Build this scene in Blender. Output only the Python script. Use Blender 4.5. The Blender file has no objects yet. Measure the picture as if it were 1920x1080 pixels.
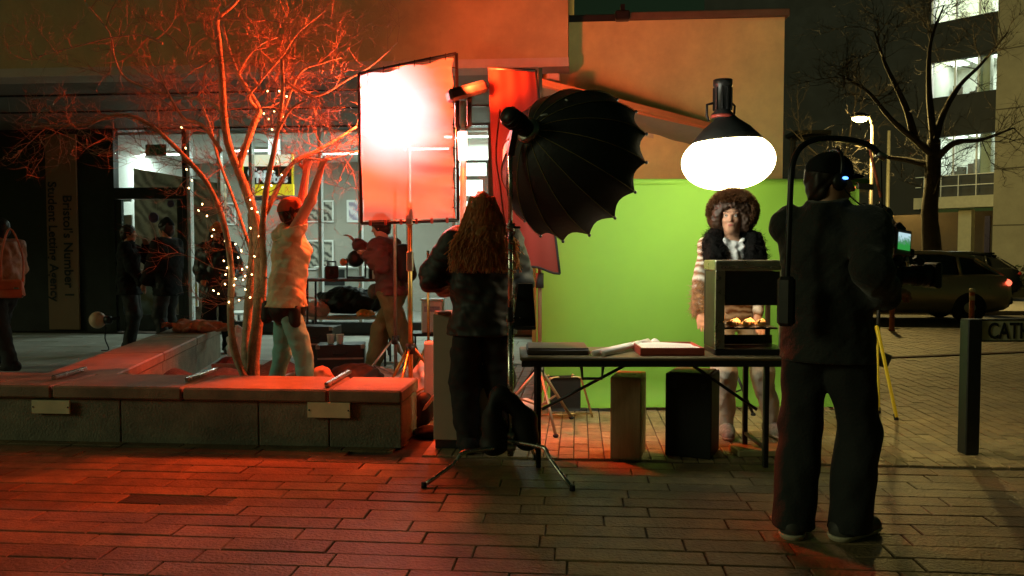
import bpy, math, random
import numpy as np
from mathutils import Vector, Matrix

SC = bpy.context.scene
COL = SC.collection
RAD = math.radians
random.seed(7)
RNG = np.random.default_rng(11)

# ------------------------------------------------------------------ camera
CAM_Z, FPX, PITCH = 1.33, 1500.0, math.atan(65 / 1500.0)
cam = bpy.data.cameras.new("camera")
cam.sensor_width = 36.0
cam.lens = 36.0 * FPX / 1920.0
cam.clip_start, cam.clip_end = 0.05, 600
cam_o = bpy.data.objects.new("camera", cam)
COL.objects.link(cam_o)
cam_o.location = (0, 0, CAM_Z)
cam_o.rotation_euler = (math.pi / 2 - PITCH, 0, 0)
SC.camera = cam_o

# ------------------------------------------------------------------ night sky, weak sun lamp added as night fill from the left, exposure
world = bpy.data.worlds.new("World")
SC.world = world
world.use_nodes = True
wn, wl = world.node_tree.nodes, world.node_tree.links
sky = wn.new("ShaderNodeTexSky")
sky.sky_type = 'NISHITA'
sky.sun_disc = False
sky.sun_elevation = RAD(17)
sky.sun_rotation = RAD(252)
tint = wn.new("ShaderNodeMix")
tint.data_type = 'RGBA'
tint.blend_type = 'MULTIPLY'
tint.inputs[0].default_value = 1.0
tint.inputs[7].default_value = (0.52, 0.70, 0.22, 1)
wl.new(sky.outputs[0], tint.inputs[6])
wl.new(tint.outputs[2], wn["Background"].inputs[0])
wn["Background"].inputs[1].default_value = 0.0075

sun = bpy.data.lights.new("sun", 'SUN')
sun.energy = 0.33
sun.angle = RAD(14)
sun.color = (0.94, 1.0, 0.56)
sun_o = bpy.data.objects.new("sun", sun)
COL.objects.link(sun_o)
sun_o.rotation_euler = Vector((.90, .30, -.30)).to_track_quat('-Z', 'Y').to_euler()

SC.view_settings.view_transform = 'Standard'
SC.view_settings.look = 'None'
SC.view_settings.exposure = 0.0
SC.view_settings.gamma = 1.0
SC.view_settings.use_curve_mapping = False
SC.cycles.use_denoising = True
SC.cycles.max_bounces = 6
SC.cycles.diffuse_bounces = 3
SC.cycles.glossy_bounces = 3
SC.cycles.transmission_bounces = 4
SC.cycles.transparent_max_bounces = 8
SC.cycles.sample_clamp_indirect = 12.0
SC.cycles.caustics_reflective = False
SC.cycles.caustics_refractive = False

# ------------------------------------------------------------------ pixel -> direction helpers
def ray(px, py):
    xc, yc = (px - 960) / FPX, (540 - py) / FPX
    c, s = math.cos(PITCH), math.sin(PITCH)
    return Vector((xc, c + yc * s, -s + yc * c))

def W(px, py, d):
    """point seen at pixel (px,py) that stands d metres in front of the camera"""
    r = ray(px, py)
    return Vector((0, 0, CAM_Z)) + r * (d / r.y)

def G(px, py, z=0.0):
    r = ray(px, py)
    return Vector((0, 0, CAM_Z)) + r * ((z - CAM_Z) / r.z)

def project(p):
    c, s = math.cos(PITCH), math.sin(PITCH)
    x, y, z = p[0], p[1], p[2] - CAM_Z
    f = y * c - z * s
    u = y * s + z * c
    if f < 0.05:
        return (-9999, -9999, f)
    return (960 + FPX * x / f, 540 - FPX * u / f, f)

TH = math.atan(125 / 1500.0)          # the square's own axes are turned a little against the camera
EX = Vector((math.cos(TH), -math.sin(TH), 0))
EY = Vector((math.sin(TH), math.cos(TH), 0))
def S(a, b, z=0.0):
    return EX * a + EY * b + Vector((0, 0, z))
def SP(px, py, b):
    """(a, z) of the pixel on the upright plane b = const of the square's axes"""
    r = ray(px, py)
    t = b / r.dot(EY)
    p = r * t
    return p.dot(EX), p.z + CAM_Z
def toS(p):
    return p.dot(EX), p.dot(EY), p.z

# ------------------------------------------------------------------ materials
MATS = {}
def mat(name, col=(0.5, 0.5, 0.5), rough=0.6, metal=0.0, var=0.25, scale=6.0, bump=0.0, bscale=40.0,
        emit=None, estr=0.0, spec=0.5, objvar=0.0, trans=0.0, alpha=1.0, sheen=0.0, stretch=None, translucent=0.0, world=False, stain=0.0):
    if name in MATS:
        return MATS[name]
    m = bpy.data.materials.new(name)
    m.use_nodes = True
    nt = m.node_tree
    n, l = nt.nodes, nt.links
    b = n["Principled BSDF"]
    b.inputs["Roughness"].default_value = rough
    b.inputs["Metallic"].default_value = metal
    b.inputs["Specular IOR Level"].default_value = spec
    b.inputs["Base Color"].default_value = (*col, 1)
    if sheen:
        b.inputs["Sheen Weight"].default_value = sheen
    if trans:
        b.inputs["Transmission Weight"].default_value = trans
    if alpha < 1:
        b.inputs["Alpha"].default_value = alpha
    tc = n.new("ShaderNodeTexCoord")
    vec = tc.outputs["Object"]
    if world:
        vec = n.new("ShaderNodeNewGeometry").outputs["Position"]
    if stretch:
        mp = n.new("ShaderNodeMapping")
        mp.inputs["Scale"].default_value = stretch
        l.new(vec, mp.inputs[0])
        vec = mp.outputs[0]
    if var > 0:
        t = n.new("ShaderNodeTexNoise")
        t.inputs["Scale"].default_value = scale
        t.inputs["Detail"].default_value = 6
        t.inputs["Roughness"].default_value = 0.65
        l.new(vec, t.inputs[0])
        r = n.new("ShaderNodeMapRange")
        r.inputs["From Min"].default_value = 0.3
        r.inputs["From Max"].default_value = 0.7
        r.inputs["To Min"].default_value = 1 - var
        r.inputs["To Max"].default_value = 1 + var
        l.new(t.outputs[0], r.inputs[0])
        fac = r.outputs[0]
        if objvar > 0:
            oi = n.new("ShaderNodeObjectInfo")
            r2 = n.new("ShaderNodeMapRange")
            r2.inputs["To Min"].default_value = 1 - objvar
            r2.inputs["To Max"].default_value = 1 + objvar
            l.new(oi.outputs["Random"], r2.inputs[0])
            mm = n.new("ShaderNodeMath")
            mm.operation = 'MULTIPLY'
            l.new(fac, mm.inputs[0])
            l.new(r2.outputs[0], mm.inputs[1])
            fac = mm.outputs[0]
        if stain > 0:
            ts = n.new("ShaderNodeTexNoise")
            ts.inputs["Scale"].default_value = 1.7
            ts.inputs["Detail"].default_value = 8
            ts.inputs["Roughness"].default_value = .7
            l.new(vec, ts.inputs[0])
            r3 = n.new("ShaderNodeMapRange")
            r3.inputs["From Min"].default_value = .38
            r3.inputs["From Max"].default_value = .62
            r3.inputs["To Min"].default_value = 1 - stain
            r3.inputs["To Max"].default_value = 1 + stain * .5
            l.new(ts.outputs[0], r3.inputs[0])
            m3 = n.new("ShaderNodeMath")
            m3.operation = 'MULTIPLY'
            l.new(fac, m3.inputs[0])
            l.new(r3.outputs[0], m3.inputs[1])
            fac = m3.outputs[0]
        vm = n.new("ShaderNodeVectorMath")
        vm.operation = 'SCALE'
        vm.inputs[0].default_value = col
        l.new(fac, vm.inputs["Scale"])
        l.new(vm.outputs[0], b.inputs["Base Color"])
        rr = n.new("ShaderNodeMapRange")
        rr.inputs["To Min"].default_value = max(0.02, rough - 0.12)
        rr.inputs["To Max"].default_value = min(1, rough + 0.12)
        l.new(t.outputs[0], rr.inputs[0])
        l.new(rr.outputs[0], b.inputs["Roughness"])
    if bump > 0:
        t2 = n.new("ShaderNodeTexNoise")
        t2.inputs["Scale"].default_value = bscale
        t2.inputs["Detail"].default_value = 5
        l.new(vec, t2.inputs[0])
        bp = n.new("ShaderNodeBump")
        bp.inputs["Strength"].default_value = bump
        bp.inputs["Distance"].default_value = 0.02
        l.new(t2.outputs[0], bp.inputs["Height"])
        l.new(bp.outputs[0], b.inputs["Normal"])
    if emit:
        b.inputs["Emission Color"].default_value = (*emit, 1)
        b.inputs["Emission Strength"].default_value = estr
    if translucent > 0:
        tr = n.new("ShaderNodeBsdfTranslucent")
        tr.inputs[0].default_value = (*col, 1)
        mx = n.new("ShaderNodeMixShader")
        mx.inputs[0].default_value = translucent
        l.new(b.outputs[0], mx.inputs[1])
        l.new(tr.outputs[0], mx.inputs[2])
        l.new(mx.outputs[0], n["Material Output"].inputs[0])
    MATS[name] = m
    return m

def stripes_mat(name, c1, c2, scale, axis='X', rough=0.8, noise=4.0):
    m = bpy.data.materials.new(name)
    m.use_nodes = True
    n, l = m.node_tree.nodes, m.node_tree.links
    b = n["Principled BSDF"]
    b.inputs["Roughness"].default_value = rough
    tc = n.new("ShaderNodeTexCoord")
    w = n.new("ShaderNodeTexWave")
    w.bands_direction = axis
    w.inputs["Scale"].default_value = scale
    w.inputs["Distortion"].default_value = noise
    w.inputs["Detail"].default_value = 4
    l.new(tc.outputs["Object"], w.inputs[0])
    mx = n.new("ShaderNodeMix")
    mx.data_type = 'RGBA'
    mx.inputs[6].default_value = (*c1, 1)
    mx.inputs[7].default_value = (*c2, 1)
    l.new(w.outputs[0], mx.inputs[0])
    l.new(mx.outputs[2], b.inputs["Base Color"])
    return m

# ------------------------------------------------------------------ things, parts
ROOTM = {}
def root_of(o):
    while o.parent:
        o = o.parent
    return o

def tag(o, label, cat, group=None, kind=None):
    if label:
        o['label'] = label
    if cat:
        o['category'] = cat
    if group:
        o['group'] = group
    if kind:
        o['kind'] = kind
    return o

def thing(name, label, cat, loc=(0, 0, 0), rz=0.0, group=None, kind=None):
    o = bpy.data.objects.new(name, None)
    o.empty_display_size = 0.1
    COL.objects.link(o)
    o.location = loc
    o.rotation_euler = (0, 0, rz)
    ROOTM[o.name] = (Matrix.Translation(Vector(loc)) @ Matrix.Rotation(rz, 4, 'Z'))
    return tag(o, label, cat, group, kind)

def struct(name, rz=0.0):
    o = thing(name, None, None, (0, 0, 0), rz, kind='structure')
    return o

def rotm(rx=0, ry=0, rz=0):
    return Matrix.Rotation(rz, 3, 'Z') @ Matrix.Rotation(ry, 3, 'Y') @ Matrix.Rotation(rx, 3, 'X')

def frame_from(d, up=(0, 0, 1)):
    """3x3 whose Z column is d"""
    z = Vector(d).normalized()
    u = Vector(up)
    if abs(z.dot(u)) > 0.98:
        u = Vector((1, 0, 0))
    x = u.cross(z).normalized()
    y = z.cross(x)
    return Matrix((x, y, z)).transposed()

class MB:
    def __init__(self):
        self.v, self.f = [], []
    def add(self, vs, fs):
        o = len(self.v)
        self.v += [Vector(p) for p in vs]
        self.f += [tuple(i + o for i in q) for q in fs]
        return self
    def box(self, c, s, R=None, taper=1.0, bev=0.0):
        c = Vector(c)
        hx, hy, hz = s[0] / 2, s[1] / 2, s[2] / 2
        if bev > 0:
            b = min(bev, hx * .6, hy * .6, hz * .6)
            vs = []
            # bevelled box from three slabs of corner points
            for sx in (-1, 1):
                for sy in (-1, 1):
                    for sz in (-1, 1):
                        t = taper if sz > 0 else 1
                        vs += [(sx * (hx - b) * t, sy * (hy - b) * t, sz * hz),
                               (sx * (hx - b) * t, sy * hy * t, sz * (hz - b)),
                               (sx * hx * t, sy * (hy - b) * t, sz * (hz - b))]
            def I(sx, sy, sz, k):
                return ((sx > 0) * 4 + (sy > 0) * 2 + (sz > 0)) * 3 + k
            fs = []
            for sz in (-1, 1):
                q = [I(-1, -1, sz, 0), I(1, -1, sz, 0), I(1, 1, sz, 0), I(-1, 1, sz, 0)]
                fs.append(q if sz > 0 else q[::-1])
            for sy in (-1, 1):
                q = [I(-1, sy, -1, 1), I(1, sy, -1, 1), I(1, sy, 1, 1), I(-1, sy, 1, 1)]
                fs.append(q if sy < 0 else q[::-1])
            for sx in (-1, 1):
                q = [I(sx, -1, -1, 2), I(sx, 1, -1, 2), I(sx, 1, 1, 2), I(sx, -1, 1, 2)]
                fs.append(q if sx > 0 else q[::-1])
            for sy in (-1, 1):
                for sz in (-1, 1):
                    q = [I(-1, sy, sz, 0), I(1, sy, sz, 0), I(1, sy, sz, 1), I(-1, sy, sz, 1)]
                    fs.append(q if sy * sz > 0 else q[::-1])
            for sx in (-1, 1):
                for sz in (-1, 1):
                    q = [I(sx, -1, sz, 0), I(sx, 1, sz, 0), I(sx, 1, sz, 2), I(sx, -1, sz, 2)]
                    fs.append(q[::-1] if sx * sz > 0 else q)
            for sx in (-1, 1):
                for sy in (-1, 1):
                    q = [I(sx, sy, -1, 1), I(sx, sy, 1, 1), I(sx, sy, 1, 2), I(sx, sy, -1, 2)]
                    fs.append(q if sx * sy > 0 else q[::-1])
            for sx in (-1, 1):
                for sy in (-1, 1):
                    for sz in (-1, 1):
                        fs.append((I(sx, sy, sz, 0), I(sx, sy, sz, 1), I(sx, sy, sz, 2)))
        else:
            vs = [(x * (taper if z > 0 else 1), y * (taper if z > 0 else 1), z)
                  for z in (-hz, hz) for x, y in ((-hx, -hy), (hx, -hy), (hx, hy), (-hx, hy))]
            fs = [(3, 2, 1, 0), (4, 5, 6, 7), (0, 1, 5, 4), (1, 2, 6, 5), (2, 3, 7, 6), (3, 0, 4, 7)]
        vs = [Vector(p) for p in vs]
        if R is not None:
            vs = [R @ p for p in vs]
        return self.add([p + c for p in vs], fs)
    def bb(self, lo, hi, bev=0.0):
        lo, hi = Vector(lo), Vector(hi)
        return self.box((lo + hi) / 2, hi - lo, bev=bev)
    def bar(self, p, q, w, h=None, up=(0, 0, 1), bev=0.0):
        p, q = Vector(p), Vector(q)
        R = frame_from(q - p, up)
        return self.box((p + q) / 2, (w, h or w, (q - p).length), R, bev=bev)
    def tube(self, pts, r, n=8, cap=True):
        pts = [Vector(p) for p in pts]
        m = len(pts)
        rs = r if isinstance(r, (list, tuple)) else [r] * m
        vs, fs = [], []
        prev = None
        for i, p in enumerate(pts):
            d = (pts[min(i + 1, m - 1)] - pts[max(i - 1, 0)])
            if d.length < 1e-9:
                d = Vector((0, 0, 1))
            d.normalize()
            if prev is None:
                x = Vector((0, 0, 1)).cross(d)
                if x.length < 0.05:
                    x = Vector((1, 0, 0))
            else:
                x = prev - d * prev.dot(d)
                if x.length < 1e-6:
                    x = d.orthogonal()
            x.normalize()
            prev = x
            y = d.cross(x)
            for k in range(n):
                a = 2 * math.pi * k / n
                vs.append(p + (x * math.cos(a) + y * math.sin(a)) * rs[i])
        for i in range(m - 1):
            for k in range(n):
                k2 = (k + 1) % n
                fs.append((i * n + k, i * n + k2, (i + 1) * n + k2, (i + 1) * n + k))
        if cap:
            fs.append(tuple(range(n))[::-1])
            fs.append(tuple((m - 1) * n + k for k in range(n)))
        return self.add(vs, fs)
    def lathe(self, prof, c=(0, 0, 0), n=24, R=None, squash=(1, 1)):
        vs, fs = [], []
        m = len(prof)
        for r, z in prof:
            for k in range(n):
                a = 2 * math.pi * k / n
                vs.append(Vector((r * math.cos(a) * squash[0], r * math.sin(a) * squash[1], z)))
        for i in range(m - 1):
            for k in range(n):
                k2 = (k + 1) % n
                fs.append((i * n + k, i * n + k2, (i + 1) * n + k2, (i + 1) * n + k))
        if prof[0][0] > 1e-6:
            fs.append(tuple(range(n))[::-1])
        if prof[-1][0] > 1e-6:
            fs.append(tuple((m - 1) * n + k for k in range(n)))
        if R is not None:
            vs = [R @ p for p in vs]
        c = Vector(c)
        return self.add([p + c for p in vs], fs)
    def prism(self, poly, ext):
        """poly: 3D outline, ext: extrusion vector"""
        poly = [Vector(p) for p in poly]
        e = Vector(ext)
        m = len(poly)
        fs = [tuple(range(m))[::-1], tuple(range(m, 2 * m))]
        fs += [(i, (i + 1) % m, m + (i + 1) % m, m + i) for i in range(m)]
        return self.add(poly + [p + e for p in poly], fs)
    def grid(self, fn, nu, nv, thick=0.0, nrm=None):
        vs = [Vector(fn(i / nu, j / nv)) for j in range(nv + 1) for i in range(nu + 1)]
        fs = [(j * (nu + 1) + i, j * (nu + 1) + i + 1, (j + 1) * (nu + 1) + i + 1, (j + 1) * (nu + 1) + i)
              for j in range(nv) for i in range(nu)]
        if thick:
            t = Vector(nrm) * thick
            N = len(vs)
            border = ([i for i in range(nu + 1)] + [(j + 1) * (nu + 1) + nu for j in range(nv)] +
                      [nv * (nu + 1) + i for i in range(nu - 1, -1, -1)] + [j * (nu + 1) for j in range(nv - 1, 0, -1)])
            fs2 = [tuple(q + N for q in f[::-1]) for f in fs]
            side = [(border[i], border[(i + 1) % len(border)], border[(i + 1) % len(border)] + N, border[i] + N)
                    for i in range(len(border))]
            vs = vs + [p + t for p in vs]
            fs = fs + fs2 + side
        return self.add(vs, fs)
    def sphere(self, c, r, n=10, m=7, R=None):
        rr = r if isinstance(r, (tuple, list)) else (r, r, r)
        prof = [(math.sin(math.pi * i / m), -math.cos(math.pi * i / m)) for i in range(m + 1)]
        o = len(self.v)
        self.lathe([(max(a, 1e-4), b) for a, b in prof], (0, 0, 0), n)
        c = Vector(c)
        for i in range(o, len(self.v)):
            p = self.v[i]
            p = Vector((p.x * rr[0], p.y * rr[1], p.z * rr[2]))
            self.v[i] = (R @ p if R is not None else p) + c
        return self
    def build(self, name, material, parent=None, smooth=False, local=False, label=None, shade_angle=None):
        vs = self.v
        if parent is not None and not local:
            M = ROOTM[root_of(parent).name].inverted()
            vs = [M @ p for p in vs]
        me = bpy.data.meshes.new(name)
        me.from_pydata([tuple(p) for p in vs], [], self.f)
        me.update()
        me.materials.append(material)
        if smooth:
            me.polygons.foreach_set("use_smooth", [True] * len(me.polygons))
            me.update()
        o = bpy.data.objects.new(name, me)
        COL.objects.link(o)
        if parent is not None:
            o.parent = parent
        if label:
            o['label'] = label
        return o
    def top(self, name, material, label, cat, base=None, group=None, smooth=False, kind=None):
        """a thing that is one mesh; origin at its base"""
        zs = min(p.z for p in self.v)
        if base is None:
            cx = sum(p.x for p in self.v) / len(self.v)
            cy = sum(p.y for p in self.v) / len(self.v)
            base = Vector((cx, cy, zs))
        base = Vector(base)
        self.v = [p - base for p in self.v]
        o = self.build(name, material, None, smooth)
        o.location = base
        ROOTM[o.name] = Matrix.Translation(base)
        return tag(o, label, cat, group, kind)

def np_mesh(name, V, F, material, parent=None, smooth=True):
    me = bpy.data.meshes.new(name)
    me.from_pydata(V.tolist(), [], F.tolist())
    me.update()
    me.materials.append(material)
    if smooth:
        me.polygons.foreach_set("use_smooth", [True] * len(me.polygons))
    o = bpy.data.objects.new(name, me)
    COL.objects.link(o)
    if parent is not None:
        o.parent = parent
    return o

def text_part(body, size, mtl, parent, origin, xdir, ydir, name='lettering', extrude=0.002, align='LEFT', shear=0.0, bold=0.0, xs=1.0):
    """real lettering, turned into a mesh; xdir/ydir are world directions of the line"""
    cu = bpy.data.curves.new(name, 'FONT')
    cu.body = body
    cu.size = size
    cu.extrude = extrude
    cu.offset = bold
    cu.align_x = align
    cu.shear = shear
    cu.resolution_u = 3
    tmp = bpy.data.objects.new(name + "_tmp", cu)
    COL.objects.link(tmp)
    dg = bpy.context.evaluated_depsgraph_get()
    dg.update()
    me = bpy.data.meshes.new_from_object(tmp.evaluated_get(dg))
    bpy.data.objects.remove(tmp)
    bpy.data.curves.remove(cu)
    x, y = Vector(xdir).normalized(), Vector(ydir).normalized()
    z = x.cross(y)
    M = Matrix((x, y, z)).transposed().to_4x4()
    M = Matrix.Translation(Vector(origin)) @ M @ Matrix.Diagonal((xs, 1, 1, 1))
    M = ROOTM[root_of(parent).name].inverted() @ M
    me.transform(M)
    me.materials.clear()
    me.materials.append(mtl)
    me.name = name
    o = bpy.data.objects.new(name, me)
    COL.objects.link(o)
    o.parent = parent
    return o

def lamp(name, kind, loc, energy, color, parent=None, size=0.1, target=None, spot=None, blend=0.6, size_y=None, spread=None):
    L = bpy.data.lights.new(name, kind)
    L.energy = energy
    L.color = color
    if kind in ('POINT', 'SPOT'):
        L.shadow_soft_size = size
    if kind == 'SPOT':
        L.spot_size = spot or RAD(90)
        L.spot_blend = blend
    if kind == 'AREA':
        L.shape = 'RECTANGLE' if size_y else 'DISK'
        L.size = size
        if size_y:
            L.size_y = size_y
        if spread:
            L.spread = spread
    o = bpy.data.objects.new(name, L)
    COL.objects.link(o)
    M = Matrix.Translation(Vector(loc))
    if target is not None:
        d = Vector(target) - Vector(loc)
        M = M @ d.to_track_quat('-Z', 'Y').to_matrix().to_4x4()
    if parent is not None:
        o.parent = parent
        M = ROOTM[root_of(parent).name].inverted() @ M
    o.matrix_local = M
    return o
# ------------------------------------------------------------------ signed-distance modelling (people, cloth)
def mesh_from_field(D, org, h):
    s = D < 0
    nx, ny, nz = D.shape
    cnt = np.zeros((nx - 1, ny - 1, nz - 1), np.int8)
    for i in (0, 1):
        for j in (0, 1):
            for k in (0, 1):
                cnt += s[i:nx - 1 + i, j:ny - 1 + j, k:nz - 1 + k]
    mask = (cnt > 0) & (cnt < 8)
    I, J, K = np.nonzero(mask)
    idx = np.full(mask.shape, -1, np.int64)
    idx[mask] = np.arange(len(I))
    acc = np.zeros((len(I), 3))
    num = np.zeros(len(I))
    C = [(i, j, k) for i in (0, 1) for j in (0, 1) for k in (0, 1)]
    for a in range(8):
        for b in range(a + 1, 8):
            ca, cb = C[a], C[b]
            if sum(abs(x - y) for x, y in zip(ca, cb)) != 1:
                continue
            da = D[I + ca[0], J + ca[1], K + ca[2]]
            db = D[I + cb[0], J + cb[1], K + cb[2]]
            x = (da < 0) != (db < 0)
            t = np.where(x, da / np.where(x, da - db, 1), 0)
            for q in range(3):
                acc[:, q] += np.where(x, ca[q] + t * (cb[q] - ca[q]), 0)
            num += x
    V = (acc / num[:, None] + np.stack([I, J, K], 1)) * h + np.array(org)
    F = []
    for ax in range(3):
        a = [slice(None)] * 3
        b = [slice(None)] * 3
        a[ax] = slice(0, -1)
        b[ax] = slice(1, None)
        sa, sb = s[tuple(a)], s[tuple(b)]
        ch = sa != sb
        P = np.stack(np.nonzero(ch), 1)
        o1, o2 = [q for q in range(3) if q != ax]
        ok = (P[:, o1] > 0) & (P[:, o2] > 0) & (P[:, o1] < D.shape[o1] - 1) & (P[:, o2] < D.shape[o2] - 1)
        P = P[ok]
        inside = sa[tuple(P.T)]
        def at(d1, d2):
            Q = P.copy()
            Q[:, o1] -= d1
            Q[:, o2] -= d2
            return idx[Q[:, 0], Q[:, 1], Q[:, 2]]
        q = np.stack([at(1, 1), at(0, 1), at(0, 0), at(1, 0)], 1)
        flip = inside if ax != 1 else ~inside
        q[~flip] = q[~flip][:, ::-1]
        F.append(q)
    return V, np.concatenate(F)

class SDF:
    def __init__(self, k=0.025):
        self.p, self.k, self.cuts = [], k, []
        self.noise = []
    def cone(self, a, b, ra, rb=None, k=None, sub=False):
        self.p.append(('c', np.array(a, float), np.array(b, float), ra, ra if rb is None else rb, k, sub))
        return self
    def chain(self, pts, rs, k=None):
        for i in range(len(pts) - 1):
            self.cone(pts[i], pts[i + 1], rs[i], rs[i + 1], k)
        return self
    def slab(self, a, b, ra, rb, xa=(1, 0, 0), k=None):
        self.p.append(('s', np.array(a, float), np.array(b, float), ra, rb, np.array(xa, float), k))
        return self
    def ell(self, c, r, R=None, k=None, sub=False):
        self.p.append(('e', np.array(c, float), np.array(r, float),
                       np.eye(3) if R is None else np.array(R), k, sub))
        return self
    def cut(self, p, n):
        """remove everything on the side n points to"""
        self.cuts.append((np.array(p, float), np.array(n, float) / np.linalg.norm(n)))
        return self
    def wrinkle(self, amp, freq, seed=0):
        self.noise.append((amp, freq, seed))
        return self
    def mesh(self, h):
        los, his = [], []
        for q in self.p:
            if q[0] == 'c' or q[0] == 's':
                r = max(np.max(q[3]), np.max(q[4]))
                los.append(np.minimum(q[1], q[2]) - r)
                his.append(np.maximum(q[1], q[2]) + r)
            else:
                r = np.max(q[2])
                los.append(q[1] - r)
                his.append(q[1] + r)
        lo = np.min(los, 0) - 4 * h
        hi = np.max(his, 0) + 4 * h
        n = np.ceil((hi - lo) / h).astype(int) + 1
        ax = [lo[i] + h * np.arange(n[i]) for i in range(3)]
        D = np.full(tuple(n), 0.2, np.float32)
        for q, l, u in zip(self.p, los, his):
            kk = (q[5] if q[0] == 'c' else q[6] if q[0] == 's' else q[4])
            k = self.k if kk is None else kk
            sub = (q[0] == 'c' and q[6]) or (q[0] == 'e' and q[5])
            m = max(k * 1.2, 0.02) + 2 * h
            i0 = np.clip(np.floor((l - m - lo) / h).astype(int), 0, n)
            i1 = np.clip(np.ceil((u + m - lo) / h).astype(int) + 1, 0, n)
            sl = tuple(slice(i0[i], i1[i]) for i in range(3))
            X = (ax[0][sl[0]][:, None, None]).astype(np.float32)
            Y = (ax[1][sl[1]][None, :, None]).astype(np.float32)
            Z = (ax[2][sl[2]][None, None, :]).astype(np.float32)
            if q[0] in 'cs':
                a, b = q[1], q[2]
                v = b - a
                L2 = max(float(v @ v), 1e-9)
                x, y, z = X - a[0], Y - a[1], Z - a[2]
                t = np.clip((x * v[0] + y * v[1] + z * v[2]) / L2, 0, 1)
                x, y, z = x - t * v[0], y - t * v[1], z - t * v[2]
                if q[0] == 'c':
                    d = np.sqrt(x * x + y * y + z * z) - (q[3] + t * (q[4] - q[3]))
                else:
                    xa = q[5]
                    vz = v / math.sqrt(L2)
                    xa = xa - vz * (xa @ vz)
                    xa = xa / np.linalg.norm(xa)
                    ya = np.cross(vz, xa)
                    rx = q[3][0] + t * (q[4][0] - q[3][0])
                    ry = q[3][1] + t * (q[4][1] - q[3][1])
                    rm = np.minimum(rx, ry)
                    qx = x * xa[0] + y * xa[1] + z * xa[2]
                    qy = x * ya[0] + y * ya[1] + z * ya[2]
                    qz = x * vz[0] + y * vz[1] + z * vz[2]
                    d = (np.sqrt((qx / rx) ** 2 + (qy / ry) ** 2 + (qz / rm) ** 2) - 1) * rm
            else:
                c, r, R = q[1], q[2], q[3]
                x, y, z = X - c[0], Y - c[1], Z - c[2]
                qx = x * R[0, 0] + y * R[1, 0] + z * R[2, 0]
                qy = x * R[0, 1] + y * R[1, 1] + z * R[2, 1]
                qz = x * R[0, 2] + y * R[1, 2] + z * R[2, 2]
                k0 = np.sqrt((qx / r[0]) ** 2 + (qy / r[1]) ** 2 + (qz / r[2]) ** 2)
                d = (k0 - 1) * float(np.min(r))
            o = D[sl]
            if sub:
                D[sl] = np.maximum(o, -d)
            else:
                hh = np.maximum(k - np.abs(o - d), 0) / max(k, 1e-6)
                D[sl] = np.minimum(o, d) - hh * hh * k * 0.25
        X = ax[0][:, None, None]
        Y = ax[1][None, :, None]
        Z = ax[2][None, None, :]
        for amp, fr, sd in self.noise:
            r = np.random.default_rng(sd)
            N = 0
            for _ in range(4):
                w = r.normal(size=3)
                w = w / np.linalg.norm(w) * fr * r.uniform(.7, 1.4)
                w2 = r.normal(size=3) * fr * .4
                N = N + np.sin(w[0] * X + w[1] * Y + w[2] * Z + 1.5 * np.sin(w2[0] * X + w2[1] * Y + w2[2] * Z + r.uniform(0, 6)) + r.uniform(0, 6))
            D = D + (amp * N / 2).astype(np.float32)
        for p, nn in self.cuts:
            D = np.maximum(D, ((X - p[0]) * nn[0] + (Y - p[1]) * nn[1] + (Z - p[2]) * nn[2])).astype(np.float32)
        return mesh_from_field(D, lo, h)
    def build(self, name, material, parent, h):
        V, F = self.mesh(h)
        self.VF = (V, F)
        return np_mesh(name, V, F, material, parent)

def ik(a, c, l1, l2, hint):
    """middle joint between a and c, bent towards hint"""
    a, c, hint = np.array(a, float), np.array(c, float), np.array(hint, float)
    v = c - a
    L = np.linalg.norm(v)
    if L > (l1 + l2) * .995:
        c = a + v / L * (l1 + l2) * .995
        v = c - a
        L = np.linalg.norm(v)
    u = v / L
    x = (l1 * l1 - l2 * l2 + L * L) / (2 * L)
    y = math.sqrt(max(l1 * l1 - x * x, 0))
    hd = hint - u * (hint @ u)
    hd = hd / max(np.linalg.norm(hd), 1e-6)
    return a + u * x + hd * y, c

def rot2(v, a):
    c, s = math.cos(a), math.sin(a)
    return np.array([v[0] * c - v[1] * s, v[0] * s + v[1] * c, v[2]])

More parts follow.
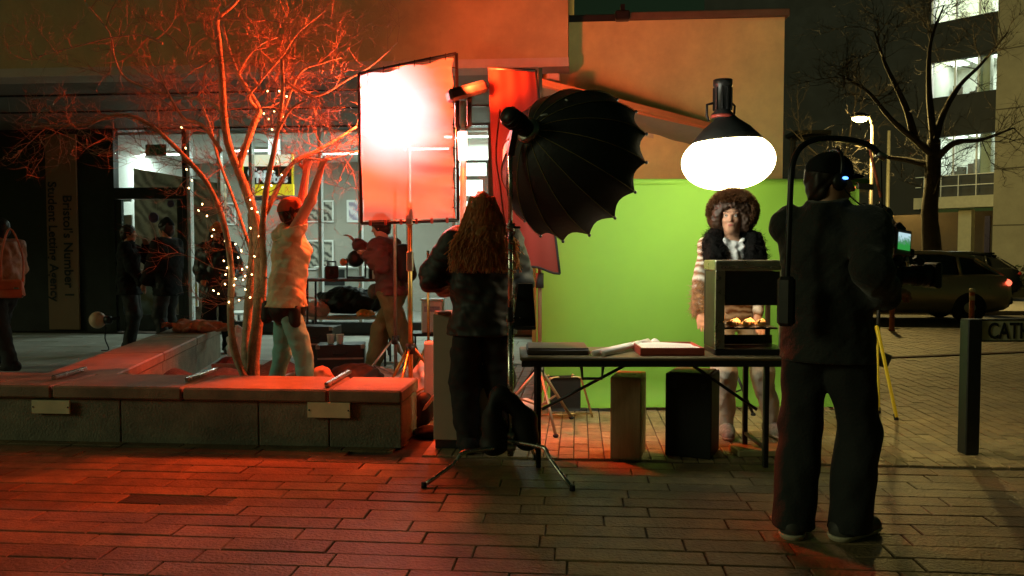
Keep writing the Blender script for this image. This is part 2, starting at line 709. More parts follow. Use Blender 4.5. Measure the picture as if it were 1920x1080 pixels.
class Person:
    """local frame: +Y forward, +X the person's right, feet on z=0"""
    def __init__(self, label, loc, rz, height=1.72, res=0.011, hands=None, feet=None, lean=(0, 0), head_turn=0.0,
                 head_tilt=0.0, skin='skin', elbow=None, hip_shift=(0, 0), fingers=True, build=1.0, grip=0.35, hand_dir=None):
        self.root = thing('person', label, 'person', loc, rz)
        self.M = ROOTM[self.root.name]
        self.Mi = self.M.inverted()
        s = self.s = height / 1.75
        self.res = res
        a = lambda *p: np.array(p, float) * s
        hs = np.array([hip_shift[0], hip_shift[1], 0.0])
        ln = np.array([lean[0], lean[1], 0.0])
        drop = 0.5 * float(np.linalg.norm(ln)) ** 2
        J = self.J = {}
        feet = feet or {'R': (.11, .02, 0), 'L': (-.11, -.02, 0)}
        self.toe = {}
        J['pelvis'] = a(0, 0, .97) + hs
        for sd, sg in (('R', 1), ('L', -1)):
            f = np.array(feet[sd][:3], float)
            if len(feet[sd]) > 2 and feet[sd][2] > 0:
                pass
            J['hip' + sd] = J['pelvis'] + a(sg * .09, 0, -.04)
            J['ank' + sd] = f + a(0, -.02, .085)
            ang = feet[sd][3] if len(feet[sd]) > 3 else sg * -.15
            self.toe[sd] = rot2(np.array([0, 1.0, 0]), ang)
            k, J['ank' + sd] = ik(J['hip' + sd], J['ank' + sd], .44 * s, .42 * s, self.toe[sd] + np.array([sg * .1, 0.15, 0]))
            J['knee' + sd] = k
        J['waist'] = J['pelvis'] + a(0, 0, .14) + ln * .25
        J['chest'] = J['pelvis'] + a(0, .0, .36) + ln * .7 - np.array([0, 0, drop * .5])
        J['neck'] = J['pelvis'] + a(0, -.01, .53) + ln - np.array([0, 0, drop])
        hd = np.array([0, math.sin(head_tilt), 0])
        J['head'] = J['neck'] + a(0, .025, .145) + ln * .12 + rot2(hd * .06, head_turn)
        self.head_turn, self.head_tilt = head_turn, head_tilt
        hands = hands or {}
        elbow = elbow or {}
        self.handdir = {}
        for sd, sg in (('R', 1), ('L', -1)):
            sh = J['chest'] + (J['neck'] - J['chest']) * .72 + a(sg * .175, 0, -.01)
            t = hands.get(sd)
            if t is None:
                t = sh + a(sg * .06, .04, -.545)
            elif isinstance(t, Vector):
                t = np.array(self.Mi @ t)
            t = np.array(t, float)
            if t[2] > sh[2] + .05:
                sh = sh + a(-sg * .02, 0, .05)
            J['sh' + sd] = sh
            hint = np.array(elbow.get(sd, (sg * .35, -.8, -.5)), float)
            J['elb' + sd], J['wri' + sd] = ik(sh, t, .29 * s, .255 * s, hint)
            d = J['wri' + sd] - J['elb' + sd]
            self.handdir[sd] = d / np.linalg.norm(d)
            if hand_dir and sd in hand_dir:
                v = np.array(hand_dir[sd], float)
                self.handdir[sd] = v / np.linalg.norm(v)
        self.fingers = fingers
        self.grip = grip
        self.bw = build
        self.skin = MATS[skin]
    def hframe(self):
        """head frame: right, forward, up"""
        t = self.head_turn
        f = rot2(np.array([0, 1.0, 0]), t)
        tl = self.head_tilt
        up = np.array([0, 0, 1.0]) * math.cos(tl) + f * math.sin(tl)
        f2 = f * math.cos(tl) - np.array([0, 0, 1.0]) * math.sin(tl)
        r = np.cross(f2, up)
        return np.stack([r, f2, up], 1)
    def HP(self, x, y, z):
        """point in head coordinates (metres for a 1.75 person)"""
        return self.J['head'] + self.hframe() @ (np.array([x, y, z]) * self.s)
    def body(self):
        J, s, w = self.J, self.s, self.bw
        B = SDF(.03)
        # torso
        B.slab(J['pelvis'] + [0, 0, -.03], J['waist'], (.155 * s, .11 * s), (.135 * s, .098 * s))
        B.slab(J['waist'], J['chest'], (.135 * s, .098 * s), (.158 * s, .112 * s))
        B.slab(J['chest'], J['neck'] - [0, 0, .06 * s], (.158 * s, .11 * s), (.12 * s, .085 * s))
        B.cone(J['neck'] - [0, 0, .05], J['head'] - self.hframe()[:, 2] * .05 * s, .06 * s, .053 * s)
        for sd in 'RL':
            B.cone(J['hip' + sd], J['knee' + sd], .085 * s * w, .055 * s)
            B.cone(J['knee' + sd], J['ank' + sd], .054 * s, .038 * s)
            t = self.toe[sd]
            B.cone(J['ank' + sd] - [0, 0, .045 * s] - t * .035 * s, J['ank' + sd] - [0, 0, .052 * s] + t * .15 * s, .036 * s, .03 * s)
            B.cone(J['sh' + sd], J['elb' + sd], .05 * s, .04 * s)
            B.cone(J['elb' + sd], J['wri' + sd], .04 * s, .026 * s)
            self.hand(B, sd)
        # head
        H = self.hframe()
        P = self.HP
        B.ell(P(0, -.012, .022), np.array([.075, .092, .092]) * s, H)
        B.ell(P(0, .012, -.035), np.array([.06, .072, .075]) * s, H)
        B.ell(P(0, .052, -.085), np.array([.028, .026, .026]) * s, H)
        B.cone(P(0, .083, .012), P(0, .104, -.026), .009 * s, .013 * s, .012)
        for sg in (-1, 1):
            B.ell(P(sg * .035, .066, -.02), np.array([.022, .02, .018]) * s, H, .02)
            B.ell(P(sg * .033, .09, .012), np.array([.017, .012, .011]) * s, H, sub=True)
            B.ell(P(sg * .076, -.005, -.008), np.array([.01, .02, .03]) * s, H, .008)
            B.cone(P(sg * .012, .088, .03), P(sg * .05, .078, .033), .008 * s, .007 * s, .012)
        B.cone(P(-.016, .083, -.052), P(.016, .083, -.052), .0075 * s, .0075 * s, .008)
        B.cone(P(-.013, .08, -.063), P(.013, .08, -.063), .009 * s, .009 * s, .008)
        self.body_o = B.build('body', self.skin, self.root, self.res)
        return self
    def hand(self, B, sd):
        J, s = self.J, self.s
        w = J['wri' + sd]
        d = self.handdir[sd]
        sg = 1 if sd == 'R' else -1
        side = np.cross(d, np.array([0, 0, 1.0]))
        if np.linalg.norm(side) < .2:
            side = np.array([0, 1.0, 0])
        side = side / np.linalg.norm(side)
        pal = np.cross(side, d)
        if pal[2] > 0:
            pal = -pal
        B.slab(w, w + d * .085 * s, (.028 * s, .018 * s), (.04 * s, .015 * s), side, .012)
        if not self.fingers:
            B.slab(w + d * .08 * s, w + d * .16 * s + pal * .02, (.038 * s, .014 * s), (.03 * s, .011 * s), side, .012)
            return
        g = self.grip
        for i, (o, L) in enumerate(((-.03, .07), (-.01, .082), (.01, .077), (.029, .06))):
            b = w + d * .085 * s + side * o * s
            d1 = d * math.cos(g) + pal * math.sin(g)
            d2 = d * math.cos(2.3 * g) + pal * math.sin(2.3 * g)
            m = b + d1 * L * .5 * s
            B.cone(b, m, .0098 * s, .009 * s, .006)
            B.cone(m, m + d2 * L * .5 * s, .009 * s, .0075 * s, .006)
        tb = w + d * .03 * s - side * .028 * s
        tm = tb + (d * .7 - side * .7 + pal * .25) * .045 * s
        B.cone(tb, tm, .014 * s, .011 * s, .01)
        B.cone(tm, tm + (d * .9 - side * .2 + pal * .3) * .035 * s, .011 * s, .008 * s, .006)
    def jacket(self, m, th=.03, hem=.12, sleeve=1.0, name='jacket', wr=.006, collar=.0, flare=.02, k=.04, puff=0.0, seed=1):
        J, s = self.J, self.s
        B = SDF(k)
        hz = J['pelvis'] - np.array([0, 0, hem])
        B.slab(hz, J['waist'], (.165 * s + th + flare, .12 * s + th + flare), (.15 * s + th, .11 * s + th))
        B.slab(J['waist'], J['chest'], (.15 * s + th, .11 * s + th), (.17 * s + th, .12 * s + th))
        B.slab(J['chest'], J['neck'] - [0, 0, .045 * s], (.168 * s + th, .115 * s + th), (.10 * s + th, .075 * s + th))
        for sd in 'RL':
            B.cone(J['sh' + sd], J['elb' + sd], .06 * s + th, .048 * s + th)
            e = J['elb' + sd] + (J['wri' + sd] - J['elb' + sd]) * (sleeve - .12)
            B.cone(J['elb' + sd], e, .048 * s + th, .034 * s + th)
        if collar:
            B.cone(J['neck'] - [0, 0, .04], J['neck'] + np.array([0, .0, collar]), .082 * s + th * .5, .072 * s + th * .4)
        B.wrinkle(wr, 26, seed).wrinkle(wr * .45, 70, seed + 1)
        B.cut(hz, (0, 0, -1))
        if collar:
            B.cut(J['neck'] + np.array([0, 0, collar * .75]), (0, -.25, 1))
        o = B.build(name, m, self.root, self.res)
        return o
    def trousers(self, m, th=.02, top=.10, bag=0.02, ankle=.05, cuff=0.02, wr=.005, seed=3, taper=1.0):
        J, s = self.J, self.s
        B = SDF(.02)
        B.slab(J['pelvis'] - [0, 0, .05], J['pelvis'] + np.array([0, 0, top]), (.16 * s + th, .115 * s + th), (.14 * s + th, .10 * s + th))
        for sd in 'RL':
            e = J['ank' + sd] + np.array([0, 0, -.045 + cuff])
            B.cone(J['hip' + sd] - [0, 0, .02], J['knee' + sd], .092 * s + th, .065 * s + th + bag)
            B.cone(J['knee' + sd], e, .065 * s + th + bag, ankle + th)
        B.wrinkle(wr, 24, seed).wrinkle(wr * .5, 60, seed + 1)
        zc = min(J['ankR'][2], J['ankL'][2]) - .045 + cuff
        B.cut((0, 0, zc), (0, 0, -1))
        return B.build('trousers', m, self.root, self.res)
    def shoes(self, m, sole=None, bulk=.012):
        J, s = self.J, self.s
        for sd in 'RL':
            t = self.toe[sd]
            A = J['ank' + sd]
            B = SDF(.02)
            z0 = A[2] - .085 * s
            g = np.array([A[0], A[1], z0 + .045])
            B.cone(g - t * .045 * s, g + t * .07 * s + [0, 0, -.003], .042 * s + bulk, .046 * s + bulk)
            B.cone(g + t * .07 * s, g + t * .165 * s + [0, 0, -.012], .046 * s + bulk, .034 * s + bulk)
            B.cone(g - t * .03 * s + [0, 0, .02], A + [0, 0, .03], .045 * s + bulk, .045 * s)
            B.cut((0, 0, z0 + (.018 if sole else .0)), (0, 0, -1))
            sh = B.build('shoe', m, self.root, self.res)
            if sole:
                C = SDF(.02)
                C.cone(g - t * .05 * s, g + t * .165 * s, .05 * s + bulk, .042 * s + bulk)
                C.cut((0, 0, z0), (0, 0, -1)).cut((0, 0, z0 + .028), (0, 0, 1))
                C.build('sole', sole, sh, self.res)
        return self
    def short_hair(self, m, th=.012, back=True):
        H = self.hframe()
        s = self.s
        B = SDF(.02)
        B.ell(self.HP(0, -.014, .03), np.array([.08 + th, .093 + th, .09 + th]) * s, H)
        if back:
            B.ell(self.HP(0, -.06, -.03), np.array([.066, .05, .07]) * s, H)
        B.wrinkle(.006, 90, 5)
        B.cut(self.HP(0, .062, .02), H @ np.array([0, .85, -.5]))
        B.build('hair', m, self.root, self.res)
    def eyes(self):
        b = MB()
        c = MB()
        for sg in (-1, 1):
            b.sphere(self.HP(sg * .033, .074, .011), .0135 * self.s, 10, 8)
            d = self.hframe() @ np.array([.25, 1, .2])
            p = self.HP(sg * .033, .074, .011) + d / np.linalg.norm(d) * .0095 * self.s
            c.sphere(p, .0062 * self.s, 8, 6)
        b.build('eyes', mat('eye_white', (.50, .46, .42), .2, var=0), self.root, True, local=True)
        c.build('irises', mat('eye_dark', (.03, .015, .008), .15, var=0), self.root, True, local=True)
        l = MB()
        l.sphere(self.HP(0, .086, -.057), (.021 * self.s, .008 * self.s, .011 * self.s), 10, 6, Matrix(self.hframe().tolist()))
        l.build('lips', mat('lips', (.32, .09, .07), .4, var=.1), self.root, True, local=True)
        e = MB()
        for sg in (-1, 1):
            e.tube([self.HP(sg * .014, .091, .032), self.HP(sg * .033, .09, .039), self.HP(sg * .052, .076, .034)], [.003, .004, .002], 6)
        e.build('eyebrows', mat('brow', (.03, .015, .01), .8, var=0), self.root, True, local=True)
# ------------------------------------------------------------------ common materials
mat('skin', (.50, .26, .16), .5, var=.08, scale=14)
mat('skin_light', (.55, .31, .21), .5, var=.08, scale=14)
mat('black_cloth', (.011, .013, .012), .9, var=.15, scale=18, bump=.15, bscale=160, spec=.2)
mat('black_nylon', (.013, .015, .014), .6, var=.15, scale=10, bump=.06, bscale=60, spec=.3)
mat('black_plastic', (.016, .016, .016), .38, var=.25, scale=20)
mat('black_rubber', (.012, .012, .012), .8, var=.2)
mat('steel', (.62, .60, .56), .25, 1.0, var=.15, scale=30)
mat('dull_steel', (.42, .41, .38), .4, 1.0, var=.2, scale=20)
mat('dark_metal', (.03, .03, .03), .4, .6, var=.25, scale=20)
mat('white_paint', (.75, .75, .72), .5, var=.06)
mat('white_plastic', (.72, .72, .70), .35, var=.05)
mat('paper', (.78, .77, .72), .8, var=.05)
mat('stone', (.24, .225, .16), .75, var=.25, scale=5, bump=.4, bscale=70, world=True, stain=.35)
mat('stone_top', (.27, .20, .13), .6, var=.25, scale=7, bump=.3, bscale=80, world=True, stain=.3)
mat('wood_pale', (.46, .33, .19), .6, var=.2, scale=5, stretch=(6, 6, .7), bump=.1, bscale=30)
mat('wood_dark', (.07, .045, .03), .5, var=.3, scale=6)
mat('sett', (.20, .136, .064), .62, var=.30, scale=9, objvar=.22, bump=.5, bscale=55, world=True, stain=.38)
mat('brick_paver', (.33, .245, .125), .62, var=.28, scale=14, objvar=.22, bump=.45, bscale=70, world=True, stain=.32)
mat('mortar', (.075, .058, .036), .95, var=.3, scale=20)
mat('tarmac', (.05, .05, .048), .8, var=.25, scale=3, bump=.4, bscale=120)
mat('flagstone', (.42, .42, .37), .7, var=.2, scale=2.2, bump=.2, bscale=50)
mat('kerbstone', (.26, .25, .23), .7, var=.2, scale=6, bump=.3)
mat('dark_panel', (.022, .024, .024), .45, var=.3, scale=3)
mat('render_cream', (.80, .71, .30), .8, var=.10, scale=2.2, bump=.12, bscale=90, stain=.10)
mat('render_warm', (.46, .35, .16), .85, var=.10, scale=1.6, bump=.12, bscale=90, stain=.14)
mat('soffit', (.20, .18, .15), .7, var=.2, scale=1.2)
mat('room_wall', (.34, .315, .27), .8, var=.08, scale=2)
mat('room_white', (.72, .74, .72), .7, var=.05, scale=2)
mat('concrete', (.30, .29, .22), .8, var=.16, scale=1.3, bump=.2, bscale=30)
mat('bark', (.40, .36, .26), .85, var=.35, scale=14, bump=.6, bscale=50)
mat('twig', (.26, .19, .13), .85, var=.2)
mat('soil', (.05, .038, .028), .95, var=.4, scale=14, bump=.9, bscale=30)
mat('green_paper', (.185, .41, .05), .75, var=.05, scale=3)
mat('tube_emit', (.9, .9, .9), .4, var=0, emit=(.88, 1.0, .94), estr=9.0)
mat('brass', (.55, .42, .16), .35, 1.0, var=.2, scale=20)
mat('yellow_paint', (.75, .55, .02), .45, var=.12)
mat('red_cloth', (.36, .06, .035), .85, var=.2, bump=.2, bscale=90)

def glass_mat():
    m = bpy.data.materials.new('window_glass')
    m.use_nodes = True
    n, l = m.node_tree.nodes, m.node_tree.links
    n.remove(n["Principled BSDF"])
    t = n.new("ShaderNodeBsdfTransparent")
    t.inputs[0].default_value = (.90, .95, .92, 1)
    g = n.new("ShaderNodeBsdfGlossy")
    g.inputs["Roughness"].default_value = .03
    mx = n.new("ShaderNodeMixShader")
    mx.inputs[0].default_value = .06
    l.new(t.outputs[0], mx.inputs[1])
    l.new(g.outputs[0], mx.inputs[2])
    l.new(mx.outputs[0], n["Material Output"].inputs[0])
    MATS['window_glass'] = m
glass_mat()
M = MATS

# ------------------------------------------------------------------ ground, paving, road
gnd = struct('ground')
b = MB().box((0, 100, -.55), (420, 460, .8))
b.build('terrain', M['tarmac'], gnd, local=True)

pav = struct('square_paving', -TH)
KERB_B = 14.8
b = MB().bb((-40, -6, -.14), (40, KERB_B - .15, -.014))
b.build('bedding', M['mortar'], pav, local=True)

def tile_mesh(name, lx, ly, h, bev, mtl):
    me = bpy.data.meshes.new(name)
    x, y = lx / 2, ly / 2
    vs = [(-x, -y, -h), (x, -y, -h), (x, y, -h), (-x, y, -h),
          (-x, -y, -bev), (x, -y, -bev), (x, y, -bev), (-x, y, -bev),
          (-x + bev, -y + bev, 0), (x - bev, -y + bev, 0), (x - bev, y - bev, 0), (-x + bev, y - bev, 0)]
    fs = [(8, 9, 10, 11)]
    for i in range(4):
        j = (i + 1) % 4
        fs += [(i, j, j + 4, i + 4), (i + 4, j + 4, j + 8, i + 8)]
    me.from_pydata(vs, [], fs)
    me.materials.append(mtl)
    me.update()
    return me

def lay(parent, pieces, piece_name, h, bev, mtl, limit, stuff_name):
    """pieces: (a, b, lx, ly); the ones that show largest become objects, the rest one part"""
    cache = {}
    scored = []
    for a, bb, lx, ly in pieces:
        px, py, f = project(S(a, bb))
        if f < .3 or px < -330 or px > 2250 or py > 1300:
            continue
        vis = (-20 < px < 1940) and py < 1100
        scored.append((lx * ly / f ** 3 if vis else 0, a, bb, lx, ly))
    scored.sort(reverse=True)
    rest = MB()
    for i, (sc, a, bb, lx, ly) in enumerate(scored):
        z = random.uniform(-.0025, .0025)
        rx, ry = random.gauss(0, .004), random.gauss(0, .004)
        if i < limit and sc > 0:
            key = (round(lx, 2), round(ly, 2))
            if key not in cache:
                cache[key] = tile_mesh(piece_name, lx, ly, h, bev, mtl)
            o = bpy.data.objects.new(piece_name, cache[key])
            COL.objects.link(o)
            o.parent = parent
            o.location = (a, bb, z)
            qx, qy, _ = project(S(a, bb))
            if piece_name == 'sett' and 225 < qx < 455 and 921 < qy < 947:  # setts in this patch take the painted shadow
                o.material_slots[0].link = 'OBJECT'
                o.material_slots[0].material = MATS['sett_shadow']
            o.rotation_euler = (rx, ry, random.gauss(0, .003))
        else:
            x, y = lx / 2, ly / 2
            v = [(a - x, bb - y, -h), (a + x, bb - y, -h), (a + x, bb + y, -h), (a - x, bb + y, -h),
                 (a - x, bb - y, z - bev), (a + x, bb - y, z - bev), (a + x, bb + y, z - bev), (a - x, bb + y, z - bev),
                 (a - x + bev, bb - y + bev, z), (a + x - bev, bb - y + bev, z), (a + x - bev, bb + y - bev, z), (a - x + bev, bb + y - bev, z)]
            f = [(8, 9, 10, 11)]
            for q in range(4):
                j = (q + 1) % 4
                f += [(q, j, j + 4, q + 4), (q + 4, j + 4, j + 8, q + 8)]
            rest.add(v, f)
    if rest.v:
        o = rest.build(stuff_name, mtl, parent, local=True)
        o['kind'] = 'stuff'

BR0 = 5.10                    # where the setts end and the brick field begins
aR = toS(G(755, 842))[0]      # right end of the planter bench
bF = toS(G(755, 842))[1]      # its front face
pieces = []
shaded_sett = mat('sett_shadow', (.075, .055, .034), .35, var=.3, scale=9, objvar=.15, bump=.4, bscale=55, world=True)  # darker setts, a cast shadow put into their colour
row = .152
for k in range(24):
    bb = 1.9 + row * k
    lim_r = 9.0 if bb + row / 2 < BR0 + .02 else aR + .12
    if bb > bF + .1:
        break
    a = -5.4 + random.uniform(0, .4)
    while a < lim_r:
        L = random.choice((.36, .42, .48, .54, .60, .66))
        if a + L > lim_r:
            break
        pieces.append((a + L / 2, bb + row / 2, L - .007, row - .007))
        a += L
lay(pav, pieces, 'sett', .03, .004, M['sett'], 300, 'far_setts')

brk = struct('brick_paving', -TH)
pieces = []
STRIP_B = 10.35
k = 0
a = aR + .16
while a < 11.5:
    off = .1 if k % 2 else 0
    bb = BR0 + .06 + off
    if off:
        pieces.append((a + .05, BR0 + .06 + .047, .094, .090))
    while bb < KERB_B - .3:
        if not (a < 2.6 and bb > 9.3):
            pieces.append((a + .05, bb + .1, .094, .193))
        bb += .2
    a += .1
    k += 1
# brick field behind the bench
a = -3.0
while a < aR + .12:
    bb = bF + .75 + (.1 if k % 2 else 0)
    while bb < 9.2:
        pieces.append((a + .05, bb + .1, .094, .193))
        bb += .2
    a += .1
    k += 1
lay(brk, pieces, 'brick', .03, .004, M['brick_paver'], 300, 'far_bricks')

flag = struct('shop_pavement', -TH)
pieces = []
for i in range(24):
    for j in range(9):
        a0, b0 = -15.0 + i * .6 + (j % 2) * .3, 7.2 + j * .6
        if a0 < -3.9 or b0 > 9.3:
            pieces.append((a0 + .3, b0 + .3, .592, .592))
lay(flag, pieces, 'flagstone', .03, .004, M['flagstone'], 200, 'far_flagstones')

road = struct('road', -TH)
MB().bb((-6, KERB_B, -.14), (70, 19.4, -.10)).build('carriageway', M['tarmac'], road, local=True)
for k in range(5):
    MB().bb((2.0 + k * 4.2, 18.3, -.0995), (4.0 + k * 4.2, 18.42, -.096)).build('lane_mark', mat('road_paint', (.6, .6, .55), .6, var=.3, scale=9), road, local=True)
kb = struct('kerb', -TH)
for k in range(26):
    a0 = 2.0 + k * .92
    MB().bb((a0, KERB_B - .15, -.14), (a0 + .91, KERB_B, .004), .012).build('kerbstone', M['kerbstone'], kb, local=True)
MB().bb((3.2, 19.4, -.14), (70, 23.3, -.005)).build('far_kerb', M['kerbstone'], kb, local=True)

dr = struct('paving_strip')  # thin dark reddish strip laid across the bricks
p, q = G(1560, 676), G(1960, 659)
u = (q - p).normalized()
n = Vector((-u.y, u.x, 0))
for k in range(14):
    s0 = p + u * (k * .5 - .8)
    MB().box(s0 + u * .25 + Vector((0, 0, .006)), (.49, .11, .02), rotm(0, 0, math.atan2(u.y, u.x))).build('strip_piece', mat('strip_reddish', (.10, .045, .028), .8, var=.3, scale=20), dr)

# ------------------------------------------------------------------ planter bench
pl = thing('planter_bench', 'long stone planter bench round the bare tree with two metal plaques', 'planter', S(-2.5, bF, 0), -TH)
PH = .40
def A_at(px, py, bb):
    return SP(px, py, bb)[0]
RIM = .56
joints = [-6.2, -5.2, A_at(97, 728, bF), A_at(342, 728, bF), A_at(615, 728, bF), aR]
for j in range(len(joints) - 1):
    lo = S(0, 0)  # coping slabs
    m = MB()
    c = S((joints[j] + joints[j + 1]) / 2, bF + RIM / 2, PH - .045)
    m.box(c, (joints[j + 1] - joints[j] - .012, RIM + .02, .09), rotm(0, 0, -TH), bev=.012)
    m.build('coping', M['stone_top'], pl)
bj = [-6.2, -4.6, A_at(222, 780, bF), A_at(482, 780, bF), A_at(615, 780, bF), aR - .012]
for j in range(len(bj) - 1):
    m = MB()
    c = S((bj[j] + bj[j + 1]) / 2, bF + RIM / 2 + .012, (PH - .09) / 2 - .004)
    m.box(c, (bj[j + 1] - bj[j] - .006, RIM - .03, PH - .088), rotm(0, 0, -TH), bev=.006)
    m.build('base_block', M['stone'], pl)
# wing running back on the left
w0, w1 = Vector((W(232, 700, 6.25).x, bF + RIM + .27, 0)), Vector((W(415, 612, 10.2).x, 10.2, 0))
wd = (w1 - w0).normalized()
wn_ = Vector((-wd.y, wd.x, 0))
wz = math.atan2(wd.y, wd.x) - math.pi / 2
wL = (w1 - w0).length
for j in range(3):
    c = w0 + wd * (wL * (j + .5) / 3) + wn_ * RIM / 2
    MB().box(c + Vector((0, 0, PH - .046)), (RIM, wL / 3 - .012, .09), rotm(0, 0, wz), bev=.012).build('coping', M['stone_top'], pl)
    MB().box(c + Vector((0, 0, (PH - .09) / 2 - .004)), (RIM - .03, wL / 3 - .006, PH - .088), rotm(0, 0, wz)).build('base_block', M['stone'], pl)
wa = toS(w0)[0]
soil_r = A_at(512, 700, 6.5)
m = MB()
sc0, sc1 = wa + .02, soil_r
def soilf(u, v):
    a, bb = sc0 + (sc1 - sc0) * u, bF + RIM + .03 + 1.5 * v
    return S(a, bb, .24 + .05 * math.sin(a * 5) * math.sin(bb * 4) + .04 * math.sin(a * 11 + bb * 7))
m.grid(soilf, 22, 20)
m.build('soil', M['soil'], pl, True)
m = MB()
m.box(S(sc1, bF + RIM + .80, .13), (.03, 1.5, .27), rotm(0, 0, -TH))
m.box(S((sc0 + sc1) / 2, bF + RIM + 1.56, .13), (sc1 - sc0, .03, .27), rotm(0, 0, -TH))
m.build('edging', M['dull_steel'], pl)
# skate stops: angled metal strips across the coping joints
for (x0, y0, x1, y1) in ((350, 712, 405, 692), (612, 722, 655, 697), (100, 708, 160, 691)):
    p, q = G(x0, y0, PH + .02), G(x1, y1, PH + .02)
    MB().bar(p, q, .035, .03, bev=.006).build('skate_stop', M['steel'], pl)
# plaques with screws
pm = mat('plaque_metal', (.85, .80, .52), .5, .0, var=.12, scale=8)
for px0, px1, y0, y1 in ((60, 132, 750, 776), (577, 657, 754, 784)):
    bb = bF + .003
    a0, z1 = SP(px0, y0, bb)
    a1, z0 = SP(px1, y1, bb)
    o = MB().box(S((a0 + a1) / 2, bb - .001, (z0 + z1) / 2), (a1 - a0, .014, z1 - z0), rotm(0, 0, -TH), bev=.002).build('plaque', pm, pl)
    for a in (a0 + .012, a1 - .012):
        MB().sphere(S(a, bb - .009, (z0 + z1) / 2), .006, 8, 5).build('screw', M['dark_metal'], o)

# ------------------------------------------------------------------ shop building with the projecting upper floor
OB, FB = 9.0, 12.9                       # front of the projecting floor / shop front, along the square's depth axis
shop = thing('shop_building', 'building with lit glazed shopfront set back under a projecting upper floor', 'building', S(-5, FB, 0), -TH)
a_or, z_so = SP(1065, 125, OB)
RZ = rotm(0, 0, -TH)
def sbox(name, mtl, a0, a1, b0, b1, z0, z1, parent=shop, bev=0.0, **kw):
    return MB().box(S((a0 + a1) / 2, (b0 + b1) / 2, (z0 + z1) / 2), (abs(a1 - a0), abs(b1 - b0), abs(z1 - z0)), RZ, bev=bev).build(name, mtl, parent, **kw)
sbox('upper_wall', M['render_warm'], -24, a_or, OB, OB + .3, z_so + .10, 14)
sbox('upper_side_wall', M['render_warm'], a_or - .3, a_or - .002, OB + .302, FB + 6, z_so + .10, 14)
sbox('drip_edge', mat('pale_trim', (.46, .40, .32), .7, var=.1), -24, a_or + .01, OB - .02, OB + .34, z_so, z_so + .098)
sbox('soffit', M['soffit'], -24, a_or - .31, OB + .345, FB + .6, z_so + .02, z_so + .09)
for bb in (10.1, 11.3):
    sbox('soffit_joint', M['dark_panel'], -24, a_or - .35, bb, bb + .05, z_so + .0, z_so + .018)
# round ceiling light in the soffit above the entrance (it shows as a pale patch)
sl = thing('soffit_light', 'dim oval ceiling light under the projecting floor above the dark panel', 'ceiling light', S(*[A_at(85, 166, 10.4), 10.4, z_so]), -TH)
MB().lathe([(.0001, 0), (.15, 0), (.17, -.03), (.13, -.05), (.0001, -.055)], W(85, 166, 11.0) + Vector((0, 0, 0)), 20).build('diffuser', mat('dim_lamp', (.7, .7, .6), .5, var=0, emit=(1, .95, .7), estr=.35), sl, True)
MB().lathe([(.19, .0), (.2, .03), (.19, .05)], W(85, 166, 11.0), 20).build('rim', M['dull_steel'], sl, True)
# ground-floor walls
aD0, aD1 = A_at(205, 400, FB), A_at(352, 400, FB)
aW1 = A_at(915, 300, FB)
zT = SP(300, 243, FB)[1]
sbox('dark_wall', M['dark_panel'], -24, aD0, FB, FB + .3, 0, z_so + .015)
sbox('header', M['dark_panel'], aD0 + .001, aW1, FB - .02, FB + .25, zT, z_so + .012)
sbox('pier', mat('dark_red_render', (.17, .09, .06), .85, var=.15, scale=3), aW1 + .002, a_or + .6, FB, FB + .3, 0, z_so + .012)
zS = SP(500, 603, FB)[1]
sbox('plinth', M['dark_panel'], aD1, aW1, FB - .03, FB + .2, 0, zS)
# printed board on the dark wall
bd = thing('sign_board', 'tall brown board with two upright lines of dark lettering beside the door', 'sign', S(A_at(115, 620, FB), FB - .03, .15), -TH)
a0, z1 = SP(84, 252, FB - .04)
a1, z0 = SP(150, 618, FB - .04)
MB().box(S((a0 + a1) / 2, FB - .03, (z0 + z1) / 2), (a1 - a0, .04, z1 - z0), RZ, bev=.004).build('panel', mat('brown_board', (.34, .21, .12), .7, var=.1, scale=2), bd)
dark_ink = mat('dark_ink', (.03, .035, .03), .7, var=0)
text_part("Bristol's Number 1", .225, dark_ink, bd, S(A_at(124, 365, FB) - .02, FB - .058, SP(124, 366, FB)[1]), (0, 0, -1), EX, 'lettering', bold=.004)
text_part("Student Letting Agency", .215, dark_ink, bd, S(A_at(96, 340, FB) - .02, FB - .058, SP(96, 341, FB)[1]), (0, 0, -1), EX, 'lettering', bold=.004)
# door with transom
frm = mat('door_frame', (.025, .03, .028), .4, .3, var=.2)
zTr0, zTr1 = SP(280, 352, FB)[1], SP(280, 373, FB)[1]
def at(px, py):
    return SP(px, py, FB)
dr_o = sbox('door_frame', frm, aD0, A_at(217, 400, FB), FB - .04, FB + .1, 0, zT)
sbox('door_frame', frm, A_at(345, 400, FB), aD1 - .002, FB - .04, FB + .1, 0, zT)
sbox('transom_bar', frm, A_at(217, 400, FB) + .001, A_at(345, 400, FB) - .001, FB - .035, FB + .095, zTr1, zTr0)
sbox('transom_pane', M['window_glass'], A_at(217, 400, FB) + .002, A_at(345, 400, FB) - .002, FB + .02, FB + .03, zTr0 + .002, zT)
d0, d1 = A_at(219, 400, FB), A_at(343, 400, FB)
door = sbox('door', frm, d0, A_at(229, 400, FB), FB - .02, FB + .05, .03, zTr1 - .01)
sbox('stile', frm, A_at(333, 400, FB), d1, FB - .02, FB + .05, .03, zTr1 - .01, door)
sbox('rail', frm, A_at(229, 400, FB) + .001, A_at(333, 400, FB) - .001, FB - .018, FB + .048, .03, .30, door)
sbox('pane', M['window_glass'], A_at(229, 400, FB) + .002, A_at(333, 400, FB) - .002, FB + .01, FB + .018, .302, zTr1 - .012, door)
hp = S(A_at(226, 500, FB), FB - .05, 1.0)
MB().tube([hp, hp + Vector((0, 0, .35))], .014, 8).build('handle', M['steel'], door)
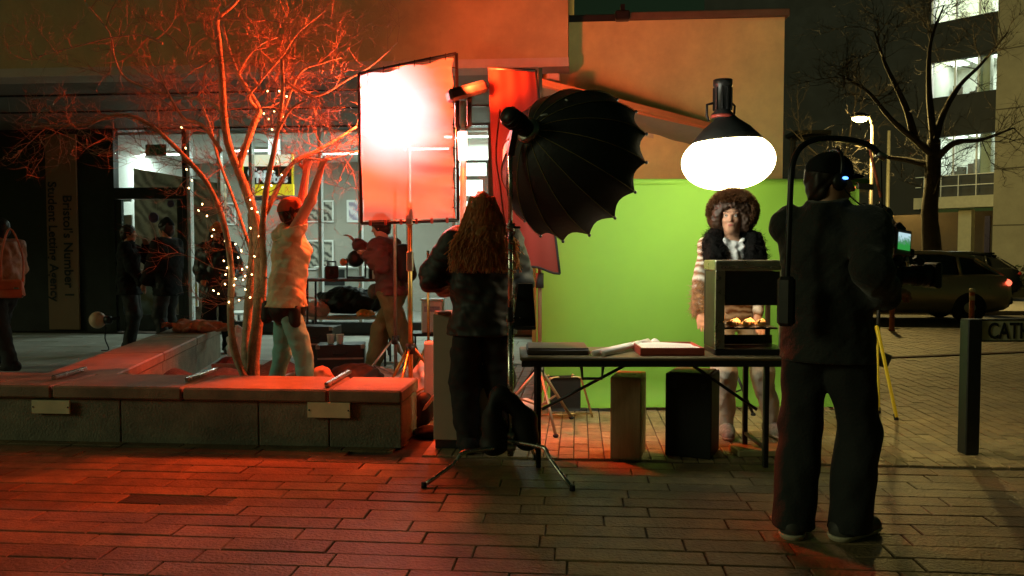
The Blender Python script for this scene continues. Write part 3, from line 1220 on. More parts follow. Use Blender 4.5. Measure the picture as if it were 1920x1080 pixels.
# window mullions and panes
mu = [aD1] + [A_at(p, 400, FB) for p in (409, 468, 597, 672, 762, 848)] + [aW1]
wm = mat('mullion_white', (.70, .74, .74), .35, .2, var=.08)
for i, a in enumerate(mu[:-1]):
    sbox('mullion', wm, a, a + .055, FB - .015, FB + .10, zS + .001, zT - .001)
    sbox('window_pane', M['window_glass'], a + .057, mu[i + 1] - .002, FB + .04, FB + .05, zS + .002, zT - .002)
sbox('window_rail', wm, aD1 + .06, mu[3] - .06, FB + .0, FB + .03, at(500, 560)[1], at(500, 556)[1])
# interior
IB = 17.6
aI0, aI1 = aD0 - .8, aW1 + .4
sbox('room_floor', mat('shop_floor', (.30, .29, .27), .4, var=.15), aI0, aI1, FB + .3, IB, .0, .03)
sbox('room_back_wall', M['room_wall'], aI0, aI1, IB, IB + .2, 0, z_so)
sbox('room_side_wall', M['room_white'], aI0 - .2, aI0, FB + .3, IB, 0, z_so)
sbox('room_side_wall', M['room_wall'], aI1, aI1 + .2, FB + .3, IB, 0, z_so)
sbox('room_ceiling', M['room_white'], aI0, aI1, FB + .35, IB, z_so - .04, z_so)
stone_wall = stripes_mat('rough_wall', (.30, .24, .15), (.12, .09, .055), 2.2, 'DIAGONAL', .8, 9.0)
pa0 = SP(252, 400, 14.6)[0]
pa1 = SP(420, 400, 14.6)[0]
zz = SP(300, 315, 14.6)[1]
m = MB()
m.prism([S(pa0, 14.6, .03), S(pa1, 14.6, .03), S(pa1, 14.6, SP(420, 345, 14.6)[1]), S(pa0, 14.6, zz)], EY * .12)
m.build('partition', stone_wall, shop)
# ceiling tube lights
for i, (px, bb) in enumerate(((300, 15.4), (480, 15.0), (640, 15.6), (800, 15.0), (880, 13.5))):
    a = SP(px, 300, bb)[0]
    t = thing('tube_light', ['white tube light over the shop entrance door', 'white tube light above the yellow sign in the shop', 'white tube light above the framed pictures in the shop',
              'white tube light behind the glowing diffuser in the shop', 'white tube light by the right end of the shopfront'][i], 'ceiling light', S(a, bb, z_so - .04), -TH, 'tube lights in the shop')
    MB().box(S(a, bb, z_so - .065), (.9, .10, .05), RZ, bev=.008).build('housing', M['white_paint'], t)
    MB().tube([S(a - .42, bb, z_so - .105), S(a + .42, bb, z_so - .105)], .016, 10).build('tube', M['tube_emit'], t, True)
    lamp('tube_glow', 'AREA', S(a, bb, z_so - .13), 110 if px == 880 else 52, (.86, 1.0, .93), t, .85, S(a, bb, 0), size_y=.08)

# ------------------------------------------------------------------ rendered flank wall with coping
WB = 9.75
aw0, aw1 = SP(998, 300, WB)[0], SP(1469, 200, WB)[0]
zw = SP(1469, 32, WB)[1]
wall = thing('rendered_wall', 'pale rendered flank wall standing behind the green paper backdrop', 'wall', S((aw0 + aw1) / 2, WB, 0), -TH)
MB().box(S((aw0 + aw1) / 2, WB + 1.3, zw / 2), (aw1 - aw0, 2.6, zw), RZ).build('wall_body', M['render_cream'], wall)
cpw = SP(1172, 100, WB)[0]
MB().box(S((cpw + aw1) / 2 + .02, WB + 1.3, zw + .045), (aw1 - cpw + .06, 2.7, .085), RZ, bev=.01).build('coping', mat('coping_brown', (.16, .105, .06), .8, var=.2), wall)
MB().box(S((aw0 + cpw) / 2, WB + .9, zw + .05), (cpw - aw0 - .02, 1.7, .1), RZ, bev=.01).build('coping', M['dark_panel'], wall)
fl = thing('floodlight', 'small unlit black floodlight fixed at the wall top', 'lamp', W(1166, 26, 9.62), -TH)
MB().box(W(1167, 30, 9.60), (.17, .12, .11), RZ, bev=.015).build('housing', M['black_plastic'], fl)
MB().box(W(1167, 18, 9.66), (.05, .16, .08), RZ).build('bracket', M['dark_metal'], fl)

# awning on the flank wall
aw = thing('awning', 'open folding awning with grey fabric and orange bars on the flank wall', 'awning', S(SP(1040, 300, WB)[0], WB, 0), -TH)
fr0, fr1 = W(1012, 154, 7.9), W(1345, 240, 9.1)
bk0, bk1 = W(1012, 190, 9.68), W(1345, 292, 9.70)
bar_m = mat('awning_bar', (.72, .24, .09), .5, var=.1)
MB().bar(fr0, fr1, .075, .07, bev=.01).build('front_bar', bar_m, aw)
def awn(u, v):
    p = fr0.lerp(fr1, u).lerp(bk0.lerp(bk1, u), v)
    return p + Vector((0, 0, .02 - .06 * math.sin(math.pi * v) + .006 * math.sin(u * 40)))
MB().grid(awn, 40, 10, .004, (0, 0, 1)).build('canopy', mat('awning_fabric', (.34, .38, .30), .9, var=.08, bump=.1), aw, True)
MB().bar(W(1150, 200, 8.6), W(1335, 241, 9.0), .045, .04, bev=.006).build('arm', bar_m, aw)
MB().bar(bk0, bk1, .10, .10, bev=.015).build('cassette', mat('awning_case', (.60, .52, .30), .5, var=.1), aw)
MB().bar(bk0 + Vector((0, 0, -.13)), bk1 + Vector((0, 0, -.10)), .04, .05, bev=.01).build('batten', MATS['awning_case'], aw)
for px in (1003, 1038):
    MB().box(W(px, 150, 8.3), (.13, .25, .09), RZ, bev=.01).build('bracket', mat('awning_bracket', (.45, .30, .22), .5, .2, var=.1), aw)
# brown board leaning on the wall under the awning
m = MB()
m.prism([W(1185, 292, 9.70), W(1266, 311, 9.70), W(1215, 352, 9.70), W(1150, 352, 9.70)], EY * .03)
m.top('leaning_board', mat('tan_board', (.34, .22, .14), .8, var=.12), 'tan angular board fixed below the awning on the flank wall', 'board')
# ------------------------------------------------------------------ office building on the far side of the road
P0 = Vector((19.40, 32.0, 0))
E1 = Vector((-.667, .745, 0)).normalized()       # along the facade, away from us
E2 = Vector((E1.y, -E1.x, 0))                    # into the building
if E2.y < 0:
    E2 = -E2
off = thing('office_building', 'concrete office block across the road with three storeys of lit windows', 'building', P0, 0)
RO = Matrix((E1, E2, Vector((0, 0, 1)))).transposed()
def O(s, t, z):
    return P0 + E1 * s + E2 * t + Vector((0, 0, z))
def obox(name, mtl, s0, s1, t0, t1, z0, z1, parent=None, bev=0):
    R = RO if RO.determinant() > 0 else RO
    mm = MB()
    vs = [O(s, t, z) for z in (z0, z1) for s, t in ((s0, t0), (s1, t0), (s1, t1), (s0, t1))]
    mm.add(vs, [(3, 2, 1, 0), (4, 5, 6, 7), (0, 1, 5, 4), (1, 2, 6, 5), (2, 3, 7, 6), (3, 0, 4, 7)])
    return mm.build(name, mtl, parent or off)
def oz(px, py, s):
    """height of pixel row py on the facade at distance s"""
    p = O(s, 0, 0)
    r = ray(px, py)
    k = p.y / r.y
    return CAM_Z + r.z * k
S1 = 2.75
dk = mat('office_cladding', (.0035, .005, .004), .6, var=.2, scale=1)
# window storeys: (sill, head)
lev = []
for yb, yt in ((19, -70), (167, 97), (322, 246)):
    lev.append((oz(1866, yb, .1), oz(1866, yt, .1)))
lev.sort()
zprev = oz(1866, 388, .1)
top = lev[-1][1] + 9
# solid bands between the storeys
edges = [(lev[0][1], lev[1][0]), (lev[1][1], lev[2][0]), (lev[2][1], top)]
for i, (z0, z1) in enumerate(edges):
    obox('spandrel', dk, 0.0, S1, 0, .35, z0, z1)
obox('side_wall', dk, S1, 14, 0, .35, 3.0, top)
obox('balcony_slab', mat('pale_slab', (.52, .53, .42), .7, var=.1), -.0, S1 + .3, -.55, .3, oz(1866, 388, .1), oz(1866, 366, .1))
rail_z = oz(1866, 326, .1)
for s in (0, .66, 1.32, 1.98, 2.65):
    obox('railing_post', M['dull_steel'], s, s + .03, -.52, -.49, oz(1866, 366, .1) + .002, rail_z + .02)
for z in (rail_z, (rail_z + oz(1866, 366, .1)) / 2):
    obox('railing_bar', M['dull_steel'], 0.0, S1 + .25, -.53, -.50, z, z + .03)
obox('parapet_glass', M['dark_panel'], 0.0, S1, .05, .1, oz(1866, 366, .1) + .004, lev[0][0])
office_panel = mat('office_light', (.9, .9, .9), .5, var=0, emit=(.92, 1.0, .9), estr=5.0)
wmat = mat('office_wall', (.72, .74, .68), .8, var=.06)
for i, (z0, z1) in enumerate(lev):
    obox('room_back_wall', wmat, -.3, S1 + .2, 3.2, 3.4, z0 - .3, z1 + .2)
    obox('room_floor', mat('office_floor', (.25, .25, .22), .6, var=.1), -.3, S1, .36, 3.2, z0 - .35, z0 - .3)
    obox('room_ceiling', wmat, -.3, S1, .36, 3.2, z1 + .2, z1 + .25)
    obox('room_side_wall', wmat, S1, S1 + .15, .36, 3.2, z0 - .3, z1 + .2)
    obox('room_side_wall', wmat, -.5, -.3, .36, 3.2, z0 - .3, z1 + .2)
    obox('column', wmat, .55 + .1 * i, .95 + .1 * i, .7, 1.1, z0 - .3, z1 + .2)
    for k in range(3):
        obox('light_panel', office_panel, .15 + k * .9, .75 + k * .9, .9, 2.2, z1 + .15, z1 + .19)
    for k in range(5):
        obox('shelf_unit' if k % 2 else 'desk', mat('office_dark', (.07, .06, .045), .6, var=.2) if k % 2 else M['wood_dark'], 1.15 + k * .3, 1.38 + k * .3, 2.0 + .2 * (k % 3), 2.5 + .2 * (k % 3), z0 - .3, z0 + .35 + .3 * ((k * 7 + i * 3) % 4) / 2)
    for s in (.0, .85, 1.72, S1 - .09):
        obox('window_mullion', M['dull_steel'], s, s + .06, .05, .12, z0, z1)
    for k, s in enumerate((.06, .91, 1.78)):
        obox('window_pane', M['window_glass'], s + .002, s + .78, .08, .09, z0, z1)
    lamp('office_glow', 'AREA', O(1.3, 1.6, z1 + .1), 60, (.93, 1.0, .88), off, 1.8, O(1.3, 1.6, 0), size_y=1.6)
# ground floor: recessed entrance
obox('entrance_back', mat('entrance_wall', (.05, .035, .02), .8, var=.2), -.4, 9, 2.2, 2.4, 0, oz(1866, 390, .1))
obox('entrance_pillar', mat('entrance_pillar', (.46, .46, .34), .8, var=.1), 1.05, 1.55, .2, .6, 0, oz(1866, 390, .1) - .002)
obox('entrance_door', M['dark_panel'], .1, .75, 1.6, 1.7, 0, 2.5)
obox('entrance_screen', mat('blue_glass', (.05, .05, .14), .3, var=.2), .80, 1.0, 1.6, 1.7, 0, 2.9)
# the concrete pier that comes forward on the right
obox('concrete_pier', M['concrete'], -6.0, -.02, -.7, 4, 0, top)
for z in (2.4, 4.6, 6.9, 9.2):
    obox('shadow_joint', mat('joint_dark', (.10, .095, .07), .9, var=.1), -6.0, -.01, -.712, -.702, z, z + .05)

# dark glazed block behind the trees
FBK = 46.0
gb = thing('glass_block', 'dark glazed block with tall fins far behind the camera operator', 'building', (16, FBK, 0), 0)
def gx(px):
    return (px - 960) / FPX * FBK
z_top = 26
MB().bb((gx(1380), FBK, 0), (gx(1745), FBK + 8, 3.0)).build('base_wall', mat('base_brick', (.08, .045, .025), .85, var=.25, scale=3), gb)
MB().bb((gx(1380), FBK, 3.9), (gx(1745), FBK + 8, z_top)).build('wall', dk, gb)
MB().bb((gx(1380), FBK - .1, 3.0), (gx(1745), FBK + 7.9, 3.9)).build('band', mat('band_dark', (.06, .05, .035), .8, var=.2), gb)
rg = random.Random(3)
for i in range(14):
    x = gx(1486 + i * 18)
    MB().bb((x, FBK - .30, 3.9), (x + .12, FBK - .002, 9.5)).build('fin', mat('fin_metal', (.28, .26, .2), .5, .4, var=.2), gb)
    if i < 13:
        e = [.004, .03, .012, .05, .02][rg.randrange(5)]
        nm = 'pane_lit_%d' % int(e * 1000)
        mt = mat(nm, (.05, .055, .05), .2, var=.3, scale=.8, emit=(.85, 1.0, .62), estr=e)
        for zz in (3.95, 6.75):
            MB().bb((x + .14, FBK - .05, zz), (gx(1486 + (i + 1) * 18) - .02, FBK - .004, zz + 2.65)).build('pane', mt, gb)
# row of small lit downlights under its canopy
for i, px in enumerate((1536, 1553, 1574, 1583, 1596, 1640, 1652)):
    p = W(px, 277 + (i % 3) * 4, 38)
    t = thing('canopy_light', 'small white downlight under the far canopy behind the operator', 'lamp', p, 0, 'downlights under the far canopy')
    MB().lathe([(.16, .06), (.18, 0), (.10, -.05), (.0001, -.07)], p, 12).build('lens', mat('far_lamp', (.9, .9, .9), .4, var=0, emit=(.85, 1, .85), estr=[1.2, .7, 2.2, 2.0, 1.1, .5, .8][i]), t, True)
    MB().tube([p + Vector((0, 0, .06)), p + Vector((0, 0, .45))], .03, 6).build('stem', M['dark_metal'], t)
can = W(1590, 262, 38)
cn = thing('entrance_canopy', 'flat dark canopy on slim posts far behind the operator', 'canopy', (can.x, 38, 0))
MB().box((can.x, 38, can.z + .25), (5.4, 1.6, .16)).build('roof', dk, cn)
for sx in (-2.5, 2.5):
    MB().tube([(can.x + sx, 38.5, -.1), (can.x + sx, 38.5, can.z + .17)], .06, 8).build('post', M['dark_metal'], cn)

# ------------------------------------------------------------------ street lamps
def street_lamp(px, py, d, label, r, watt, lean=.0, arm=-.35):
    h = W(px, py, d)
    t = thing('street_lamp', label, 'street lamp', (h.x - arm, h.y, -.1), 0, 'street lamps across the road')
    pm_ = mat('lamp_post', (.07, .06, .045), .5, .3, var=.2)
    base = Vector((h.x - arm, h.y, -.1))
    topz = h.z + .12
    MB().tube([base, base + Vector((0, 0, .9)), base + Vector((0, 0, .95)), Vector((base.x, base.y, topz - .3))], [.085, .08, .055, .04], 10).build('post', pm_, t, True)
    MB().tube([(base.x, base.y, topz - .3), (base.x + arm * .3, base.y, topz - .02), (h.x, h.y, topz)], [.04, .035, .03], 8).build('arm', pm_, t, True)
    MB().sphere((h.x, h.y, h.z + .07), (r * 1.5, r, r * .55), 14, 8).build('hood', M['dark_metal'], t, True)
    MB().sphere((h.x, h.y, h.z - .0), (r * 1.25, r * .85, r * .6), 14, 8).build('lens', mat('sodium_lens', (.9, .8, .5), .4, var=0, emit=(1.0, .80, .42), estr=30), t, True)
    lamp('lamp_glow', 'POINT', (h.x, h.y, h.z - r * .75), watt, (1.0, .70, .20), t, .18)
    return t
street_lamp(1612, 222, 22.3, 'tall street lamp glowing warm among bare branches behind the operator', .17, 2900)
street_lamp(1679, 348, 36.0, 'lower distant street lamp glowing beside the pale pole', .22, 500, arm=.3)
# plain pole
p = W(1667, 245, 26)
MB().tube([(p.x, 26, -.1), (p.x, 26, 1.2), (p.x, 26, p.z)], [.085, .07, .05], 10).top('plain_pole', mat('pale_pole', (.16, .16, .12), .5, .2, var=.15), 'pale straight pole between the two street lamps', 'pole', smooth=True)

# ------------------------------------------------------------------ bollards and street nameplate
bol_m = mat('bollard_red', (.50, .13, .06), .5, var=.15)
for px, yb, ytop, lab in ((1672, 620, 556, 'slim red bollard by the road edge below the operator camera'), (1821, 622, 541, 'slim red bollard by the road edge behind the street nameplate')):
    g = G(px, yb)
    zt = W(px, ytop, g.y).z
    t = thing('bollard', lab, 'bollard', g, 0, 'slim bollards along the road')
    MB().lathe([(.055, 0), (.055, .02), (.042, .03), (.042, zt - .06)], g, 14).build('post', bol_m, t, True)
    MB().lathe([(.045, zt - .06), (.05, zt - .05), (.05, zt - .02), (.03, zt), (.0001, zt + .006)], g, 14).build('cap', mat('bollard_cap', (.75, .72, .6), .4, var=.1), t, True)
    MB().lathe([(.0435, zt - .2), (.0435, zt - .12)], g, 14).build('reflective_band', mat('band_white', (.7, .6, .5), .3, var=.1), t, True)

g = G(1815, 850)
np_ = thing('street_nameplate', 'low pale street nameplate with black letters between dark posts', 'street sign', g, 0)
zt = W(1815, 598, g.y).z
dp = mat('post_black', (.02, .022, .022), .45, .2, var=.25, scale=12)
for k, gx_ in enumerate((0.0, 1.62)):
    c = g + Vector((gx_ + .0, gx_ * .04, 0))
    MB().box(c + Vector((0, 0, zt / 2)), (.095, .095, zt), rotm(0, 0, .04), bev=.006).build('post', dp, np_)
pl0 = W(1836, 597, g.y - .01)
pz1, pz0 = W(1836, 598, g.y).z, W(1836, 640, g.y).z
c = Vector((g.x + .81, g.y + .81 * .04 - .01, (pz0 + pz1) / 2))
MB().box(c, (1.52, .03, pz1 - pz0), rotm(0, 0, .04), bev=.004).build('plate', mat('plate_cream', (.55, .52, .33), .5, var=.08, scale=6), np_)
for dz in (1, -1):
    MB().box(c + Vector((0, -.004, dz * ((pz1 - pz0) / 2 - .004))), (1.522, .032, .010), rotm(0, 0, .04)).build('plate_edge', dp, np_)
text_part("CATHEDRAL WALK", .150, mat('letter_black', (.012, .012, .01), .5, var=0), np_, c + Vector((-.715, -.0205 - .715 * .04 + .002, -.053)), (math.cos(.04), math.sin(.04), 0), (0, 0, 1), 'lettering', bold=.002, xs=.72)

# ------------------------------------------------------------------ parked cars
def car(label, loc, rz, paint, L=4.3, lit=True):
    t = thing('car', label, 'car', loc, rz)
    k = L / 4.3
    def mir(poly):
        return poly
    # body: stations along X (front -, rear +), cross-sections lofted
    st = [(-2.15, .30, .55, .62), (-2.05, .24, .68, .78), (-1.5, .20, .86, .86), (-.9, .20, .95, .88), (0, .20, .97, .88),
          (1.0, .20, .99, .88), (1.7, .22, 1.0, .86), (2.0, .28, .97, .82), (2.12, .34, .80, .74)]
    m = MB()
    n = 12
    vs, fs = [], []
    for x, z0, z1, hw in st:
        ring = [(-hw * .86, z0), (-hw, z0 + .12), (-hw * 1.02, (z0 + z1) / 2), (-hw * .97, z1 - .06), (-hw * .88, z1), (-hw * .4, z1 + .02),
                (hw * .4, z1 + .02), (hw * .88, z1), (hw * .97, z1 - .06), (hw * 1.02, (z0 + z1) / 2), (hw, z0 + .12), (hw * .86, z0)]
        vs += [Vector((x * k, y, z)) for y, z in ring]
    for i in range(len(st) - 1):
        for j in range(n):
            j2 = (j + 1) % n
            fs.append((i * n + j, (i + 1) * n + j, (i + 1) * n + j2, i * n + j2))
    fs.append(tuple(range(n)))
    fs.append(tuple((len(st) - 1) * n + j for j in range(n))[::-1])
    m.add(vs, fs)
    body = m.build('body', paint, t, True, local=True)
    # cabin
    m = MB()
    gst = [(-1.05, .93, .80, .78), (-.45, 1.36, .66, .70), (.1, 1.45, .63, .70), (.8, 1.44, .62, .70), (1.45, 1.34, .60, .72), (1.95, .98, .70, .76)]
    vs, fs = [], []
    for x, z, hwt, hwb in gst:
        vs += [Vector((x * k, -hwb, .92)), Vector((x * k, -hwt, z - .05)), Vector((x * k, -hwt + .08, z)), Vector((x * k, hwt - .08, z)), Vector((x * k, hwt, z - .05)), Vector((x * k, hwb, .92))]
    for i in range(len(gst) - 1):
        for j in range(5):
            fs.append((i * 6 + j, (i + 1) * 6 + j, (i + 1) * 6 + j + 1, i * 6 + j + 1))
    m.add(vs, fs)
    cab = m.build('cabin_glass', mat('car_glass', (.012, .014, .014), .08, var=0), t, False, local=True)
    m = MB()
    for sg in (-1, 1):
        for (x0, z0, x1, z1) in ((-1.05, .93, -.45, 1.34), (.15, .95, .12, 1.41), (1.15, .95, 1.1, 1.36), (1.95, .98, 1.45, 1.32)):
            m.bar((x0 * k, sg * .775, z0), (x1 * k, sg * .665, z1), .06, .035)
        m.tube([(-.45 * k, sg * .64, 1.36), (.1 * k, sg * .61, 1.45), (.8 * k, sg * .60, 1.44), (1.45 * k, sg * .58, 1.34)], .045, 8)
    m.bb((-.42 * k, -.6, 1.405), (1.4 * k, .6, 1.455))
    m.build('roof_frame', paint, t, True, local=True)
    ty, rm = mat('tyre', (.015, .015, .015), .85, var=.1), M['dull_steel']
    for x in (-1.32, 1.28):
        for sg in (-1, 1):
            w = MB().lathe([(.18, -.1), (.30, -.1), (.325, -.07), (.325, .07), (.30, .1), (.18, .1)], (x * k, sg * .80, .325), 24, rotm(math.pi / 2)).build('wheel', ty, t, True, local=True)
            MB().lathe([(.0001, -.09), (.06, -.1), (.19, -.075), (.19, .075), (.06, .1), (.0001, .09)], (x * k, sg * .81, .325), 20, rotm(math.pi / 2)).build('rim', rm, w, True, local=True)
    for sg in (-1, 1):
        MB().sphere((2.03 * k, sg * .68, .83), (.10, .16, .08), 12, 8).build('tail_light', (mat('tail_red', (.6, .03, .02), .3, var=0, emit=(1, .12, .06), estr=2.6) if lit else mat('tail_off', (.25, .015, .01), .3, var=0)), t, True, local=True)
        MB().sphere((-2.02 * k, sg * .58, .68), (.12, .17, .07), 12, 8).build('headlight', mat('headlamp', (.7, .7, .65), .1, var=0), t, True, local=True)
        MB().box((.1 * k, sg * .885, .80), (.16, .02, .025), bev=.006).build('door_handle', M['steel'], t, local=True)
        MB().sphere((-.72 * k, sg * .96, 1.0), (.06, .10, .07), 10, 6).build('mirror', paint, t, True, local=True)
    MB().box((2.10 * k, 0, .47), (.12, 1.5, .16), bev=.03).build('bumper', mat('bumper', (.05, .05, .05), .5, var=.1), t, local=True)
    MB().box((2.165 * k, 0, .60), (.012, .5, .11)).build('number_plate', mat('plate_yellow', (.65, .5, .05), .5, var=0), t, local=True)
    return t
cp = W(1905, 590, 17.3)
car('silver hatchback with a glowing red tail light driving along the road', (cp.x - 2.75, 17.3, -.1), RAD(-9), mat('car_silver', (.55, .46, .32), .32, .6, var=.05))
cp = W(1700, 560, 24.6)
car('dark car parked across the road behind the moving hatchback', (cp.x + .9, 24.6, -.1), RAD(-4), mat('car_dark', (.025, .028, .028), .25, .4, var=.05), lit=False)

# low hedge across the road
hd = MB()
rg = random.Random(5)
for k in range(2600):
    x = rg.uniform(7, 22)
    y = 27.0 + rg.uniform(-.4, .4)
    z = rg.uniform(0, .85) + .08 * math.sin(x * 3)
    d = Vector((rg.gauss(0, 1), rg.gauss(0, 1), rg.gauss(0, 1))).normalized() * .09
    e = d.orthogonal().normalized() * .04
    p = Vector((x, y, z))
    hd.add([p - d, p + e, p + d, p - e], [(0, 1, 2, 3)])
hedge = thing('hedge', 'low clipped hedge along the far pavement by the office entrance', 'hedge', (14, 27.0, 0))
hd.build('leaves', mat('hedge_leaf', (.035, .05, .02), .8, var=.3), hedge)
MB().bb((7, 26.8, -.35), (22, 27.2, .6)).build('branches', mat('hedge_core', (.02, .022, .012), .9, var=.3), hedge)
# ------------------------------------------------------------------ trees
def smooth_path(pts, n=5):
    out = []
    P = [Vector(p) for p in pts]
    P = [P[0] * 2 - P[1]] + P + [P[-1] * 2 - P[-2]]
    for i in range(1, len(P) - 2):
        for k in range(n):
            t = k / n
            a, b, c, d = P[i - 1], P[i], P[i + 1], P[i + 2]
            out.append(.5 * ((2 * b) + (c - a) * t + (2 * a - 5 * b + 4 * c - d) * t * t + (3 * b - a - 3 * c + d) * t ** 3))
    out.append(P[-2])
    return out

def twigs(mb, start, d, L, r, rg, depth, up=.15, zig=.25):
    n = 3 if depth > 0 else 3
    pts = [Vector(start)]
    dd = Vector(d).normalized()
    for i in range(n):
        dd = (dd + Vector((rg.gauss(0, zig), rg.gauss(0, zig), rg.gauss(0, zig) + up * .3))).normalized()
        pts.append(pts[-1] + dd * (L / n))
    mb.tube(pts, [r * (1 - .75 * i / n) for i in range(n + 1)], 3 if r < .006 else 5, cap=False)
    if depth > 0:
        for i in range(1, n + 1):
            for _ in range(2 if i < n else 3):
                s = Vector((rg.gauss(0, 1), rg.gauss(0, 1), rg.gauss(0, .8))).normalized()
                nd = (dd * .9 + s * .8 + Vector((0, 0, up))).normalized()
                twigs(mb, pts[i], nd, L * rg.uniform(.42, .75), r * .55, rg, depth - 1, up, zig)

def limb_tree(root, limbs, rg, bark, twig_m, dens, twigL, tw_r=.006, depth=2, start=.25, fat=1.0):
    """limbs: list of (points, r0, r1, part name)"""
    tw = MB()
    for pts, r0, r1 in limbs:
        P = smooth_path(pts, 5)
        N = len(P)
        rs = [(r0 + (r1 - r0) * (i / (N - 1)) ** .8) * fat for i in range(N)]
        rs = [r * (1 + rg.uniform(-.06, .06)) for r in rs]
        MB().tube(P, rs, 10 if r0 > .02 else 7).build('trunk' if r0 > .034 else 'limb', bark, root, True)
        total = sum((P[i + 1] - P[i]).length for i in range(N - 1))
        for i in range(1, N):
            t = i / (N - 1)
            if t < start and r0 > .03:
                continue
            for _ in range(int(dens * total / N * (0.4 + 1.2 * t) + rg.random())):
                d0 = (P[i] - P[i - 1]).normalized()
                s = Vector((rg.gauss(0, 1), rg.gauss(0, .8), rg.gauss(0, .9))).normalized()
                twigs(tw, P[i], d0 * .5 + s + Vector((0, 0, .12)), twigL * rg.uniform(.5, 1.2), min(tw_r, rs[i] * .7), rg, depth)
    o = tw.build('twigs', twig_m, root)
    return o

rg = random.Random(21)
TD = 6.7
tbase = W(472, 712, TD)
tree = thing('bare_tree', 'bare multi-stemmed tree wound with fairy lights growing in the planter', 'tree', (tbase.x, TD, .25))
def tp(*q):
    return [W(x, y, TD + dz) for x, y, dz in q]
limbs = [
    (tp((474, 730, 0), (476, 660, 0), (484, 590, 0), (486, 500, .02), (480, 420, .05), (462, 360, .05), (445, 315, .05), (428, 270, 0), (420, 220, -.05), (416, 150, -.1), (410, 80, -.15), (408, 35, -.2), (440, 5, -.25), (470, -40, -.3)), .045, .012),
    (tp((466, 730, .05), (462, 660, .06), (464, 600, .08), (470, 520, .08), (474, 460, .1), (470, 400, .12)), .036, .022),
    (tp((445, 316, .05), (462, 270, .1), (476, 232, .15), (486, 210, .2), (478, 190, .2), (462, 165, .25), (446, 138, .3), (430, 95, .35), (416, 45, .4)), .026, .009),
    (tp((482, 205, .2), (467, 182, .1), (490, 150, .05), (530, 104, 0)), .014, .006),
    (tp((446, 138, .3), (466, 105, .25), (490, 82, .2), (520, 70, .2)), .010, .004),
    (tp((490, 590, .02), (494, 500, -.02), (492, 430, -.1), (500, 350, -.15), (512, 290, -.2), (522, 235, -.2), (530, 170, -.25), (528, 110, -.3)), .026, .010),
    (tp((520, 245, -.2), (545, 205, -.25), (575, 188, -.3)), .012, .005),
    (tp((468, 728, -.05), (440, 660, -.1), (432, 590, -.12), (434, 510, -.14), (420, 420, -.18), (392, 350, -.22), (352, 300, -.25), (310, 258, -.3), (284, 236, -.3), (245, 217, -.35), (205, 218, -.4), (165, 232, -.45), (110, 236, -.5), (60, 238, -.55)), .026, .005),
    (tp((416, 285, 0), (380, 235, -.1), (345, 222, -.2), (318, 180, -.25), (296, 132, -.3)), .014, .005),
    (tp((424, 222, 0), (400, 195, .1), (372, 186, .15), (346, 182, .2)), .018, .008),
    (tp((412, 100, -.1), (390, 115, -.2), (362, 128, -.25), (345, 95, -.3)), .008, .004),
    (tp((305, 82, -.3), (270, 66, -.3), (210, 70, -.35), (150, 85, -.4), (70, 105, -.45)), .007, .003),
    (tp((318, 180, -.25), (240, 150, -.25), (215, 110, -.3), (205, 62, -.3), (160, 5, -.35)), .008, .004),
    (tp((495, 545, .1), (470, 470, .25), (440, 380, .35), (410, 300, .4), (395, 240, .5), (380, 200, .5)), .016, .006),
    (tp((498, 400, -.1), (545, 310, .1), (590, 285, .25), (630, 262, .4), (668, 238, .55)), .018, .007),
    (tp((530, 325, .1), (560, 300, .1), (620, 298, .25), (676, 282, .4)), .012, .004),
    (tp((522, 235, -.2), (560, 140, -.1), (600, 120, 0), (640, 108, .1)), .009, .003),
    (tp((528, 150, -.25), (590, 180, -.1), (650, 150, .1), (700, 120, .2), (745, 80, .3)), .010, .003),
    (tp((408, 35, -.2), (470, 36, -.25), (540, 42, -.3)), .008, .003),
    (tp((530, 104, 0), (560, 60, -.1), (610, 20, -.2)), .006, .003),
]
limb_tree(tree, limbs, rg, M['bark'], M['twig'], 8, .38, .0046, 2, .5, 1.3)

# string of fairy lights wound round the stems
wire_px = [(342, 236), (346, 275), (352, 315), (360, 335), (352, 350), (380, 380), (372, 392), (388, 402), (402, 428), (396, 440), (440, 455), (452, 468), (470, 425), (448, 480),
           (462, 498), (436, 502), (424, 512), (440, 520), (458, 522), (470, 512), (420, 530), (408, 548), (446, 560), (468, 555), (462, 540), (476, 478), (486, 440), (482, 395), (470, 372),
           (500, 330), (512, 318), (520, 300), (508, 345), (530, 325), (494, 210), (505, 220), (516, 206), (528, 216), (500, 168), (522, 168), (536, 178), (510, 240)]
sl_ = thing('fairy_lights', 'string of tiny warm fairy lights wound around the tree stems', 'string lights', (tbase.x, TD - .1, .3))
wp = []
bulbs = []
for i, (x, y) in enumerate(wire_px):
    p = W(x, y, TD - .07 - .12 * rg.random())
    wp.append(p)
    bulbs.append(p + Vector((rg.uniform(-.01, .01), 0, -.012)))
    if y > 330 and rg.random() < .35:
        q = W(x + rg.uniform(-22, 22), y + rg.uniform(-18, 18), TD - .05 - .15 * rg.random())
        bulbs.append(q)
MB().tube(smooth_path(wp, 3), .0022, 4).build('wire', M['black_rubber'], sl_, True)
bm = MB().sphere((0, 0, 0), (.0058, .0058, .009), 8, 6)
bulb_m = mat('fairy_bulb', (.9, .8, .5), .4, var=0, emit=(1.0, .62, .24), estr=12)
first = None
for p in bulbs:
    q = ROOTM[sl_.name].inverted() @ p
    if first is None:
        o = bm.build('bulb', bulb_m, sl_, True, local=True)
        first = o
    else:
        o = first.copy()
        COL.objects.link(o)
    o.location = q
    o.rotation_euler = (rg.uniform(-1, 1), rg.uniform(-1, 1), 0)

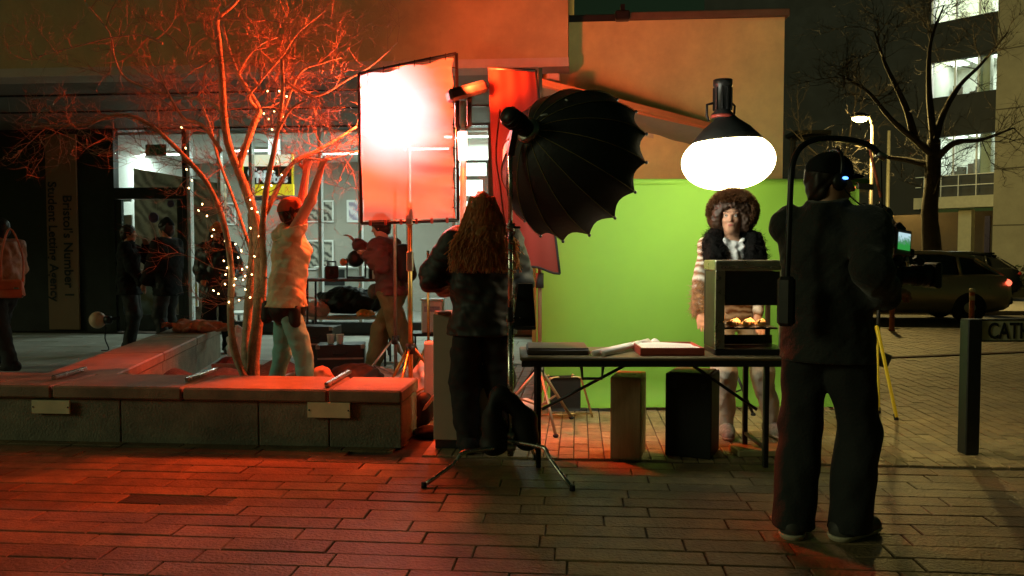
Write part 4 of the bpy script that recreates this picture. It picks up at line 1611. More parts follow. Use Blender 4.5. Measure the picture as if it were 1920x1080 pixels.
# bare street trees on the right
def far_tree(label, px, d, py_top, trunk_r, limbs_px, seed, dens=3.0, L=1.1):
    rg = random.Random(seed)
    g = W(px, 500, d)
    t = thing('street_tree', label, 'tree', (g.x, d, -.1), 0, 'bare street trees on the right')
    ls = [([(g.x, d, -.15), (g.x + .03, d, 1.2), W(px - 2, 400, d), W(px + 4, 330, d), W(px + 6, py_top, d)], trunk_r, trunk_r * .62)]
    for q in limbs_px:
        ls.append(([W(x, y, d + dz) for x, y, dz in q], trunk_r * .42, trunk_r * .07))
    limb_tree(t, ls, rg, mat('dark_bark', (.022, .017, .010), .9, var=.35, scale=5, bump=.5, bscale=20), mat('dark_twig', (.035, .026, .016), .9, var=.2), dens, L, .014, 2, .6)
far_tree('thick bare street tree in front of the lit office windows', 1745, 19.9, 262, .25,
         [((1750, 290, 0), (1715, 262, -.4), (1670, 222, -.8), (1625, 170, -1.2), (1570, 138, -1.5)),
          ((1750, 275, 0), (1768, 215, .3), (1800, 160, .4), (1840, 120, .2), (1890, 60, 0)),
          ((1752, 300, 0), (1790, 268, -.5), (1840, 262, -1), (1900, 240, -1.4)),
          ((1746, 310, 0), (1700, 300, .6), (1655, 292, 1), (1600, 262, 1.2)),
          ((1716, 263, -.4), (1698, 200, -.5), (1660, 120, -.6), (1640, 60, -.7)),
          ((1752, 270, 0), (1742, 170, 0), (1745, 80, -.2), (1770, 10, -.3))], 4, 5.0, 1.0)
far_tree('slim bare street tree with spreading twigs right of the flank wall', 1560, 27, 330, .13,
         [((1564, 350, 0), (1540, 300, 0), (1510, 270, .3), (1480, 240, .3)),
          ((1566, 340, 0), (1590, 270, .2), (1600, 210, .3), (1620, 150, .3))], 9, 2.2, 1.1)
# ------------------------------------------------------------------ film lighting
def c_stand(root, base, feet, zhub, ztop, m=None, r=.0175, parts=('column',)):
    """turtle-base stand: three bent legs and a stepped column"""
    m = m or M['steel']
    base = Vector(base)
    for i, f in enumerate(feet):
        f = Vector(f)
        d = (f - base)
        d.z = 0
        L = d.length
        d.normalize()
        z = zhub + (.035 * (i - 1))
        P = [base + Vector((0, 0, z)), base + d * (L * .52) + Vector((0, 0, z + .01)), base + d * (L * .60) + Vector((0, 0, z - .008)),
             base + d * (L * .67) + Vector((0, 0, z - .05)), f + Vector((0, 0, .012))]
        lg = MB().tube(smooth_path(P, 3), .0125, 10).build('leg', m, root, True)
        MB().tube([f + Vector((0, 0, .03)), f], .0155, 8).build('foot_cap', M['black_rubber'], lg, True)
        MB().tube([base + Vector((0, 0, z - .02)), base + Vector((0, 0, z + .02))], .032, 12).build('collar', M['dull_steel'], root, True)
    zs = [zhub - .09, zhub + (ztop - zhub) * .42, zhub + (ztop - zhub) * .72, ztop]
    for i in range(3):
        MB().tube([base + Vector((0, 0, zs[i] if i == 0 else zs[i] - .03)), base + Vector((0, 0, zs[i + 1]))], r - .0025 * i, 12).build('column', m, root, True)
        if i:
            MB().tube([base + Vector((0, 0, zs[i] - .04)), base + Vector((0, 0, zs[i] + .01))], r + .008, 12).build('riser_collar', M['dull_steel'], root, True)
            MB().box(base + Vector((.035, -.01, zs[i] - .015)), (.05, .018, .014), bev=.004).build('riser_key', M['black_plastic'], root)

def tripod(root, base, ztop, rad=.5, zj=.62, m=None, lm=None, r=.016, a0=.4, legw=.012):
    m = m or M['dark_metal']
    lm = lm or m
    base = Vector(base)
    MB().tube([base + Vector((0, 0, .12)), base + Vector((0, 0, ztop))], r, 10).build('column', m, root, True)
    for k in range(3):
        a = a0 + 2 * math.pi * k / 3
        f = base + Vector((math.cos(a) * rad, math.sin(a) * rad, .012))
        lg = MB().tube([base + Vector((0, 0, zj)) + Vector((math.cos(a), math.sin(a), 0)) * .03, f], legw, 8).build('leg', lm, root, True)
        MB().sphere(f, (.022, .022, .016), 8, 5).build('foot', M['black_rubber'], lg, True)
        mid = base + Vector((0, 0, .16))
        MB().bar(mid, (f + base + Vector((0, 0, zj))) / 2, .008, .014).build('brace', m, root)
    MB().tube([base + Vector((0, 0, zj - .04)), base + Vector((0, 0, zj + .04))], r + .02, 12).build('collar', M['black_plastic'], root, True)

# --- glowing diffuser frame
DD = 6.45
c0 = [W(675, 143, DD), W(850, 107, DD), W(853, 408, DD + .02), W(680, 414, DD)]
df = thing('diffuser_frame', 'white diffusion cloth laced on a frame, glowing hot in front of lamps', 'diffuser', W(770, 700, DD) * 1)
m = bpy.data.materials.new('diffusion_silk')
m.use_nodes = True
n_, l_ = m.node_tree.nodes, m.node_tree.links
n_.remove(n_["Principled BSDF"])
td = n_.new("ShaderNodeBsdfTranslucent")
td.inputs[0].default_value = (.40, .34, .38, 1)
dfz = n_.new("ShaderNodeBsdfDiffuse")
dfz.inputs[0].default_value = (.55, .5, .5, 1)
tpn = n_.new("ShaderNodeBsdfTransparent")
m1, m2 = n_.new("ShaderNodeMixShader"), n_.new("ShaderNodeMixShader")
m1.inputs[0].default_value = .45
m2.inputs[0].default_value = .30
l_.new(td.outputs[0], m1.inputs[1])
l_.new(dfz.outputs[0], m1.inputs[2])
l_.new(m1.outputs[0], m2.inputs[1])
l_.new(tpn.outputs[0], m2.inputs[2])
l_.new(m2.outputs[0], n_["Material Output"].inputs[0])
MATS['diffusion_silk'] = m
def silk(u, v):
    p = c0[0].lerp(c0[1], u).lerp(c0[3].lerp(c0[2], u), v)
    y = .010 * math.sin(v * 21 + u * 2.2 + .8 * math.sin(u * 4)) * (u ** 1.3) + .012 * math.sin(v * 9 - u * 3) * v
    y += .05 * math.sin(v * 38 - u * 5 + 1.2 * math.sin(v * 9)) * max(0, u - .35) ** 1.5 + .03 * math.sin(5 * u + 9 * v) * v + .016 * math.sin(30 * v - 9 * u * u) * v * v
    edge = .012 * abs(math.sin(v * math.pi * 6)) * (u ** 8)
    return p + Vector((-edge, y, .012 * math.sin(u * math.pi * 5) * ((1 - v) ** 10)))
MB().grid(silk, 44, 70).build('cloth', MATS['diffusion_silk'], df, True)
fm = M['dark_metal']
fo = [W(673, 138, DD + .03), W(856, 100, DD + .03), W(859, 413, DD + .03), W(678, 419, DD + .03)]
for i in range(4):
    MB().tube([fo[i], fo[(i + 1) % 4]], .013, 8).build('frame_tube', fm, df, True)
for k in range(8):
    v = (k + .5) / 8
    p = c0[1].lerp(c0[2], v)
    MB().tube([p + Vector((-.02, -.004, 0)), p + Vector((.03, .02, -.004))], .004, 5).build('lace', M['black_cloth'], df)
for k in range(6):
    u = (k + .5) / 6
    p = c0[3].lerp(c0[2], u)
    MB().box(p + Vector((0, -.012, -.02)), (.022, .012, .045), bev=.003).build('clip', M['red_cloth'], df)
    p = c0[0].lerp(c0[1], u)
    MB().tube([p + Vector((0, 0, -.01)), p + Vector((0, .02, .045))], .004, 5).build('lace', M['black_cloth'], df)
ds = thing('light_stand', 'brass coloured stand carrying the diffuser frame behind the bench', 'stand', W(770, 700, DD + .06).xy.to_3d())
bp = Vector((W(770, 700, DD + .06).x, DD + .06, 0))
tripod(ds, bp, W(770, 380, DD + .06).z, .45, .55, M['brass'], M['brass'], .019, .3)
MB().box(bp + Vector((0, -.02, W(770, 410, DD).z)), (.06, .05, .1), bev=.008).build('grip_head', M['dull_steel'], ds)
MB().box(bp + Vector((0, -.0, W(770, 490, DD).z)), (.055, .055, .16), bev=.008).build('clamp', M['dull_steel'], ds)

# --- the two red lamps behind it on one stand
def lamp_head(root, pos, aim, col, estr, r=.085, L=.2):
    d = (Vector(aim) - Vector(pos)).normalized()
    R = frame_from(d)
    pos = Vector(pos)
    h = MB().lathe([(.0001, -L), (r * .7, -L), (r, -L * .8), (r * 1.05, -.01), (r * 1.12, 0)], pos, 20, R).build('lamp_head', M['black_plastic'], root, True)
    MB().lathe([(.0001, -.012), (r * .98, -.016)], pos, 20, R).build('lens', mat('lens_%s' % root.name, (.9, .7, .6), .4, var=0, emit=col, estr=estr), h, True)
    for k in range(4):
        a = math.pi / 2 * k
        ax = R @ Vector((math.cos(a), math.sin(a), 0))
        tn = R @ Vector((-math.sin(a), math.cos(a), 0))
        q = pos + ax * r * 1.08
        e = q + (ax * .55 + d * .85).normalized() * r * 1.25
        MB().add([q - tn * r * .8, q + tn * r * .8, e + tn * r * 1.1, e - tn * r * 1.1], [(0, 1, 2, 3)]).add(
            [q - tn * r * .8 + ax * .004, q + tn * r * .8 + ax * .004, e + tn * r * 1.1 + ax * .004, e - tn * r * 1.1 + ax * .004], [(3, 2, 1, 0)]).build('barn_door', M['black_plastic'], h)
    MB().tube([pos + R @ Vector((r * 1.2, 0, -L * .5)), pos + R @ Vector((r * 1.25, -r * 1.3, -L * .5)), pos + R @ Vector((-r * 1.25, -r * 1.3, -L * .5)), pos + R @ Vector((-r * 1.2, 0, -L * .5))], .009, 6).build('yoke', M['dark_metal'], root, True)
RED = (1.0, .070, .014)
rl = thing('red_lamp', 'pair of red film lamps with barn doors shining through the diffuser', 'film light', (W(742, 700, 7.65).x, 7.65, 0))
rb = Vector((W(742, 700, 7.65).x, 7.65, 0))
L1, L2 = W(712, 172, 7.40), W(756, 236, 7.42)
tripod(rl, rb, W(742, 165, 7.65).z, .4, .5, M['dull_steel'], M['dull_steel'], .017, 1.2)
MB().bar(W(712, 205, 7.63), W(757, 262, 7.63), .03, .03).build('cross_arm', M['dark_metal'], rl)
lamp_head(rl, L1, L1 + Vector((.05, -1, -.25)), (1, .60, .48), 16, .095)
lamp_head(rl, L2, L2 + Vector((.1, -1, -.2)), (1, .62, .50), 16, .075)
lamp('red_flood', 'SPOT', L1 + Vector((.03, -.10, -.03)), 520, RED, rl, .10, L1 + Vector((-.5, -1.1, -.35)), RAD(160), .5)
lamp('hot_spot', 'SPOT', L1 + Vector((.03, -.10, -.03)), 300, (1, .70, .78), rl, .05, W(712, 185, DD), RAD(62), 1.0)
lamp('red_flood', 'SPOT', L2 + Vector((.03, -.10, -.03)), 560, RED, rl, .09, L2 + Vector((-.35, -1.1, -.30)), RAD(160), .5)
lamp('hot_spot', 'SPOT', L2 + Vector((.03, -.10, -.03)), 190, (1, .72, .80), rl, .05, W(748, 240, DD), RAD(56), 1.0)

# --- red-lit bare stand between diffuser and flag
rs = thing('light_stand', 'slim stand with a glowing red tube lamp right beside the diffuser frame', 'film light', (W(868, 600, 5.95).x, 5.95, 0))
rbp = Vector((W(869, 600, 5.95).x, 5.95, 0))
tripod(rs, rbp, W(869, 190, 5.95).z, .42, .5, mat('warm_white_pole', (.75, .68, .62), .4, .1, var=.1), None, .024, .9)
P = [W(857, 178, 5.95), W(857, 236, 5.95), W(866, 243, 5.95), W(880, 236, 5.95), W(880, 178, 5.95)]
MB().tube(P, .018, 8).build('yoke', M['dark_metal'], rs, True)
MB().box(W(875, 172, 5.95), (.30, .14, .09), rotm(0, RAD(-18), .3), bev=.02).build('cross_piece', M['dark_metal'], rs)
MB().tube([W(867, 247, 5.92), W(868, 300, 5.92)], .035, 12).build('lamp_tube', mat('red_tube', (.9, .5, .45), .4, var=0, emit=(1, .42, .34), estr=5.0), rs, True)
lamp('red_flood', 'SPOT', W(876, 158, 5.85), 620, RED, rs, .08, W(1240, 30, 9.6), RAD(104), .6)
lamp('red_glow', 'POINT', W(868, 270, 5.85), 35, RED, rs, .06)
# gold pole further right
gs = thing('light_stand', 'thin brass stand pole beside the grey plinth', 'stand', (W(803, 600, 7.7).x, 7.7, 0))
tripod(gs, Vector((W(803, 600, 7.7).x, 7.7, 0)), W(803, 470, 7.7).z, .4, .45, M['brass'], M['brass'], .013, .1)
MB().box(W(803, 495, 7.7), (.05, .05, .1), bev=.01).build('knuckle', mat('red_knob', (.5, .06, .03), .4, var=.1), gs)

# --- octagonal softbox on a C-stand
SBD = 4.80
sb = G(958, 890)
sb = Vector((W(957, 700, SBD).x, SBD, 0))
cs = thing('c_stand', 'chrome three-legged stand holding up the black softbox', 'stand', sb)
fl_, fr_ = G(795, 914), G(1073, 920)
fbk = G(1004, 862)
c_stand(cs, sb, [fl_, fr_, fbk], .195, W(957, 262, SBD).z, M['steel'], .0185)
AX = Vector((.61, .72, -.33)).normalized()
hub = W(992, 246, SBD + .02)
RS = frame_from(AX)
sx = thing('softbox', 'big black ribbed octagonal softbox seen from behind', 'softbox', sb + Vector((0, 0, 1.9)))
NR, SUB, NT = 16, 6, 14
Rm, Ln = .50, .54
def prof(t):
    return .055 + (Rm - .055) * (math.sin(min(t, 1) * math.pi / 2) ** .80)
vs, fs = [], []
NA = NR * SUB
for i in range(NT + 1):
    t = i / NT
    for k in range(NA):
        a = 2 * math.pi * k / NA
        ph = (k % SUB) / SUB
        sag = math.sin(math.pi * ph)
        r = prof(t) * (1 - .055 * sag * t)
        z = Ln * (t ** 1.25) - .045 * sag * (t ** 6)
        vs.append(hub + RS @ Vector((r * math.cos(a), r * math.sin(a), z)))
for i in range(NT):
    for k in range(NA):
        k2 = (k + 1) % NA
        fs.append((i * NA + k, i * NA + k2, (i + 1) * NA + k2, (i + 1) * NA + k))
MB().add(vs, fs).build('fabric_shell', mat('softbox_black', (.014, .015, .014), .55, var=.25, scale=8, bump=.15, bscale=40), sx, True)
seam = mat('seam', (.22, .18, .06), .7, var=.2)
for k in range(NR):
    a = 2 * math.pi * k / NR
    P = []
    for i in range(NT + 1):
        t = i / NT
        r = prof(t) + .0035
        P.append(hub + RS @ Vector((r * math.cos(a), r * math.sin(a), Ln * (t ** 1.25))))
    MB().tube(P, .0026, 5).build('rib', seam, sx, True)
    MB().sphere(P[-1], .011, 6, 5).build('rib_tip', M['black_plastic'], sx, True)
MB().lathe([(.0001, Ln * .90), (Rm * .93, Ln * .90), (Rm * .93, Ln * .905), (.0001, Ln * .905)], hub, 32, RS).build('front_diffuser', mat('softbox_face', (.9, .9, .9), .6, var=0, emit=(.96, 1.0, .80), estr=13.0), sx)
MB().lathe([(.05, -.03), (.075, -.03), (.08, 0), (.075, .03), (.055, .03)], hub, 20, RS).build('speed_ring', M['dull_steel'], sx, True)
hd_ = MB().lathe([(.0001, -.22), (.048, -.22), (.056, -.20), (.056, -.05), (.05, -.03)], hub, 18, RS).build('lamp_head', M['black_plastic'], sx, True)
for k in range(5):
    MB().lathe([(.056, -.20 + k * .025), (.063, -.197 + k * .025), (.063, -.19 + k * .025), (.056, -.186 + k * .025)], hub, 18, RS).build('cooling_fin', M['dark_metal'], hd_, True)
MB().bar(hub + RS @ Vector((0, 0, -.14)) + Vector((0, 0, -.05)), sb + Vector((0, 0, W(957, 290, SBD).z)), .04, .03).build('mount', M['black_plastic'], sx)
for px, py, rr in ((1027, 210, 20), (1060, 193, 20)):  # two small white marks on the fabric
    best = min(range(len(vs)), key=lambda i: (project(vs[i])[0] - px) ** 2 + (project(vs[i])[1] - py) ** 2 + (0 if vs[i].y < 5.0 else 1e5))
    p = vs[best]
    nrm = (p - hub - AX * .12).normalized()
    MB().sphere(p + nrm * .002, (.036, .012, .006), 12, 6, frame_from(nrm) @ rotm(0, 0, RAD(20))).build('tag', M['white_plastic'], sx, True)
MB().lathe([(.060, .035), (.066, .036), (.066, .05), (.060, .052)], hub, 20, RS).build('silver_ring', M['steel'], sx, True)
# cable tied to the column
cb = MB()
P = []
for i in range(70):
    t = i / 69
    z = W(957, 418 + 100 * t, SBD).z
    P.append(sb + Vector((.026 * math.cos(t * 34), .026 * math.sin(t * 34) - .0, z)))
cb.tube(P, .0035, 5)
cb.tube(smooth_path([hub + RS @ Vector((0, 0, -.28)), W(930, 290, SBD - .05), W(938, 350, SBD - .05), W(948, 420, SBD - .04), sb + Vector((.026, 0, W(957, 420, SBD).z))], 6), .0045, 6)
cb.top('cable', mat('red_cable', (.30, .05, .03), .6, var=.1), 'thin cable wound round the chrome stand under the softbox', 'cable', base=sb + Vector((0, 0, 1.2)))
bx = thing('power_box', 'black tapered power box strapped to the chrome stand', 'power box', W(984, 615, SBD + .12))
m_ = MB()
q = [W(972, 532, SBD + .05), W(999, 532, SBD + .05), W(1005, 617, SBD + .05), W(962, 617, SBD + .05)]
m_.prism(q, Vector((0, .1, 0)))
m_.build('case', M['black_nylon'], bx)
MB().box(W(985, 615, SBD + .0), (.12, .02, .02)).build('strap', M['black_rubber'], bx)
MB().box(W(960, 555, SBD + .03), (.03, .05, .02)).build('buckle', M['dull_steel'], bx)
MB().box(W(957, 590, SBD - .03), (.035, .03, .09), bev=.006).build('clamp', M['black_plastic'], bx)
# sandbag
B_ = SDF(.05)
sbx = sb + Vector((0, 0, 0))
def loc3(p):
    return np.array(p)
B_.cone(W(925, 760, SBD - .02), W(925, 830, SBD + .0), .045, .085)
B_.cone(W(940, 738, SBD), W(985, 790, SBD + .04), .05, .07)
B_.cone(W(985, 785, SBD + .04), W(988, 822, SBD + .04), .06, .07)
B_.wrinkle(.008, 30, 4)
V_, F_ = B_.mesh(.011)
base = np.array(sb)
sg_o = np_mesh('sandbag', V_ - base, F_, M['black_nylon'])
sg_o.location = sb
tag(sg_o, 'black saddle sandbag weighing down the chrome stand', 'sandbag')

# --- lantern light
LD = 5.95
lc = W(1365, 303, LD)
ln = thing('lantern_light', 'glowing white lantern softlight with black skirt above the actress', 'film light', (W(1372, 300, LD + .65).x, LD + .65, 0))
rx, rz = .338, .208
tilt = rotm(0, RAD(-3), 0)
pr = [(.0001, -rz)]
for i in range(1, 19):
    a = -math.pi / 2 + math.pi * i / 24
    pr.append((rx * math.cos(a) ** .86, rz * math.sin(a)))
ztop = pr[-1][1]
MB().lathe(pr, lc, 36, tilt).build('globe', mat('lantern_white', (.9, .9, .9), .6, var=0, emit=(1.0, .83, .42), estr=18.0), ln, True)
rt = pr[-1][0]
sk = [(rt + .006, ztop - .02), (rt + .004, ztop + .01), (.17, ztop + .10), (.085, ztop + .165), (.06, ztop + .19)]
MB().lathe(sk, lc, 28, tilt).build('skirt', M['black_nylon'], ln, True)
hz = ztop + .18
hp_ = lc + Vector((-.045, 0, 0))
MB().lathe([(.0001, hz - .02), (.078, hz - .02), (.082, hz + .02), (.060, hz + .04), (.064, hz + .22), (.070, hz + .23), (.070, hz + .27), (.0001, hz + .28)], hp_, 20).build('lamp_head', M['black_plastic'], ln, True)
for k in range(10):
    a = 2 * math.pi * k / 10
    MB().box(hp_ + Vector((.066 * math.cos(a), .066 * math.sin(a), hz + .13)), (.012, .012, .16), rotm(0, 0, a)).build('cooling_fin', M['dark_metal'], ln)
MB().tube([hp_ + Vector((0, 0, hz - .01)), hp_ + Vector((0, 0, hz + .012))], .085, 20).build('ring', mat('red_ring', (.4, .06, .04), .4, var=.1), ln, True)
MB().tube([hp_ + Vector((-.07, 0, hz + .1)), hp_ + Vector((-.115, 0, hz + .09)), hp_ + Vector((-.115, 0, hz + .01)), hp_ + Vector((-.10, 0, hz - .03))], .010, 8).build('clamp', M['dark_metal'], ln, True)
MB().tube([hp_ + Vector((.07, 0, hz + .1)), hp_ + Vector((.09, .0, hz + .08)), hp_ + Vector((.085, 0, hz + .0))], .009, 8).build('clamp', M['dark_metal'], ln, True)
lb = Vector((W(1372, 300, LD + .65).x, LD + .65, 0))
MB().tube([hp_ + Vector((0, .06, hz + .06)), Vector((lb.x, lb.y, lc.z + hz - .08))], .014, 8).build('boom_arm', M['dark_metal'], ln, True)
tripod(ln, lb, lc.z + hz - .05, .2, .4, M['dark_metal'], None, .016, 1.57)

# --- floppy flag lit red
FLD = 6.0
fq = [W(915, 128, FLD), W(1004, 132, FLD), W(1050, 512, FLD - .1), W(930, 488, FLD + .1)]
fg = thing('fabric_flag', 'large red-lit fabric flag hanging between softbox and shopfront', 'flag', (W(1012, 700, 6.0).x, 6.0, 0))
def flg(u, v):
    p = fq[0].lerp(fq[1], u).lerp(fq[3].lerp(fq[2], u), v)
    return p + Vector((0, .025 * math.sin(u * 7 + v * 2) * v + .004 * math.sin(u * 21), .01 * math.sin(u * 12) * v))
MB().grid(flg, 30, 30).build('cloth', mat('flag_cloth', (.11, .018, .012), .85, var=.2, scale=4, translucent=.4), fg, True)
MB().tube([flg(i / 12, 1) + Vector((0, -.006, 0)) for i in range(13)], .010, 6).build('hem', M['black_cloth'], fg, True)
MB().tube([flg(1, i / 12) + Vector((0, -.004, 0)) for i in range(13)], .009, 6).build('hem', M['black_cloth'], fg, True)
MB().tube([fq[0], fq[1]], .012, 8).build('top_bar', M['dark_metal'], fg, True)
fs_ = thing('light_stand', 'slim stand with a black grip in front of the green backdrop edge', 'stand', (W(1012, 700, 6.10).x, 6.10, 0))
fb_ = Vector((W(1012, 700, 6.10).x, 6.10, 0))
tripod(fs_, fb_, W(1012, 128, 6.10).z, .38, .42, mat('tan_pole', (.34, .26, .17), .45, .5, var=.15), None, .016, .8)
MB().tube([W(1012, 512, 6.08), W(1012, 540, 6.08)], .03, 12).build('grip', M['black_rubber'], fs_, True)

# --- green paper backdrop
GD = 6.9
g0, g1 = W(1006, 700, GD).x, W(1607, 700, GD).x
gz = W(1300, 341, GD).z
gs_ = thing('green_backdrop', 'wide green paper backdrop hanging to the brick paving', 'backdrop', ((g0 + g1) / 2, GD, 0))
def gp(u, v):
    x = g0 + (g1 - g0) * u
    s = v * (gz + .22)
    z = gz - s
    y = GD + .02 * math.sin(u * 7 + v * 3) + .010 * math.sin(u * 19 - v * 5) * (.3 + v) + .012 * math.sin(v * 6 + u * 2) + .006 * math.sin(u * 33 + 3 * math.sin(v * 5)) * v
    if z < .22:
        a = min((.22 - z) / .20, math.pi / 2)
        z = .22 - .20 * math.sin(a) + .012
        y -= .20 * (1 - math.cos(a))
    return Vector((x, y, z))
MB().grid(gp, 60, 60, .0016, (0, 1, 0)).build('paper', M['green_paper'], gs_, True)
MB().tube([(g0 - .08, GD + .035, gz + .0), (g1 + .08, GD + .035, gz + .0)], .03, 14).build('roll', M['green_paper'], gs_, True)
for x in (g0 + .02, g1 - .02):
    MB().tube([(x, GD + .10, 0), (x, GD + .10, gz - .04)], .016, 10).build('stand_pole', M['dark_metal'], gs_, True)
    for k in range(3):
        a = 2.1 * k + .5
        MB().tube([(x, GD + .10, .35), (x + .28 * math.cos(a), GD + .22 + .1 * math.sin(a), .01)], .010, 8).build('stand_leg', M['dark_metal'], gs_, True)

# --- plastic-covered lamp on yellow tripod right of the backdrop
PD = 6.75
pb = Vector((W(1646, 640, PD).x, PD, 0))
py_ = thing('tripod', 'yellow-legged tripod standing behind the camera operator', 'tripod', pb)
yf = G(1681, 788)
for k, f in enumerate((yf, pb + Vector((-.3, .25, 0)), pb + Vector((-.05, -.15, 0)))):
    f = Vector(f)
    topj = pb + Vector((-.02, -.02, .72))
    lg = MB().bar(topj, f + Vector((0, 0, .02)), .026, .018, bev=.004).build('leg', M['yellow_paint'], py_)
    MB().tube([f + (topj - f).normalized() * .05, f], .018, 8).build('foot', M['black_rubber'], lg, True)
MB().tube([pb + Vector((0, 0, .3)), pb + Vector((0, 0, 1.25))], .016, 10).build('column', M['dark_metal'], py_, True)
MB().box(pb + Vector((.04, -.03, .43)), (.09, .06, .12), rotm(0, .4, 0), bev=.01).build('spreader', M['black_plastic'], py_)
MB().tube([pb + Vector((0, 0, 1.8)), W(1635, 300, PD), W(1628, 262, PD)], .012, 8).build('mast', mat('red_lit_mast', (.25, .07, .04), .5, var=.2), py_, True)  # mast colour carries the red light falling on it
B_ = SDF(.05)
pc = W(1644, 436, PD)
B_.ell(np.array(pc), np.array([.15, .13, .22]))
B_.ell(np.array(pc) + [.02, 0, -.12], np.array([.16, .13, .12]))
B_.ell(np.array(pc) + [-.02, -.02, .13], np.array([.12, .11, .10]))
B_.wrinkle(.016, 38, 8).wrinkle(.008, 90, 9)
V_, F_ = B_.mesh(.009)
o = np_mesh('covered_lamp', V_ - np.array(pb + Vector((0, 0, 1.2))), F_, mat('wet_plastic', (.012, .013, .013), .12, var=.2, scale=20, spec=.9, bump=.5, bscale=25))
o.location = pb + Vector((0, 0, 1.2))
tag(o, 'lamp wrapped in shiny crumpled black plastic beside the green backdrop', 'film light')
mo = thing('small_monitor', 'small dark monitor clipped above the plastic-wrapped lamp', 'monitor', W(1620, 350, PD - .05))
MB().box(W(1622, 350, PD - .05), (.15, .03, .05), rotm(0, .05, .2), bev=.006).build('body', M['black_plastic'], mo)
MB().box(W(1602, 352, PD - .07), (.012, .012, .016)).build('indicator', mat('led_red', (.8, .1, .05), .4, var=0, emit=(1, .15, .05), estr=3), mo)

# ------------------------------------------------------------------ folding table and what stands on it
TZ = .695
tx0, tx1 = W(975, 680, 4.88).x, W(1478, 680, 4.88).x
ty0, ty1 = 4.86, 5.42
tb = thing('folding_table', 'dark folding table with steel legs in front of the green backdrop', 'table', ((tx0 + tx1) / 2, (ty0 + ty1) / 2, 0))
tm = mat('table_top', (.14, .115, .06), .5, var=.2, scale=5)
MB().bb((tx0, ty0, TZ - .022), (tx1, ty1, TZ), .006).build('tabletop', tm, tb)
MB().bb((tx0 + .01, ty0 + .01, TZ - .06), (tx1 - .01, ty0 + .035, TZ - .023)).build('apron', M['black_plastic'], tb)
MB().bb((tx0 + .01, ty1 - .035, TZ - .06), (tx1 - .01, ty1 - .01, TZ - .023)).build('apron', M['black_plastic'], tb)
for x in (tx0 + .115, tx1 - .12):
    for y in (ty0 + .06, ty1 - .06):
        MB().box((x, y, (TZ - .06) / 2), (.032, .032, TZ - .062), bev=.004).build('leg', M['dark_metal'], tb)
    MB().bar((x, ty0 + .08, .12), (x, ty1 - .08, .12), .02).build('stretcher', M['dark_metal'], tb)
cy_ = (ty0 + ty1) / 2
MB().tube([(tx0 + .14, cy_ - .1, .34), (tx0 + .73, cy_ - .1, TZ - .04)], .010, 8).build('brace', M['dark_metal'], tb, True)
MB().tube([(tx1 - .14, cy_ - .1, .34), (tx1 - .60, cy_ - .1, TZ - .04)], .010, 8).build('brace', M['dark_metal'], tb, True)
h0 = W(1090, 690, ty0 - .005)
MB().tube([h0 + Vector((0, 0, .01)), h0 + Vector((.008, 0, -.065)), h0 + Vector((.125, 0, -.065)), h0 + Vector((.133, 0, .01))], .010, 8).build('carry_handle', M['black_plastic'], tb)

for k, (xa, xb, y1_) in enumerate(((1113, 1197, 5.36), (1131, 1215, 5.38))):
    r = .0185
    p0 = W(xa, 668, ty0 + .05)
    p0.z = TZ + r + .001
    p1 = W(xb, 640, y1_)
    p1.z = TZ + r + .012 + .012 * k
    d = (p1 - p0).normalized()
    t = thing('paper_roll', ['white paper roll lying on the table, the one beside the dark flat case', 'white paper roll lying on the table, the one beside the red-edged tray'][k], 'paper roll', p0, 0)
    MB().lathe([(.008, 0), (r, 0), (r, (p1 - p0).length), (.008, (p1 - p0).length), (.008, 0)], p0, 18, frame_from(d)).build('tube', M['paper'], t, True)
    MB().lathe([(.0001, .001), (r * .62, -.002), (r * .7, .004)], p0, 14, frame_from(d)).build('end_cap', M['white_plastic'], t, True)
tr = thing('tray', 'shallow red-edged tray with white paper sheets on the table', 'tray', (W(1262, 670, 5.05).x, 5.08, TZ + .002))
x0, x1 = W(1200, 670, 4.94).x, W(1320, 670, 4.94).x
red_e = mat('tray_red', (.36, .065, .04), .6, var=.15)
MB().bb((x0, 4.93, TZ + .002), (x1, 5.28, TZ + .010)).build('base', red_e, tr)
MB().bb((x0, 4.925, TZ + .011), (x1, 4.935, TZ + .05)).build('side', red_e, tr)
MB().bb((x0, 5.275, TZ + .011), (x1, 5.285, TZ + .05)).build('side', red_e, tr)
MB().bb((x0, 4.936, TZ + .011), (x0 + .01, 5.274, TZ + .05)).build('side', red_e, tr)
MB().bb((x1 - .01, 4.936, TZ + .011), (x1, 5.274, TZ + .05)).build('side', red_e, tr)
MB().grid(lambda u, v: Vector((x0 + .012 + (x1 - x0 - .024) * u, 4.94 + .33 * v, TZ + .044 + .006 * math.sin(u * 4) + .004 * math.sin(v * 6))), 12, 10, -.012, (0, 0, 1)).build('paper_stack', M['paper'], tr, True)
cf = MB().grid(lambda u, v: W(1206 + 26 * u + 6 * v, 655 - 14 * math.sin(u * 2.6) - 6 * v, 5.30 + .08 * v), 8, 6, .002, (0, 0, 1))
cf.top('crumpled_sheet', M['paper'], 'crumpled white sheet against the back of the tray', 'paper', smooth=True)
fc = thing('flat_case', 'dark flat case lying at the end of the table', 'case', (W(1045, 660, 5.15).x, 5.15, TZ + .001))
MB().bb((W(988, 660, 5.0).x, 4.97, TZ + .002), (W(1105, 660, 5.0).x, 5.30, TZ + .035), .006).build('body', M['wood_dark'], fc)
MB().bb((W(990, 660, 5.0).x, 4.975, TZ + .0355), (W(1103, 660, 5.0).x, 5.295, TZ + .045), .004).build('lid', mat('case_lid', (.09, .05, .04), .45, var=.25), fc)
MB().box((W(1106, 660, 5.0).x, 4.96, TZ + .02), (.03, .02, .016)).build('latch', M['steel'], fc)

